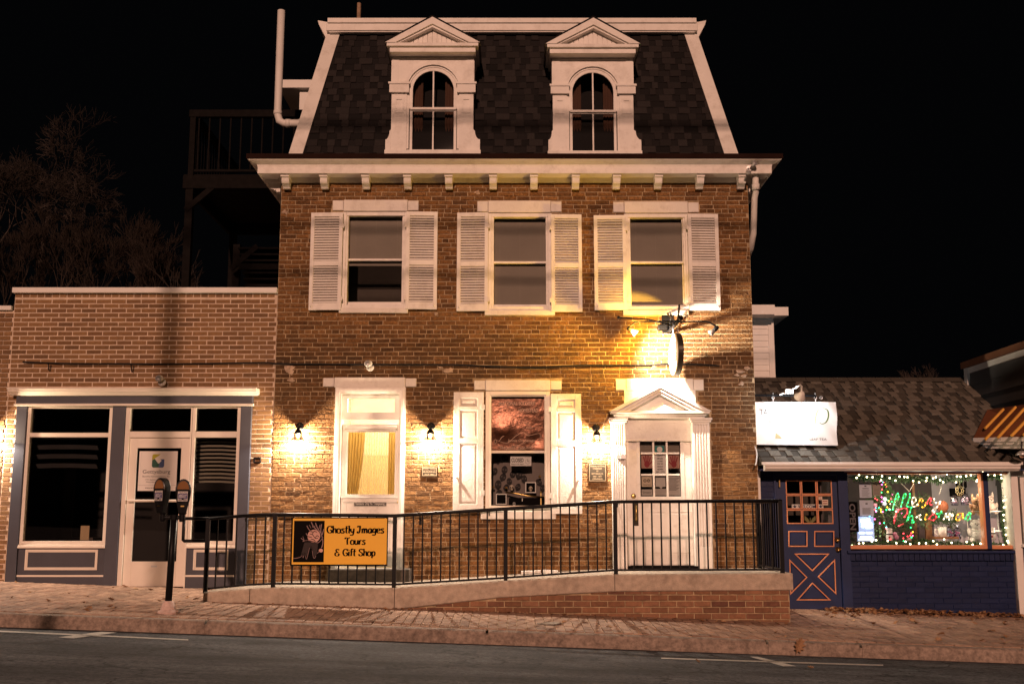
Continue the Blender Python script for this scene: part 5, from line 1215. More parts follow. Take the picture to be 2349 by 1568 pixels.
def pen(mb, pts, fx):
    "broad nib: upright strokes thick, level strokes thin, swelling terminals"
    P = spline(pts, 6); L = len(P)-1; a = []; b = []
    for i, p in enumerate(P):
        d = P[min(i+1, L)] - P[max(i-1, 0)]; d = d.normalized() if d.length > 0 else Vector((1,0,0)); e = min(i, L-i)/L
        k = .5*(.085 + .1*abs(d.y)) + (.025 if e < .08 else 0); nn = Vector((-d.y, d.x, 0)); a.append(fx(*(p+nn*k).xy)); b.append(fx(*(p-nn*k).xy))
    mb.add(a + b, [(i, i+1, L+2+i, L+1+i) for i in range(L)])
def penned(mb, s, xc_, zb_, h, width):
    tot = sum(G[c][0] for c in s); sx = width/tot; x = xc_-width/2
    for c in s:
        wd, st = G[c]
        for pts in st: pen(mb, pts, lambda a, b_, x=x: (x+a*sx, YL, zb_+b_*h))
        x += wd*sx
mb = MB(); cx_ = q[0]+w_*.665
penned(mb, 'Ghostly Images', cx_, q[2]+h_*.675, h_*.15, w_*.595); penned(mb, 'Tours', cx_, q[2]+h_*.44, h_*.145, w_*.215); penned(mb, '& Gift Shop', cx_-.0, q[2]+h_*.205, h_*.145, w_*.42)
obj('lettering', mb, ink, t)
mb = MB(); f2 = lambda a, b_: (q[0]+.035+(w_*.345-.035)*a, YL, q[2]+.045+(h_-.085)*b_)
mb.add([f2(.66+.21*cos(k*pi/10), .63+.155*sin(k*pi/10)) for k in range(20)], [list(range(20))]); mb.add([f2(.9+.07*cos(k*pi/6), .28+.045*sin(k*pi/6)) for k in range(12)], [list(range(12))])
obj('moon', mb, mk('pink_ink', (.62,.36,.3), .6), t)
mb = MB(); mb.add([f2(*p) for p in ((.36,.48),(.62,.48),(.8,.46),(.78,.2),(.7,.12),(.6,.32),(.52,.35),(.45,.15),(.25,.16))], [list(range(9))]); obj('grey_beam', mb, mk('dim_ink', (.03,.02,.02), .7), t)
mb = MB()
for pts, wd in (([(0,.09),(.14,.1),(.27,.14),(.3,.22),(.33,.1),(.38,.24),(.44,.07),(.53,.34),(.6,.35),(.66,.12),(.72,.11),(.76,.2),(.88,.26)], .013),([(.3,.5),(.45,.53),(.6,.5),(.8,.47)], .02),([(.24,.58),(.36,.52),(.47,.53)], .018),([(.4,.7),(.47,.62),(.6,.6)], .02),([(.42,.88),(.5,.78),(.62,.72)], .025),([(.56,.97),(.64,.86),(.78,.76)], .03),([(.7,.95),(.76,.84),(.88,.7)], .03),([(.9,.92),(.88,.75),(.96,.5),(.92,.34)], .03),([(.98,.8),(.93,.66)], .03),([(.96,.6),(.86,.5),(.78,.46)], .02),([(.85,.9),(.82,.8)], .02),([(.5,.9),(.56,.82)], .015),([(.3,.62),(.34,.54)], .014),([(.6,.9),(.62,.84),(.7,.88)], .015)): ribbon(mb, [(a, b_) for a, b_ in pts], wd*.9, f2, 4, False)
obj('pale_branches', mb, mk('mauve_ink', (.3,.19,.19), .6), t)
mb = MB()
for pts in ([(.52,.68),(.62,.66),(.7,.58),(.8,.58)],[(.6,.66),(.66,.74),(.76,.72)],[(.56,.56),(.66,.54),(.72,.5)],[(.7,.58),(.76,.64),(.84,.6)]): ribbon(mb, pts, .018, lambda a, b_: tuple(Vector(f2(a, b_))+Vector((0,-.001,0))), 4)
obj('dark_branches', mb, ink, t)
mb = MB()
for a in (.03, .5, .97):
    for b_ in (.03, .985): mb.ball((q[0]+w_*a, YS-.002, q[2]+h_*b_), .005, 6, 4)
obj('screw', mb, galv, t)
# litter by the wall
mb = MB()
x, z = U(1240, 1281, -.2); zg = lin(x, 0)
mb.obox((x-.13,-.2,zg+.02),(.13,.01,.006),(0,.06,0),(0,0,.018)); mb.obox((x+.13,-.16,zg+.025),(.1,-.02,-.004),(.01,.05,0),(0,0,.02))
for i in range(4): mb.obox((x+.27+.04*i,-.2+.02*(i % 2),zg+.012),(.015,.006,0),(0,.012,0),(0,0,.008))
tag(obj('paper_litter', mb, paper), 'flat white packets lying on the ramp against the brick wall', 'litter')
# ================================================================ twin parking meter
YM = -2.72
mx_ = X(386, 1385, YM); mg = zs(mx_, YM)
t = thing('parking_meter', (mx_, YM, mg), 'black twin headed parking meter on a pale base by the kerb', 'parking meter')
obj('base', MB().lathe([(.11,0),(.118,.03),(.1,.045),(.085,.055),(.075,.09),(.062,.13),(.05,.15),(.0,.15)], (mx_,YM,mg-.01), 14), mk('pale_meter_base', (.6,.45,.4), .8, var=.2, ns=25, bump=.6), t)
zbar = Z(1186, YM)
obj('pole', MB().tube([(mx_,YM,mg+.12),(mx_+.02,YM,zbar+.02)], .038, 16), black, t, smooth=True)
xl, xr_ = X(373,1186,YM), X(418,1186,YM)
mb = MB().tube([(xl,YM,zbar),(xr_,YM,zbar)], .023, 10); mb.tube([(mx_+.02,YM,zbar-.03),(mx_+.02,YM,zbar+.03)], .046, 14)
for a in (xl, xr_): mb.lathe([(.0,-.05),(.03,-.048),(.036,-.02),(.036,.03),(.05,.05),(.0,.05)], (a,YM,zbar), 12)
obj('crossbar', mb, black, t)
def head(xc_, yaw, zt):
    z0 = zbar+.04; H_ = zt-z0; M = Matrix.Translation((xc_, YM, z0)) @ Matrix.Rotation(yaw, 4, 'Z') @ Matrix.Diagonal((.86, .7, 1, 1))
    mb = MB(); prf = [(-.045,0),(.045,0),(.088,H_*.45),(.098,H_*.62)] + [(.1*cos(a), H_*.66+ (H_*.34)*sin(a)) for a in [i*pi/12 for i in range(1,12)]] + [(-.098,H_*.62),(-.088,H_*.45)]
    k = len(prf); d0 = [(.045 if z < H_*.1 else .07) for _, z in prf]
    mb.add([(x, -d, z) for (x, z), d in zip(prf, d0)] + [(x, d, z) for (x, z), d in zip(prf, d0)], [list(range(k)), list(range(2*k-1, k-1, -1))] + [(i, k+i, k+(i+1)%k, (i+1)%k) for i in range(k)])
    mb.tilt(0, M); hd = obj('meter_head', mb, black, t, .008)
    mb = MB(); A = [(.075*cos(a), H_*.7+H_*.24*sin(a)) for a in [i*pi/10 for i in range(11)]]; mb.add([(x,-.073,z) for x, z in A], [list(range(11))]); mb.tilt(0, M); obj('window', mb, mk('amber_window', (.25,.12,.05), .15), hd)
    mb = MB().tube([(.086*cos(a), -.07, H_*.68+H_*.28*sin(a)) for a in [i*pi/12 for i in range(13)]], .007, 6); mb.tilt(0, M); obj('chrome_rim', mb, chrome, hd)
    mb = MB().box(-.062,.062,-.078,-.07,H_*.36,H_*.64); mb.tilt(0, M); obj('label_plate', mb, mk('label_white', (.6,.56,.54), .5), hd)
    mb = MB().box(-.058,.058,-.0795,-.078,H_*.43,H_*.58); mb.tilt(0, M); obj('blue_panel', mb, mk('label_blue', (.05,.04,.16), .5), hd)
    mb = MB(); txt('Pay to Park', .005, H_*.61, -.08, .014, mb, .095, bold=.01); mb.frame(-.05,-.012,H_*.375,H_*.415,.005,-.08,-.0785); mb.frame(.012,.05,H_*.375,H_*.415,.005,-.08,-.0785); mb.ball((0,-.08,H_*.42),.012,8,5); mb.tilt(0, M); obj('lettering', mb, ink, hd)
    mb = MB(); txt('ppprk.com', .004, H_*.545, -.081, .017, mb, .095, bold=.01)
    for i in range(3): mb.box(-.05,.045-.02*(i%2),-.0815,-.0805,H_*(.5-.02*i),H_*(.508-.02*i))
    mb.tilt(0, M); obj('lettering', mb, paper, hd)
    mb = MB().box(-.022,.022,-.072,-.058,H_*.2,H_*.235); mb.tilt(0, M); obj('coin_slot', mb, brass, hd)
head(X(371,1140,YM), radians(-24), Z(1095,YM)); head(X(420,1140,YM), radians(12), Z(1098,YM))
# ================================================================ blue shop
def z5(a, c): return (2900+a/1.679)*K, (1800+c/1.679)*K
def z6(a, c): return (3350+a/3.149)*K, (1850+c/3.149)*K
YT_ = .08
tea = thing('blue_shop', (XR, YT_, .1), 'low navy blue shop with shingled roof and Christmas window display', 'shop')
TX0, TX1 = XR+.004, X(2330, 1170, YT_); zE = Z(1064, -.28); zw = zE-.02
P5 = lambda a, c, Y=YT_: U(*z5(a, c), Y)
def R5(a, b_, c, e, Y=YT_):
    m = (b_+e)/2; return P5(a, m, Y)[0], P5(c, m, Y)[0], P5(a, e, Y)[1], P5(a, b_, Y)[1]
dq = R5(340,150,838,1075); wq = R5(812,140,1945,690)
mb = wall_panel(MB(), TX0, TX1, -.25, zw, [(dq[0],dq[1],-.1,dq[3]), (wq[0],wq[1],wq[2],wq[3])], YT_, YT_+.25)
tw = obj('wall', mb, navy, tea)
zled = R5(832,672,1975,690)
items = courses(TX0+.04, dq[0], -.02, zw, .21, .0715, .006, [], 51, 0, .0, Y=YT_, zf=lambda x: zs(x,0)) + courses(wq[0]+.02, TX1, -.09, zled[2]-.11, .25, .0715, .005, [], 52, 0, .0, Y=YT_, zf=lambda x: zs(x,0))
x = wq[0]+.02
while x < TX1-.06: items.append((Vector((x+.036, YT_-.03, zled[2]-.052)), ROT_WALL, .067, .1)); x += .073
pieces(tw, items, brick_blue, 'brick', .008, .001, 300, 53, back=.04)
obj('corner_trim', MB().box(TX0, TX0+.035, YT_-.05, YT_+.01, -.1, zw), vinyl, tea)
obj('window_ledge', MB().box(wq[0]-.02, TX1+.02, YT_-.08, YT_+.05, zled[2], zled[3]), navy, tea, .006)
# door
YDr = YT_+.02
mb = MB(); mb.box(dq[0], dq[0]+.03, YT_-.03, YT_+.12, 0, dq[3]); mb.box(P5(772,600)[0], dq[1], YT_-.03, YT_+.12, -.05, dq[3]); mb.box(dq[0]+.03, P5(772,600)[0], YT_-.03, YT_+.12, dq[3]-.03, dq[3]); dfr = obj('door_frame', mb, navy, tea, .003)
ld = (dq[0]+.032, P5(770,600)[0], P5(350,1066)[1], dq[3]-.032)
gl = [R5(a, c, b_, d, YDr) for c, d in ((200,290),(303,392),(403,495)) for a, b_ in ((413,508),(517,612),(621,718))]
xs_ = (min(g[0] for g in gl), max(g[1] for g in gl), min(g[2] for g in gl), max(g[3] for g in gl))
cols = [(xs_[0]+(xs_[1]-xs_[0])*i/3+.008, xs_[0]+(xs_[1]-xs_[0])*(i+1)/3-.008) for i in range(3)]; rows = [(xs_[2]+(xs_[3]-xs_[2])*i/3+.008, xs_[2]+(xs_[3]-xs_[2])*(i+1)/3-.008) for i in range(3)]
mb = wall_panel(MB(), ld[0], ld[1], ld[2], ld[3], [(a, b_, c, d) for a, b_ in cols for c, d in rows], YDr, YDr+.04); bdoor = obj('door', mb, navy, tea)
mb = MB(); pm = MB()
for a, b_ in cols:
    for c, d in rows:
        mb.frame(a-.005, b_+.005, c-.005, d+.005, .014, YDr-.01, YDr+.01); obj('pane', MB().quad((a,YDr+.02,c),(b_,YDr+.02,c),(b_,YDr+.02,d),(a,YDr+.02,d)), pane, bdoor)
def poly_frame(mb, pts, w_, y0, y1, inner=None):
    n_ = len(pts); c = Vector((sum(p[0] for p in pts)/n_, sum(p[1] for p in pts)/n_)); V = [Vector(p) for p in pts]; I = []
    for i in range(n_):
        p, a, b_ = V[i], (V[i-1]-V[i]).normalized(), (V[(i+1)%n_]-V[i]).normalized(); bi = (a+b_).normalized(); s_ = max(.2, abs(bi.x*b_.y-bi.y*b_.x)); I.append(p + bi*w_/s_)
    mb.add([(p.x,y0,p.y) for p in V]+[(p.x,y0,p.y) for p in I]+[(p.x,y1,p.y) for p in V]+[(p.x,y1,p.y) for p in I], [f for i in range(n_) for j in [(i+1)%n_] for f in ((i,j,n_+j,n_+i),(i,2*n_+i,2*n_+j,j),(n_+i,n_+j,3*n_+j,3*n_+i))])
    return I
for pts in ([(425,540),(553,540),(553,647),(425,647)],[(598,540),(733,540),(733,647),(598,647)],[(462,692),(702,692),(586,812)],[(430,728),(553,852),(437,970)],[(738,728),(747,968),(621,848)],[(586,885),(712,1006),(478,1006)]):
    W_ = [P5(a, c, YDr) for a, c in pts]; I = poly_frame(mb, W_, .015, YDr-.012, YDr+.002); n_ = len(I); cc = sum(I, Vector((0,0)))/n_
    J = [p+(cc-p)*.16 for p in I]; pm.add([(p.x,YDr-.001,p.y) for p in I]+[(p.x,YDr-.012,p.y) for p in J], [(i,(i+1)%n_,n_+(i+1)%n_,n_+i) for i in range(n_)]+[list(range(n_,2*n_))])
obj('orange_moulding', mb, orange, bdoor, .002); obj('raised_panels', pm, navy, bdoor)
for a, c in ((757,600),(762,664)):
    kx, kz = P5(a, c, YDr-.04); obj('knob', MB().lathe([(.034,YDr),(.034,YDr-.008),(.012,YDr-.015),(.012,YDr-.03),(.03,YDr-.045),(.028,YDr-.062),(.0,YDr-.066)], (kx,0,kz), 14, 'y'), brass, bdoor, smooth=True)
hx, hz = P5(362,222); obj('hinge', MB().box(hx-.008, hx+.008, YT_-.04, YT_-.03, hz-.05, hz+.05), brass, dfr)
obj('dark_backing', MB().box(ld[0], ld[1], YDr+.5, YDr+.52, .6, ld[3]), dark_room, bdoor)
s_ = R5(448,362,660,392,YDr+.05); t = thing('welcome_sign', (s_[0], YDr+.05, s_[2]), 'white welcome strip with stars behind the blue door panes', 'sign'); obj('strip', MB().box(s_[0], s_[1], YDr+.04, YDr+.044, s_[2], s_[3]), paper, t)
mb = MB(); txt('WELCOME', (s_[0]+s_[1])/2, (s_[2]+s_[3])/2, YDr+.038, .045, mb, (s_[1]-s_[0])*.62, bold=.02)
for a in (.09, .91): cxx = s_[0]+(s_[1]-s_[0])*a; mb.add([(cxx+(.03 if k % 2 == 0 else .012)*sin(k*pi/5), YDr+.038, (s_[2]+s_[3])/2+(.03 if k % 2 == 0 else .012)*cos(k*pi/5)) for k in range(10)], [list(range(10))])
obj('lettering', mb, mk('navy_ink', (.01,.015,.07), .6), t)
cx_, cz_ = P5(572,462,YDr+.05); mb = MB()
for s in (-1, 1): mb.xz([(cx_, cz_-.045), (cx_+s*.03, cz_-.05), (cx_+s*.08, cz_-.01), (cx_+s*.075, cz_+.05), (cx_+s*.03, cz_+.01)][::s], YDr+.05, YDr+.054)
mb.tube([(cx_,YDr+.05,cz_-.05),(cx_,YDr+.05,cz_+.02)], .006, 6); tag(obj('butterfly', mb, mk('olive_wing', (.22,.2,.08), .7)), 'olive green butterfly ornament in the lowest middle pane of the blue door', 'ornament')
for i, (a, lab) in enumerate((((628,310,652,333),'small cream sticker, upper of two on the blue door glass'),((652,330,692,368),'larger cream sticker with red marks on the blue door glass'))):
    s_ = R5(*a, YDr+.018); t = tag(obj('sticker', MB().box(s_[0], s_[1], YDr+.014, YDr+.016, s_[2], s_[3]), mk('cream_sticker', (.6,.52,.42), .6)), lab, 'sticker')
    mb = MB()
    for k in range(2): mb.box(s_[0]+.008, s_[1]-.01, YDr+.0125, YDr+.0135, s_[2]+(s_[3]-s_[2])*(.25+.4*k), s_[2]+(s_[3]-s_[2])*(.38+.4*k))
    obj('marks', mb, redm, t)
# shop window
fx0, fx1, fz0, fz1 = R5(812,145,1940,662); Yw = YT_+.06
m0, m1 = P5(1728,400)[0], P5(1768,400)[0]
mb = MB(); mb.frame(fx0, fx1, fz0, fz1, .028, YT_-.02, YT_+.1, .05, .03); mb.box(m0, m0+.03, YT_-.02, YT_+.1, fz0+.05, fz1-.03)
sw = obj('window', mb, orange, tea, .003)
obj('mullion', MB().box(m0+.03, m1+.01, YT_-.025, YT_+.1, fz0, fz1), navy, sw)
for a, b_ in ((fx0+.028, m0), (m1+.01, fx1-.028)): obj('pane', MB().quad((a,Yw,fz0+.05),(b_,Yw,fz0+.05),(b_,Yw,fz1-.03),(a,Yw,fz1-.03)), clear, sw)
lil = mk('lilac_wall', (.5,.46,.53), .8); drk = mk('dark_shelving', (.1,.08,.085), .8)
mb = MB(); DB = 1.5; mb.box(fx0-.3, P5(1390,300,DB)[0], DB, DB+.02, .3, fz1+.3); rm = obj('display_room', mb, drk, tea)
mb = MB(); mb.box(P5(1390,300,DB)[0], fx1+.5, DB, DB+.02, .3, fz1+.3); mb.box(fx0-.3, fx1+.5, Yw+.1, DB, fz1+.28, fz1+.3); mb.box(fx1+.5, fx1+.52, Yw+.1, DB, .3, fz1+.3); obj('lilac_wall', mb, lil, rm)
mb = MB(); mb.box(fx0-.3, fx0-.28, Yw+.1, DB, .3, fz1+.3); mb.box(fx0-.1, fx1+.4, Yw+.02, DB, fz0-.05, fz0+.0); obj('shelf_floor', mb, drk, rm)
mb = MB(); a = R5(1352,480,1392,640,.9); mb.box(a[0], a[1], .9, .95, fz0, a[3]+.1); b_ = P5(1250,148,1.2)[0]; mb.box(b_, b_+.04, 1.2, 1.24, fz0, fz1+.2); obj('wooden_post', mb, mk('brown_wood', (.25,.11,.05), .6), rm)
# garlands with fairy lights
needle = mk_rnd('garland_needles', [(0,(.03,.09,.04)),(.5,(.08,.17,.07)),(1,(.18,.24,.13))], .7, 40)
fairy = emit('fairy_light', (1,.82,.5), 11)
P6 = lambda a, c, Y: U(*z6(a, c), Y)
def garland(name, pts, Y, lab, r_, nb, seed, fal=None, lights=((.5, 1.2),)):
    rng = random.Random(seed); t = thing(name, (*((lambda q: (q[0], Y, q[1]))(P6(*pts[0], Y))),), lab, 'garland', 'lit garlands in the blue shop window')
    C = spline([(P6(a, c, Y)[0], Y, P6(a, c, Y)[1]) for a, c in pts], 12); L = len(C); mb = MB()
    ln = sum((C[i+1]-C[i]).length for i in range(L-1))
    for i in range(int(ln*900)):
        f = rng.random()*(L-1); k = int(f); p = C[k].lerp(C[min(k+1,L-1)], f-k); d = Vector((rng.gauss(0,1), rng.gauss(0,1), rng.gauss(0,1))).normalized(); s = rng.uniform(.5,1)*r_
        a = p + d*s*.25; b_ = p + d*s*1.1 + Vector((0,0,-.01)); w = d.cross(Vector((rng.random(),rng.random(),1))).normalized()*.006; mb.cur = rng.random()*.98+.01
        mb.add([a-w, a+w, b_+w*.4, b_-w*.4], [(0,1,2,3)])
    stuff(obj('foliage', mb, needle, t))
    for i in range(nb):
        f = (i+.5)/nb*(L-1); k = int(f); p = C[k] + Vector((rng.uniform(-.03,.03), -r_*rng.uniform(.55,1.05), rng.uniform(-r_,r_)*.9)); obj('fairy_light', MB().ball(p, .0115, 7, 5), fairy, t)
    for f, e in lights:
        p = C[int(f*(L-1))]; lamp('fairy_glow', 'POINT', p + Vector((0,.16,-.15 if fz1-p.z < .3 else .15)), e*1.1, (1,.8,.55), t, .06)
garland('garland', [(190,180),(420,185),(640,200),(860,200),(1060,190),(1240,215),(1440,190),(1640,180),(1815,165)], .27, 'green garland with warm lights along the top of the big pane', .075, 30, 61, lights=((.2,5),(.5,9),(.75,10),(.95,8)))
garland('garland', [(140,1040),(330,1035),(560,1010),(830,1005),(1060,985),(1250,1000),(1500,1020),(1700,1020),(1840,1020)], .24, 'green garland with warm lights along the bottom of the big pane', .06, 20, 62, lights=((.25,1.5),(.6,1.5),(.9,1.5)))
garland('garland', [(1855,190),(1960,165),(2060,190),(2110,300),(2100,480),(2090,640),(2085,800),(2120,960),(2110,1030),(1950,1020),(1890,1030)], .24, 'green garland with warm lights curling round the narrow right pane', .06, 22, 63, lights=((.35,2),(.7,1.5)))
# light-up greeting
YG = .33
t = thing('lit_greeting_sign', (P6(1100,560,YG)[0], YG, P6(1100,560,YG)[1]), 'coloured light rope lettering spelling Merry Christmas in the window', 'light sign')
cols_ = {'g': (.02,1,.2), 'r': (1,.04,.06), 'w': (1,.84,.62), 'o': (1,.5,.03)}
rope = {k: emit('rope_light_'+k, v, .5, base=tuple(.05+.4*c for c in v)) for k, v in cols_.items()}; blb = {k: emit('bulb_'+k, v, 9) for k, v in cols_.items()}
LET = [('g',[(692,600),(718,500),(745,395),(768,400),(762,470)]),('g',[(795,560),(818,480),(838,395),(862,400),(850,440)]),('g',[(905,385),(912,420),(885,500),(872,545),(925,560)]),
 ('w',[(935,515),(985,480),(972,432),(940,455),(942,540),(985,548),(1012,510)]),('o',[(1010,545),(1040,458),(1072,462),(1060,500)]),('o',[(1060,555),(1090,558),(1115,490)]),('r',[(1120,520),(1160,448),(1185,450),(1160,520),(1200,528)]),('w',[(1215,448),(1222,500),(1265,500),(1305,482),(1262,540),(1215,620),(1190,605),(1240,560)]),
 ('r',[(835,690),(880,620),(855,570),(770,598),(722,690),(712,770)]),('r',[(760,798),(832,765)]),('g',[(932,550),(905,640),(868,742)]),('g',[(880,720),(925,668),(948,690),(932,760),(970,735)]),('w',[(985,690),(1040,652),(1030,700),(1066,722)]),('o',[(1122,640),(1098,705),(1128,708)]),
 ('r',[(1142,712),(1212,640),(1242,690),(1205,722),(1170,716)]),('g',[(1312,600),(1265,690)]),('g',[(1240,642),(1322,630)]),('w',[(1330,722),(1368,632),(1372,700),(1412,632),(1402,712),(1452,632),(1440,722)]),('o',[(1582,640),(1522,642),(1490,700),(1522,728),(1580,650),(1572,716)]),('g',[(1600,718),(1662,620),(1672,690),(1630,732)])]
for cl, pts in LET:
    C = spline([(P6(a, c, YG)[0], YG, P6(a, c, YG)[1]) for a, c in pts], 5); lt = obj('letter_stroke', MB().tube(C, .009, 5), rope[cl], t, smooth=True)
    d = 0
    for i in range(len(C)-1):
        d += (C[i+1]-C[i]).length
        if d > .06 or i == 1: d = 0; obj('bulb', MB().ball(C[i]+Vector((0,-.012,0)), .0075, 7, 5), blb[cl], lt)
mb = MB(); rng = random.Random(66)
for i in range(1500):
    a, c = rng.uniform(720,1500), 0; c = 690 + (a-720)*.02 + rng.gauss(0,45) if rng.random() < .5 or a > 1200 else 500 + rng.gauss(0, 50)
    p = Vector((P6(a, c, YG+.05)[0], YG+.05+rng.uniform(-.02,.04), P6(a, c, YG)[1])); d_ = Vector((rng.gauss(0,1),rng.gauss(0,.6),rng.gauss(0,1))).normalized()*.05; w = d_.cross(Vector((0,1,.3))).normalized()*.004; mb.cur = rng.random()*.98+.01; mb.add([p-w, p+w, p+d_+w*.4, p+d_-w*.4], [(0,1,2,3)])
stuff(obj('foliage', mb, needle, t))
mb = MB()
for pts in ([(770,225),(905,360)],[(962,255),(905,360)],[(1320,260),(1285,400)]): mb.tube([(P6(a, c, YG)[0], YG, P6(a, c, YG)[1]) for a, c in pts], .004, 5)
obj('hanging_cord', mb, cream, t)
# small lit tree
YX = .62; t = thing('christmas_tree', (P6(620,1000,YX)[0], YX, fz0), 'small decorated Christmas tree with coloured lights left in the window', 'Christmas tree')
bx_, z0_ = P6(610,1000,YX); zt_ = P6(610,215,YX)[1]; rng = random.Random(67); mb = MB()
for i in range(3600):
    f = rng.random()**.8; r_ = (.46*(1-f)+.04)*sqrt(rng.random()); a = rng.random()*2*pi; p = Vector((bx_+r_*cos(a), YX+.1+r_*sin(a)*.8, z0_+(zt_-z0_)*f)); d_ = Vector((cos(a),sin(a),rng.uniform(-.6,.5))).normalized()*.07; w = d_.cross(Vector((rng.random(),rng.random(),1))).normalized()*.006; mb.cur = rng.random()*.98+.01; mb.add([p-w,p+w,p+d_+w*.4,p+d_-w*.4],[(0,1,2,3)])
stuff(obj('foliage', mb, needle, t)); obj('trunk', MB().tube([(bx_,YX+.1,z0_-.02),(bx_,YX+.1,zt_)], .02, 6), mk('stem_brown', (.1,.06,.03), .9), t)
blb['p'] = emit('bulb_pink', (1,.1,.45), 9); blb['c'] = emit('bulb_cyan', (.1,.8,1), 7)
for i in range(78):
    f = rng.random()*.97; r_ = (.46*(1-f)+.04)*rng.uniform(.7,1.05); a = rng.uniform(pi*1.05, pi*1.95); obj('bulb', MB().ball((bx_+r_*cos(a), YX+.1+r_*sin(a)*.8-.03, z0_+(zt_-z0_)*f), .0095, 7, 5), blb[rng.choice('rrogpcpw')], t)
for i in range(9):
    f = rng.random()*.8; r_ = .46*(1-f); a = rng.uniform(pi*1.15, pi*1.85); obj('bauble', MB().ball((bx_+r_*cos(a), YX+.08+r_*sin(a)*.8-.04, z0_+(zt_-z0_)*f), .034, 10, 7), mk('bauble', rng.choice([(.5,.3,.3),(.6,.55,.5),(.45,.2,.3),(.3,.4,.5)]), .3), t, smooth=True)
lamp('tree_glow', 'POINT', (bx_, YX-.28, z0_+.5), 9, (1,.6,.5), t, .12)
# papers and lit signs in the left of the window
YQ = .2
def sheet(q, lab, name, mat, lines, hd=None):
    a = P6(q[0],q[1],YQ); b_ = P6(q[2],q[3],YQ); t = thing(name, (a[0], YQ, b_[1]), lab, 'notice'); obj('sheet', MB().box(a[0], b_[0], YQ, YQ+.003, b_[1], a[1]), mat, t); mb = MB(); W_, H_ = b_[0]-a[0], a[1]-b_[1]
    if hd: txt(hd, a[0]+W_*.5, b_[1]+H_*.62, YQ-.0015, H_*.07, mb, W_*.55, bold=.02)
    for k in range(lines): zz = b_[1]+H_*(.5-.4*k/max(1,lines-1)); mb.box(a[0]+W_*.18, b_[0]-W_*(.18+.06*(k%3)), YQ-.0015, YQ-.0005, zz, zz+H_*.012)
    mb.box(a[0]+W_*.42, a[0]+W_*.58, YQ-.0015, YQ-.0005, b_[1]+H_*.74, b_[1]+H_*.82); obj('print', mb, gray, t); return t, a, b_
bl_p = mk('bluish_paper', (.55,.6,.72), .6)
sheet((272,250,435,440), 'upper white notice with a green heading in the blue shop window', 'notice', bl_p, 7, 'HEMPING'); sheet((275,470,462,668), 'lower white notice with black heading in the blue shop window', 'notice', bl_p, 12)
sheet((436,240,552,415), 'beige leaflet pinned beside the upper white notice', 'leaflet', mk('beige_paper', (.3,.26,.22), .7), 5)
a, b_ = P6(240,675,YQ+.03), P6(468,985,YQ+.03); t = thing('lit_window_sign', (a[0], YQ, b_[1]), 'bluish white glowing panel sign above the lower garland', 'light sign')
obj('panel', MB().box(a[0], b_[0], YQ+.03, YQ+.045, b_[1], a[1]), emit('panel_glow', (.35,.55,1), .5, base=(.4,.5,.7)), t); W_, H_ = b_[0]-a[0], a[1]-b_[1]; mb = MB(); rng = random.Random(69)
for fx_, fz_, w_, h_ in ((.2,.84,.22,.12),(.55,.86,.2,.1),(.3,.7,.3,.1),(.66,.7,.2,.12),(.2,.58,.16,.06),(.55,.56,.3,.1),(.75,.6,.1,.14)): mb.obox((a[0]+W_*fx_+.03,YQ+.026,b_[1]+H_*fz_),(W_*w_*.5,0,0),(0,.003,0),(0,0,H_*h_*.5))
mb.box(a[0]+W_*.1, a[0]+W_*.42, YQ+.024, YQ+.028, b_[1]+H_*.3, b_[1]+H_*.37); mb.box(a[0]+W_*.52, b_[0]-W_*.1, YQ+.024, YQ+.028, b_[1]+H_*.3, b_[1]+H_*.37); mb.box(a[0]+W_*.15, b_[0]-W_*.15, YQ+.024, YQ+.028, b_[1]+H_*.14, b_[1]+H_*.19); mb.box(a[0]+W_*.05, b_[0]-W_*.05, YQ+.024, YQ+.028, b_[1]+H_*.05, b_[1]+H_*.09); obj('lettering', mb, emit('white_glow', (.8,.9,1), 3.5), t)
lamp('sign_glow', 'POINT', (a[0]+W_*.5, YQ+.01-.02, b_[1]+H_*.75), .8, (.6,.75,1), t, .05)
a, b_ = P6(120,487,YQ-.05), P6(270,872,YQ-.05); t = thing('open_sign', (a[0], YQ-.05, b_[1]), 'tall black framed OPEN sign with letters turned sideways', 'sign'); W_, H_ = b_[0]-a[0], a[1]-b_[1]
mb = MB(); mb.frame(a[0], b_[0], b_[1], a[1], .012, YQ-.06, YQ-.03); obj('rim', mb, black, t, .006); obj('back', MB().box(a[0]+.012, b_[0]-.012, YQ-.04, YQ-.035, b_[1]+.012, a[1]-.012), ink, t)
mb = MB(); txt('OPEN', (a[0]+b_[0])/2, (a[1]+b_[1])/2, YQ-.042, W_*.55, mb, H_*.86, bold=.03, rot=1); obj('lettering', mb, mk('grey_letters', (.13,.12,.135), .4), t)
# goods
clay = mk('white_china', (.75,.72,.7), .25, spec=.6); plw = mk('pale_plush', (.6,.47,.42), .95, bump=.8, bs=150, bd=.01); plb = mk('tan_plush', (.36,.2,.12), .95, bump=.8, bs=150, bd=.01)
YK = .55; cx_, cz_ = P6(1318,868,YK); hh = .068
t = thing('mug', (cx_, YK, cz_-hh), 'plain white china mug on a small brown shelf in the window', 'mug'); obj('cup', MB().lathe([(.058,-hh),(.06,hh),(.054,hh),(.052,-hh+.01),(0,-hh+.01)], (cx_,YK,cz_), 18), clay, t, smooth=True)
obj('handle', MB().tube([(cx_-.055-.05*sin(a_), YK, cz_+.045*cos(a_)) for a_ in [i*pi/8 for i in range(9)]], .009, 7), clay, t, smooth=True)
tag(obj('mug_shelf', MB().box(cx_-.12, cx_+.2, YK-.08, YK+.25, cz_-hh-.03, cz_-hh), bpy.data.materials['brown_wood']), 'small brown shelf under the white mug', 'shelf')
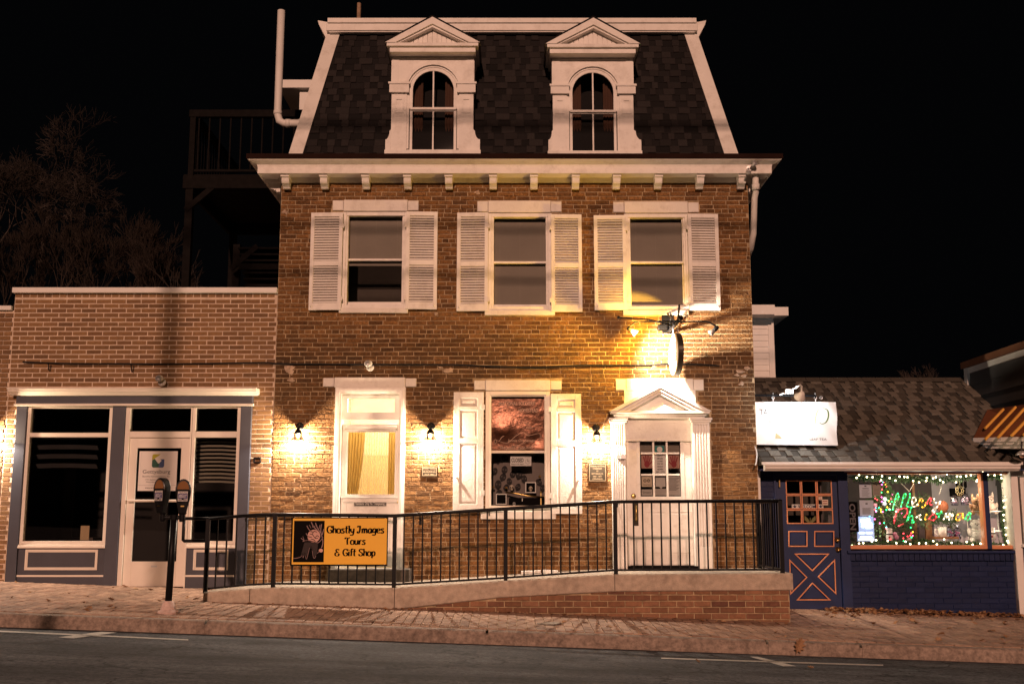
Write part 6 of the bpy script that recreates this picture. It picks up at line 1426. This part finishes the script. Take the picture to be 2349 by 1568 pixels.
def plush(a, c, s, mat, lab, Y=.5, ears=True):
    x, z = P6(a, c, Y); t = thing('plush_toy', (x, Y, z-s), lab, 'soft toy', 'soft toys in the blue shop window'); mb = MB().ball((x,Y,z-.3*s), s*.62, 14, 9, (1,.8,.95)); mb.ball((x-.05*s,Y-.1*s,z+.5*s), s*.42, 14, 9)
    for e in (-1, 1): mb.ball((x+e*.45*s, Y-.3*s, z-.85*s), s*.27, 10, 6); mb.ball((x+e*.6*s, Y-.15*s, z-.1*s), s*.2, 8, 6, (1,1,1.6))
    obj('body', mb, mat, t, smooth=True); mb = MB()
    for e in (-1, 1): mb.ball((x+e*.3*s, Y-.05*s, z+.95*s if ears else z+.8*s), s*.17, 8, 6, (.8,.6,2.2 if ears else 1))
    obj('ears', mb, mat, t, smooth=True); mb = MB()
    for e in (-1, 1): mb.ball((x-.05*s+e*.15*s, Y-.5*s, z+.55*s), s*.045, 6, 4)
    mb.ball((x-.05*s, Y-.53*s, z+.44*s), s*.05, 6, 4); obj('face', mb, ink, t)
plush(1735,535,.12,plb,'tan plush rabbit slumped at the left of the toy shelf'); plush(1815,540,.13,plw,'pale plush rabbit behind the orange mullion',.56); plush(1925,520,.13,plw,'pink white plush toy on the right pane shelf',.6); plush(1740,850,.17,mk('white_plush',(.62,.58,.56),.95,bump=.8,bs=150,bd=.01),'large white plush toy under the toy shelf',.62,False)
x0_, z0_ = P6(1600,612,.66); x1_ = P6(2030,612,.66)[0]; t = thing('display_rack', (x0_, .66, fz0), 'thin grey wire rack carrying the plush rabbits', 'rack'); zq = P6(1600,855,.66)[1]
mb = MB()
for zz in (z0_, zq):
    for yy in (.45, .6, .75): mb.tube([(x0_,yy,zz),(x1_,yy,zz)], .006, 5)
obj('shelf', mb, galv, t); mb = MB()
for xx in (x0_+.03, x1_-.02, (x0_+x1_)/2+.02): mb.tube([(xx,.66,fz0),(xx,.66,z0_+.1)], .008, 6)
obj('upright', mb, galv, t)
def jar(a, c, s, lab, Y=.42):
    x, z = P6(a, c, Y); t = thing('snowman_jar', (x, Y, z-s), lab, 'jar', 'jars with striped scarves'); obj('body', MB().lathe([(s*.4,-s),(s*.5,-s*.6),(s*.42,0),(s*.36,s*.5),(0,s*.5)], (x,Y,z), 16), clay, t, smooth=True); obj('lid', MB().lathe([(s*.4,s*.5),(s*.4,s*.72),(0,s*.74)], (x,Y,z), 16), clay, t)
    mb = MB()
    for k in range(6): mb.tube([(x+s*.48*cos(a_), Y+s*.48*sin(a_), z-.05*s-k*s*.03) for a_ in [pi+i*pi/8 for i in range(9)]] if k < 3 else [(x+s*(.3+.06*k),Y-s*.35,z-s*(.1+.2*(k-3))),(x+s*(.55+.06*k),Y-s*.33,z-s*(.16+.2*(k-3)))], s*.05, 5)
    obj('scarf', mb, ink, t); obj('red_charm', MB().ball((x-.02,Y-s*.5,z-s*.5), s*.16, 8, 6), redm, t)
jar(1945,880,.1,'snowman jar with a striped scarf in the narrow right pane'); jar(655,890,.1,'snowman jar with a striped scarf in front of the lit tree',.36)
x, z = P6(1540,350,.4); mb = MB()
for k in range(9): a_ = k*2*pi/9; mb.tube([(x+.04*cos(a_)+.018*cos(b__), .4, z+.055*sin(a_)+.018*sin(b__)) for b__ in [i*pi/4 for i in range(9)]], .005, 5)
mb.tube([(x,.4,z+.07),(x,.4,fz1)], .003, 4); tag(obj('wicker_ornament', mb, mk('wicker', (.45,.38,.22), .8)), 'woven oval wicker ornament hanging in the upper right of the big pane', 'ornament')
bagm = glass('clear_bag', (.75,.75,.85), 1.45, .15)
for i, (a, c, w_, h_, lab) in enumerate(((1475,470,.055,.075,'clear gift bag hanging left of the wicker ornament'),(1610,460,.07,.08,'clear gift bag hanging right of the wicker ornament'),(1420,860,.05,.11,'tall clear gift bag standing next to the mug'),(1510,870,.055,.1,'clear gift bag standing between mug and white plush'))):
    x, z = P6(a, c, .58); t = thing('gift_bag', (x,.58,z-h_), lab, 'gift bag', 'clear gift bags'); obj('bag', MB().lathe([(w_*.8,-h_),(w_,-h_*.3),(w_*.85,h_*.4),(w_*.2,h_*.7),(w_*.6,h_)], (x,.58,z), 9), bagm, t); mb = MB(); rng = random.Random(i)
    for k in range(7): mb.ball((x+rng.uniform(-.6,.6)*w_, .58+rng.uniform(-.5,.4)*w_, z-h_*.8+rng.random()*h_), w_*.28, 7, 5)
    obj('contents', mb, mk('candy', rng.choice([(.5,.12,.25),(.3,.35,.6),(.55,.4,.45)]), .4), t)
x, z = P6(1322,555,.75); mb = MB().ball((x,.75,z), .085, 14, 9, (1,.8,1.1)); tag(obj('brown_basket', mb, mk('basket_brown', (.3,.1,.05), .7), None, smooth=True), 'rounded brown basket behind the lettering at centre right of the window', 'basket')
x, z = P6(1560,250,1.2); mb = MB()
for k in range(3): mb.box(x-.08+k*.06, x-.04+k*.06, 1.2, 1.22, z-.06, z+.02); mb.ball((x-.06+k*.06, 1.21, z-.06), .022, 8, 5)
tag(obj('utensil_hook_rack', mb, ink), 'row of black utensils on the lilac back wall', 'utensils'); a = P6(1420,320,1.4); b_ = P6(1620,420,1.4); tag(obj('black_screen', MB().box(a[0], b_[0], 1.4, 1.44, b_[1], a[1]), ink), 'black rectangular screen on the lilac back wall', 'screen')
# roof, gutter
Ye, Yr = -.25, 2.45; ze_, zr_ = Z(1061, Ye), Z(871, Yr)
xr1 = X(2345,1060,Ye); xr2 = X(2240,871,Yr)+.4
mb = MB(); mb.add([(TX0,Ye,ze_),(xr1,Ye,ze_),(xr2,Yr,zr_),(TX0,Yr,zr_),(TX0,Ye,ze_-.03),(xr1,Ye,ze_-.03),(xr2,Yr+2.5,ze_),(TX0,Yr+2.5,ze_)], [(0,1,2,3),(4,7,6,5),(0,4,5,1),(3,2,6,7),(0,3,7,4),(1,5,6,2)]); troof = obj('roof', mb, shingle_grey, tea)
up = Vector((0,Yr-Ye,zr_-ze_)); Hs = up.length; up.normalize(); nrm = Vector((0,-up.z,up.y)); axr = Matrix((Vector((1,0,0)), -nrm, up)).transposed(); items = []; items2 = []; rng = random.Random(71); rows = 17; ex = Hs/rows
for r_ in range(rows):
    x = TX0+.01; kk = rng.randint(0,1); lim = xr1+(xr2-xr1)*(r_+.5)/rows
    while x < lim-.03:
        wd = min(rng.choice((.08,.1,.12,.15,.18)), lim-x); kk ^= 1
        (items if kk else items2).append((Vector((x+wd/2, Ye, ze_)) + up*ex*(r_+.5) + nrm*(.016 if kk else .003), axr @ Matrix.Rotation(-.05,3,'X'), wd-.003, ex+.006)); x += wd
pieces(troof, items, shingle_grey2, 'shingle', .006, .001, 150, 72); pieces(troof, items2, shingle_grey, 'shingle', .004, .001, 150, 73)
mb = MB()
for i in range(20): xa = TX0+(xr2-TX0)*i/20; xb = TX0+(xr2-TX0)*(i+1)/20-.005; mb.add([(xa,Yr-.13,zr_-.04),(xb,Yr-.13,zr_-.04),(xb,Yr,zr_+.04),(xa,Yr,zr_+.04),(xa,Yr+.13,zr_-.04),(xb,Yr+.13,zr_-.04)],[(0,1,2,3),(3,2,5,4)])
obj('ridge_cap', mb, shingle_grey, troof)
mb = MB(); g0, g1 = Z(1064,-.37), Z(1079,-.33); mb.yz([(-.25,g0),(-.255,g0-.01),(-.36,g0),(-.38,g0),(-.38,g0-.02),(-.365,g0-.03),(-.36,g0-.06),(-.33,g1+.01),(-.32,g1),(-.25,g1)][::-1], TX0+.02, X(2341,1065,-.37)); obj('gutter', mb, vinyl, tea); obj('soffit', MB().box(TX0, TX1+.1, -.25, YT_, g1+.01, g1+.03), navy, tea)
obj('drip_edge', MB().box(TX0, xr1, Ye-.02, Ye+.01, ze_-.025, ze_+.012), vinyl, tea)
wire_ = MB().tube(spline([(X(1731,1020,.0),.0,Z(1022,.0)),(X(1736,1040,-.02),-.02,Z(1040,-.02)),(X(1735,1056,-.1),-.1,Z(1056,-.1)),(X(1733,1066,-.2),-.2,Z(1066,-.2))],5), .01, 6); tag(obj('white_cord', wire_, vinyl), 'white cord hanging from the lower left corner of the banner', 'cord')
# banner on its bar, with floodlight
YBn = .08
t = thing('banner', (X(1726,970,YBn), YBn, Z(1020,YBn)), 'white tea room banner glaring under a floodlight above the blue shop', 'banner')
c4 = [U(1727,921,YBn), U(1918.5,921.5,YBn), U(1920.5,1021.5,YBn), U(1729.5,1019,YBn)]; NX, NZ_ = 44, 22
def bpt(s, r_):
    p = Vector(c4[0]).lerp(Vector(c4[1]), s).lerp(Vector(c4[3]).lerp(Vector(c4[2]), s), r_)
    e = max(0, 1-2.6*min(s, 1-s)); y = .022*e*sin(9*(r_+ (s if s < .5 else 1-s)*2.2)+(0 if s < .5 else 1.5)) + .01*sin(3*s+2*r_)
    return Vector((p.x, YBn+y, p.y))
mb = MB(); mb.v = [tuple(bpt(i/NX, j/NZ_)) for j in range(NZ_+1) for i in range(NX+1)]; mb.f = [[j*(NX+1)+i, j*(NX+1)+i+1, (j+1)*(NX+1)+i+1, (j+1)*(NX+1)+i] for j in range(NZ_) for i in range(NX)]; mb.r = [0]*len(mb.f)
obj('sheet', mb, mk('white_banner', (.75,.76,.74), .55, var=.02), t, smooth=True)
mb = MB(); fb = lambda a, c: tuple(bpt(a, 1-c)+Vector((0,-.003,0)))
BW = 1.16
txt('TA', .125, .76, 0, .14, mb, .1, fx=fb); txt('LU', .225, .57, 0, .1, mb, .06, fx=fb); txt('LEAF TEA', .77, .14, 0, .05, mb, .2, fx=fb); obj('lettering', mb, gray, t)
mb = MB(); ribbon(mb, [(.84,.86),(.89,.8),(.9,.65),(.87,.53),(.82,.49),(.79,.52)], .018, fb); obj('green_swirl', mb, mk('leaf_green', (.1,.17,.05), .6), t)
mb = MB(); ribbon(mb, [(.84,.86),(.78,.8),(.75,.65),(.74,.48)], .012, fb)
for k in range(5): ribbon(mb, [(.76-.006*k,.76-.055*k),(.74-.004*k,.75-.055*k),(.715-.002*k,.76-.055*k)], .008, fb)
mb.add([fb(.26,.15),fb(.34,.15),fb(.31,.22),fb(.265,.28)], [(0,1,2,3)]); obj('tan_shape', mb, mk('pale_tan', (.45,.4,.22), .6), t)
zb_ = Z(906,YBn); t = thing('banner_bar', (XR, YBn, zb_), 'black pipe sticking out of the brick house to carry the banner', 'bar')
obj('pipe', MB().tube([(XR,YBn,zb_),(X(1872,908,YBn),YBn,zb_-.01)], .016, 8), black, t)
for p in (1773, 1870, 1883):
    x = X(p,900,YBn); mb = MB().tube([(x+.018*cos(a), YBn-.0, zb_-.035+.018*sin(a)) for a in [i*pi/4 for i in range(9)]], .005, 5)
    if p < 1880: mb.tube([(x,YBn,zb_-.055),(x,YBn,Z(922,YBn))], .008, 6); mb.tube([(x,YBn,zb_),(x,YBn,zb_+.03)], .006, 5)
    obj('hook', mb, galv, t)
t = thing('banner_floodlight', (X(1812,895,-.05), .0, zb_), 'lit white floodlight on a jointed arm over the banner', 'floodlight')
YF = -.42; lp = Vector((X(1838,905,YF), YF, Z(906,YF)))
mb = MB().tube([(X(1788,902,.05),.05,zb_),(X(1812,897,.0),.0,Z(896,.0)),(X(1836,880,-.2),-.2,Z(882,-.2)),(X(1839,884,-.3),-.3,Z(886,-.3)),lp+Vector((0,-.02,.06))], .012, 7); mb.box(X(1800,897,.02), X(1818,897,.02), -.03, .05, Z(903,.02), Z(893,.02)); obj('arm', mb, vinyl, t)
dv = Vector((-.18, .85, -.62)).normalized(); M = Matrix.Translation(lp) @ dv.to_track_quat('Z','Y').to_matrix().to_4x4()
mb = MB().lathe([(.02,-.06),(.035,-.04),(.05,.0),(.085,.05),(.08,.055),(.045,.01),(.0,.0)], (0,0,0), 18); mb.tilt(0, M); obj('lamp_shade', mb, vinyl, t, smooth=True)
mb = MB().ball((0,0,.035), .03, 12, 8); mb.tilt(0, M); obj('bulb', mb, emit('cold_bulb', (.9,.95,1), 30), t, smooth=True)
lamp('banner_light', 'SPOT', lp+dv*.07, 38, (.93,.97,1), t, .035, dv, 178, .25)
# ================================================================ corner building at the right edge
XC = X(2216, 850, 2.3); corner = thing('corner_building', (XC, 0, 0), 'grey sided building with a brown awning at the right edge', 'building')
side = mk('grey_siding', (.075,.075,.075), .7, var=.1); zt_ = Z(838, 2.3)
cw = obj('wall', MB().box(XC+.02, XC+4, -2.6, 2.3, 1.2, zt_-.05), side, corner)
for i in range(9):
    z1_ = zt_-.14-i*.2; obj('siding_board', MB().add([(XC,-2.6,z1_-.2),(XC,2.28,z1_-.2),(XC+.018,2.28,z1_),(XC+.018,-2.6,z1_),(XC+.02,-2.6,z1_-.2),(XC+.02,2.28,z1_-.2)], [(0,1,2,3),(0,4,5,1)]), side, cw)
mb = MB(); mb.box(XC-.01, XC+.02, -2.6, 2.3, zt_-.14, zt_-.05); mb.box(XC-.03, XC+.05, 2.2, 2.32, zr_-.3, zt_-.05); obj('white_trim', mb, vinyl, corner); obj('roof_edge', MB().box(XC-.06, XC+4, -2.7, 2.36, zt_-.05, zt_+.05), mk('brown_roofing', (.16,.07,.035), .8), corner)
aw = [(2265,939,1.2),(2420,918,-.6),(2440,1000,-1.1),(2233,1004,.35)]; A3 = [Vector((U(a, c, y)[0], y, U(a, c, y)[1])) for a, c, y in aw]
n3 = (A3[1]-A3[0]).cross(A3[3]-A3[0]).normalized(); n3 = n3 if n3.y < 0 else -n3
mb = MB().add(A3 + [p-n3*.05 for p in A3], [(0,1,2,3),(7,6,5,4),(0,4,5,1),(1,5,6,2),(2,6,7,3),(3,7,4,0)]); awn = obj('awning', mb, mk('rust_metal_roof', (.2,.07,.03), .45, var=.1), corner)
def onp(px, py):
    u_, v_ = (px-CX)/F, (CY-py)/F; d = Vector((u_, cos(PITCH)-v_*sin(PITCH), sin(PITCH)+v_*cos(PITCH))); return CAM + d*((A3[0]-CAM).dot(n3)/d.dot(n3))
ribm = mk('yellow_seam', (.8,.42,.08), .5)
for a, b_ in (((2261,984),(2303,940)),((2262,1009),(2331,935)),((2291,1005),(2351,939)),((2322,1001),(2366,955)),((2350,1000),(2400,945))):
    p, q_ = onp(*a), onp(*b_); d = (q_-p).normalized(); s_ = d.cross(n3)*.014; obj('seam', MB().add([p-s_,p+s_,q_+s_,q_-s_]+[v_+n3*.03 for v_ in (p-s_,p+s_,q_+s_,q_-s_)], [(3,2,1,0),(4,5,6,7),(0,1,5,4),(1,2,6,5),(2,3,7,6),(3,0,4,7)]), ribm, awn)
mb = MB(); a, b_ = A3[3], A3[2]
for dz0, dz1, o_ in ((-.06,-.0,.03),(-.1,-.06,.01),(-.15,-.1,-.02)):
    f_ = Vector((-.03*1, -.05, 0))*o_*20; mb.add([a+f_+Vector((0,0,dz0)), b_+f_+Vector((0,0,dz0)), b_+f_+Vector((0,0,dz1)), a+f_+Vector((0,0,dz1)), a+Vector((.05,.25,dz0)), b_+Vector((.05,.25,dz0)), b_+Vector((.05,.25,dz1)), a+Vector((.05,.25,dz1))], [(0,1,2,3),(0,4,5,1),(3,2,6,7),(0,3,7,4)])
obj('eave_moulding', mb, vinyl, corner)
YC = -.02; q = R(2327,1030,2500,1420,YC); zc_ = Z(1040,YC); mb = MB().box(q[0], q[0]+.1, YC, YC+.3, -.1, zc_); mb.box(q[0]+.1, q[1], YC+.02, YC+.3, Z(1090,YC), zc_); obj('front_wall', mb, vinyl, corner, .004)
obj('lower_wall', MB().box(q[0]+.1, q[1], YC+.02, YC+.3, -.2, Z(1252,YC)), mk('slate_paint', (.06,.075,.1), .6), corner)
mb = MB().frame(q[0]+.12, q[1], Z(1246,YC), Z(1094,YC), .055, YC-.02, YC+.1); mb.box(q[0]+.08, q[1], YC-.05, YC+.05, Z(1254,YC), Z(1247,YC)); wn = obj('window', mb, vinyl, corner, .004); obj('pane', MB().quad((q[0]+.16,YC+.04,Z(1246,YC)),(q[1],YC+.04,Z(1246,YC)),(q[1],YC+.04,Z(1094,YC)),(q[0]+.16,YC+.04,Z(1094,YC))), pane, wn)
x, z = U(2344,1044,-.5); t = thing('gooseneck_lamp', (x, -.3, z), 'small dome lamp under the brown awning at the right edge', 'lamp'); obj('dome', MB().lathe([(.02,.06),(.05,.045),(.085,.0),(.08,.0),(.045,.035),(0,.05)], (x,-.5,z), 16), galv, t, smooth=True); obj('bulb', MB().ball((x,-.5,z+.0), .035, 10, 7), mk('peach_bulb', (.7,.45,.35), .3), t, smooth=True); obj('neck', MB().tube([(x,-.5,z+.05),(x+.02,-.48,z+.2),(x+.05,-.2,z+.25),(x+.06,-.02,z+.2)], .012, 6), black, t)
# ================================================================ rear deck, trees, wires, leaves
YD0, YD1 = 2.2, 5.2
dk = thing('rear_deck', (X(428,655,YD0), YD0, .3), 'dark raised timber deck with railing and stairs behind the shopfront building', 'deck')
x0, x1 = X(421,418,YD0), XL-.02; zb_, zt = Z(433,YD0), Z(404,YD0)
mb = MB().box(x0, x1, YD0-.04, YD0, zb_, zt); mb.box(x0, x0+.05, YD0, YD1, zb_, zt); mb.box(x0, x1, YD1-.05, YD1, zb_, zt); obj('rim_beam', mb, blackwood, dk)
n_ = 18
for i in range(n_): y = YD0+(YD1-YD0)*i/n_; obj('deck_board', MB().box(x0, x1+.0, y+.003, y+(YD1-YD0)/n_-.006, zt, zt+.03), blackwood, dk)
zr0 = Z(262,YD0); px0 = X(437,300,YD0)
mb = MB().box(px0-.02, x1+.4, YD0-.05, YD0+.06, zr0-.06, zr0+.06); mb.box(px0-.02, px0+.07, YD0+.06, YD1, zr0-.06, zr0+.06); mb.box(px0, x1+.4, YD0-.02, YD0+.02, zt+.07, zt+.11); mb.box(px0, px0+.04, YD0, YD1, zt+.07, zt+.11); mb.box(px0, px0+.09, YD0-.04, YD0+.05, zt, zr0); obj('guard_rail', mb, blackwood, dk)
bme = MB().box(-.012,.012,-.012,.012,0,1).mesh('baluster', blackwood)
def dbal(x, y):
    o = bpy.data.objects.new('baluster', bme); COL.objects.link(o); par(o, dk); o.matrix_basis = Matrix.Translation((x,y,zt+.1)) @ Matrix.Diagonal((1,1,zr0-zt-.14,1))
for i in range(12): dbal(px0+.14+i*.175, YD0)
for i in range(1, 18): dbal(px0+.02, YD0+(YD1-YD0)*i/18)
for yy in (YD0+.04, YD1-.1):
    xx = X(432,500,YD0); obj('post', MB().box(xx-.06, xx+.06, yy-.06, yy+.06, 0, zb_), blackwood, dk)
obj('brace', MB().obox((X(458,455,YD0), YD0+.0, Z(455,YD0)), (.22,0,.2), (0,.03,0), (-.03,0,.033)), blackwood, dk)
ys = 3.6
for xx, za in ((X(545,560,ys), Z(562,ys)),): obj('post', MB().box(xx-.06, xx+.06, ys-.06, ys+.06, 0, za), blackwood, dk)
mb = MB()
for s in (3.3, 4.2): mb.obox((X(605,610,s), s, Z(612,s)), (.42,0,-.0), (0,.03,0), (0,0,.05)); mb.obox((X(560,600,s), s, Z(590,s)), (.22,0,.2), (0,.02,0), (-.03,0,.035))
obj('stringer', mb, blackwood, dk)
for i in range(7): zz = Z(570+i*14,3.4); obj('tread', MB().box(X(548+i*3,600,3.4), XL-.02, 3.3, 3.4+.8, zz-.03, zz+.0), blackwood, dk)
bark2 = mk('shrub_bark', (.03,.021,.016), .95, var=.35, ns=8)
bark = mk('bark', (.04,.031,.026), .95, var=.35, ns=8, bump=.6, bs=30)
def tree(name, base, T, L, lab, cat, seed, r0=.16, lean=(0,0), levels=6, spread=.55, forks=(2,3), mat=bark, group=None, shr=.8, lift=.12, taper=.62, rmin=.0045):
    rng = random.Random(seed); t = thing(name, base, lab, cat, group); tr, br = MB(), MB()
    def grow(p, d, ln, r, lv):
        pts = [p]; dd = d.copy(); k = 5 if lv == 0 else (3 if lv < levels-1 else 2)
        for i in range(k): dd = (dd + Vector((rng.gauss(0,.12 if lv else .012), rng.gauss(0,.12 if lv else .012), rng.gauss(0,.1)*(lv > 0)+lift*.3))).normalized(); pts.append(pts[-1]+dd*ln/k)
        rs = [max(rmin, r*(1-(1-taper)*i/k)) for i in range(k+1)]
        (tr if lv == 0 else br).tube(pts, rs, 7 if lv < 2 else (4 if lv < 4 else 3), False)
        if lv >= levels: return
        nn = rng.randint(*forks) + (1 if lv >= levels-3 else 0)
        for i in range(nn):
            a = rng.random()*2*pi; o = dd.orthogonal().normalized(); o = (Quaternion(dd, a) @ o); nd = (dd*cos(spread)+o*sin(spread*rng.uniform(.6,1.3)) + Vector((0,0,lift))).normalized()
            at = pts[-1] if i < 2 else pts[-2].lerp(pts[-1], rng.random()); grow(at, nd, (L if lv == 0 else ln*shr)*rng.uniform(.75,1.15), rs[-1]*rng.uniform(.6,.8) if i else rs[-1]*.85, lv+1)
    grow(Vector(base)-Vector((0,0,.2)), Vector((lean[0],lean[1],1)).normalized(), T, r0, 0)
    obj('trunk', tr, mat, t, smooth=True); obj('branches', br, mat, t)
def gz(x, y): return SL*x+.0
Yt = 9.; xt = X(128,450,Yt); tree('bare_tree', (xt, Yt, gz(xt,Yt)), 6.9, .92, 'taller bare tree with a rounded crown above the low brick building', 'tree', 5, .14, (.0,0), 8, .62, (2,3), lift=.06, shr=.8, mat=bark)
xt = X(12,600,8.2); tree('bare_tree', (xt, 8.2, gz(xt,8.2)), 6.2, .9, 'bare tree leaning left at the left edge of the picture', 'tree', 12, .12, (-.03,0), 7, .55, (2,3), lift=.08, shr=.8)
for i, (px, y, T_, sd, lab) in enumerate(((100,7.6,5.,3,'bare twiggy shrub over the left end of the white coping'),(185,8.,5.3,8,'dense bare shrub under the taller tree'),(265,7.8,5.2,15,'bare shrub midway along the white coping'),(340,7.6,4.9,19,'bare shrub right of the middle of the white coping'),(20,7.6,5.,27,'bare twiggy shrub at the left edge below the leaning tree'),(405,7.4,4.4,21,'low bare shrub just left of the deck post'))):
    x = X(px,640,y); tree('bare_shrub', (x, y, gz(x,y)), T_, .85, lab, 'shrub', sd, .06, (random.uniform(-.03,.03),0), 6, .42, (3,3), mat=bark2, group='bare shrubs behind the shopfront building', lift=.2, shr=.72)
x = X(462,650,6.5); tree('bare_sapling', (x, 6.5, gz(x,6.5)), 5.0, .5, 'thin bare sapling right of the deck post', 'sapling', 33, .03, (.02,0), 4, .4, (2,2), lift=.22, shr=.75)
x = X(2165,860,9.); tree('bare_shrub', (x, 9., 0), 3.5, .75, 'faint bare twigs rising behind the shingled roof', 'shrub', 44, .05, (0,0), 5, .42, (2,3), lift=.16, shr=.7)
# overhead wires and utility pole across the street, beside the camera
pw = mk('weathered_pole', (.12,.08,.05), .9)
xp = -4.8 - 14*math.tan(SUN_A); t = thing('utility_pole', (xp, -14, -.1), 'tall wooden utility pole on the near side of the street', 'utility pole')
obj('pole', MB().tube([(xp,-14,-.3),(xp,-14,11.5)], [.1,.085], 12), pw, t); obj('crossarm', MB().box(xp-1.1, xp+1.1, -14.06, -13.94, 11.1, 11.22), pw, t)
dz = 6*math.tan(SUN_E)
for i, (za, zc, lab) in enumerate(((Z(268,-.1)+dz, Z(278,-.1)+dz, 'highest street wire passing before the dormers'),(Z(284,-.1)+dz, Z(290,-.1)+dz, 'second street wire just under the highest one'),(Z(518,0)+dz, Z(520,0)+dz, 'street wire level with the upper window heads'),(Z(628,0)+dz, Z(655,0)+dz, 'lowest street wire level with the upper window sashes'))):
    P = []
    for k in range(25): s = k/24; P.append((-14+28*s, -6, za+(zc-za)*(s*28-14+3.3)/6.6*.5 - .12*sin(pi*s)+.12))
    tag(obj('street_wire', MB().tube(P, .026, 6), black), lab, 'wire', 'wires along the street')
# fallen leaves
leafm = mk_rnd('dry_leaf', [(0,(.16,.075,.03)),(.4,(.3,.16,.08)),(.75,(.42,.27,.16)),(1,(.22,.11,.05))], .8, 40, .25)
out = [(0,-.5),(.05,-.3),(.2,-.32),(.14,-.18),(.33,-.1),(.17,.0),(.34,.16),(.15,.18),(.2,.36),(.06,.34),(0,.5)]
out = out + [(-x, y) for x, y in out[-2:0:-1]]
def leaf_mesh(k):
    rng = random.Random(k); a, b_ = rng.uniform(.5,1.4), rng.uniform(-.4,.6); return [(x, y, .05+abs(x)*a*.5 + y*y*b_) for x, y in out] + [(0,0,.02)], [(i, (i+1)%len(out), len(out)) for i in range(len(out))]
lm = []
for k in range(6):
    vs, fs = leaf_mesh(k); me = bpy.data.meshes.new('leaf'); me.from_pydata(vs, [], fs); me.materials.append(leafm); lm.append(me)
rng = random.Random(90)
def leaf(p, s, lab, tilt=.25, grp='fallen leaves on the pavement'):
    o = bpy.data.objects.new('fallen_leaf', rng.choice(lm)); COL.objects.link(o); o.location = p; o.scale = (s,s,s); o.rotation_euler = (rng.gauss(0,tilt), rng.gauss(0,tilt), rng.random()*6.3); tag(o, lab, 'leaf', grp)
A_ = 'dry curled leaf on the brick pavement in front of the blue grey shopfront'; B_ = 'dry leaf on the brick pavement between ramp and kerb'; C_ = 'dry oak leaf on the brick pavement in front of the blue shop'; D_ = 'pale leaf lying on the asphalt near the kerb'
for i in range(34): x, y = rng.uniform(-6.9,-3.9), rng.uniform(-2.9,-.1); leaf((x,y,zs(x,y)+.008), rng.uniform(.05,.11), A_)
for i in range(30): x = rng.uniform(-3.3,3.6); y = rng.choice((rng.uniform(-2.9,-1.6), rng.uniform(-1.75,-1.56))); leaf((x,y,zs(x,y)+.008), rng.uniform(.05,.1), B_)
for i in range(60): x = rng.uniform(3.9,7.2); y = -.06-abs(rng.gauss(0,.55)) if i > 12 else rng.uniform(-2.9,-.2); leaf((x,max(y,-2.9),zs(x,max(y,-2.9))+.012), rng.uniform(.07,.14), C_)
for px, py in ((345,1439),(1010,1442),(640,1452),(1600,1518),(1860,1534)): p = hit(px, py, RD); leaf(p+Vector((0,0,.006)), .09, D_)
p = Vector((X(1832,1478,-3.23), -3.225, Z(1480,-3.23))); o = bpy.data.objects.new('oak_leaf', lm[0]); COL.objects.link(o); o.location = p; o.scale = (.2,.2,.12); o.rotation_euler = (radians(80), .5, .2); tag(o, 'large orange oak leaf leaning against the kerb face', 'leaf')
mb = MB()
for i in range(420):
    x = rng.uniform(4.2,7.3); y = YT_-.04-abs(rng.gauss(0,.1)); vs, fs = leaf_mesh(rng.randint(0,5)); s = rng.uniform(.05,.11); M = Matrix.Translation((x,y,zs(x,y)+.01+rng.random()*.04)) @ Matrix.Rotation(rng.random()*6.3,4,'Z') @ Matrix.Rotation(rng.gauss(0,.5),4,'X'); mb.cur = rng.random()*.98+.01; mb.add([M @ (Vector(v_)*s) for v_ in vs], fs)
for i in range(160):
    x = rng.uniform(-3.,1.2); y = RAMP_Y-.01-abs(rng.gauss(0,.035)); vs, fs = leaf_mesh(rng.randint(0,5)); s = rng.uniform(.015,.05); M = Matrix.Translation((x,y,zs(x,y)+.006)) @ Matrix.Rotation(rng.random()*6.3,4,'Z') @ Matrix.Rotation(rng.gauss(0,.5),4,'X'); mb.cur = rng.random()*.98+.01; mb.add([M @ (Vector(v_)*s) for v_ in vs], fs)
o = stuff(obj('leaf_litter', mb, leafm)); o['label'] = 'drift of dry leaves along the foot of the blue wall and ramp'; o['category'] = 'leaf litter'
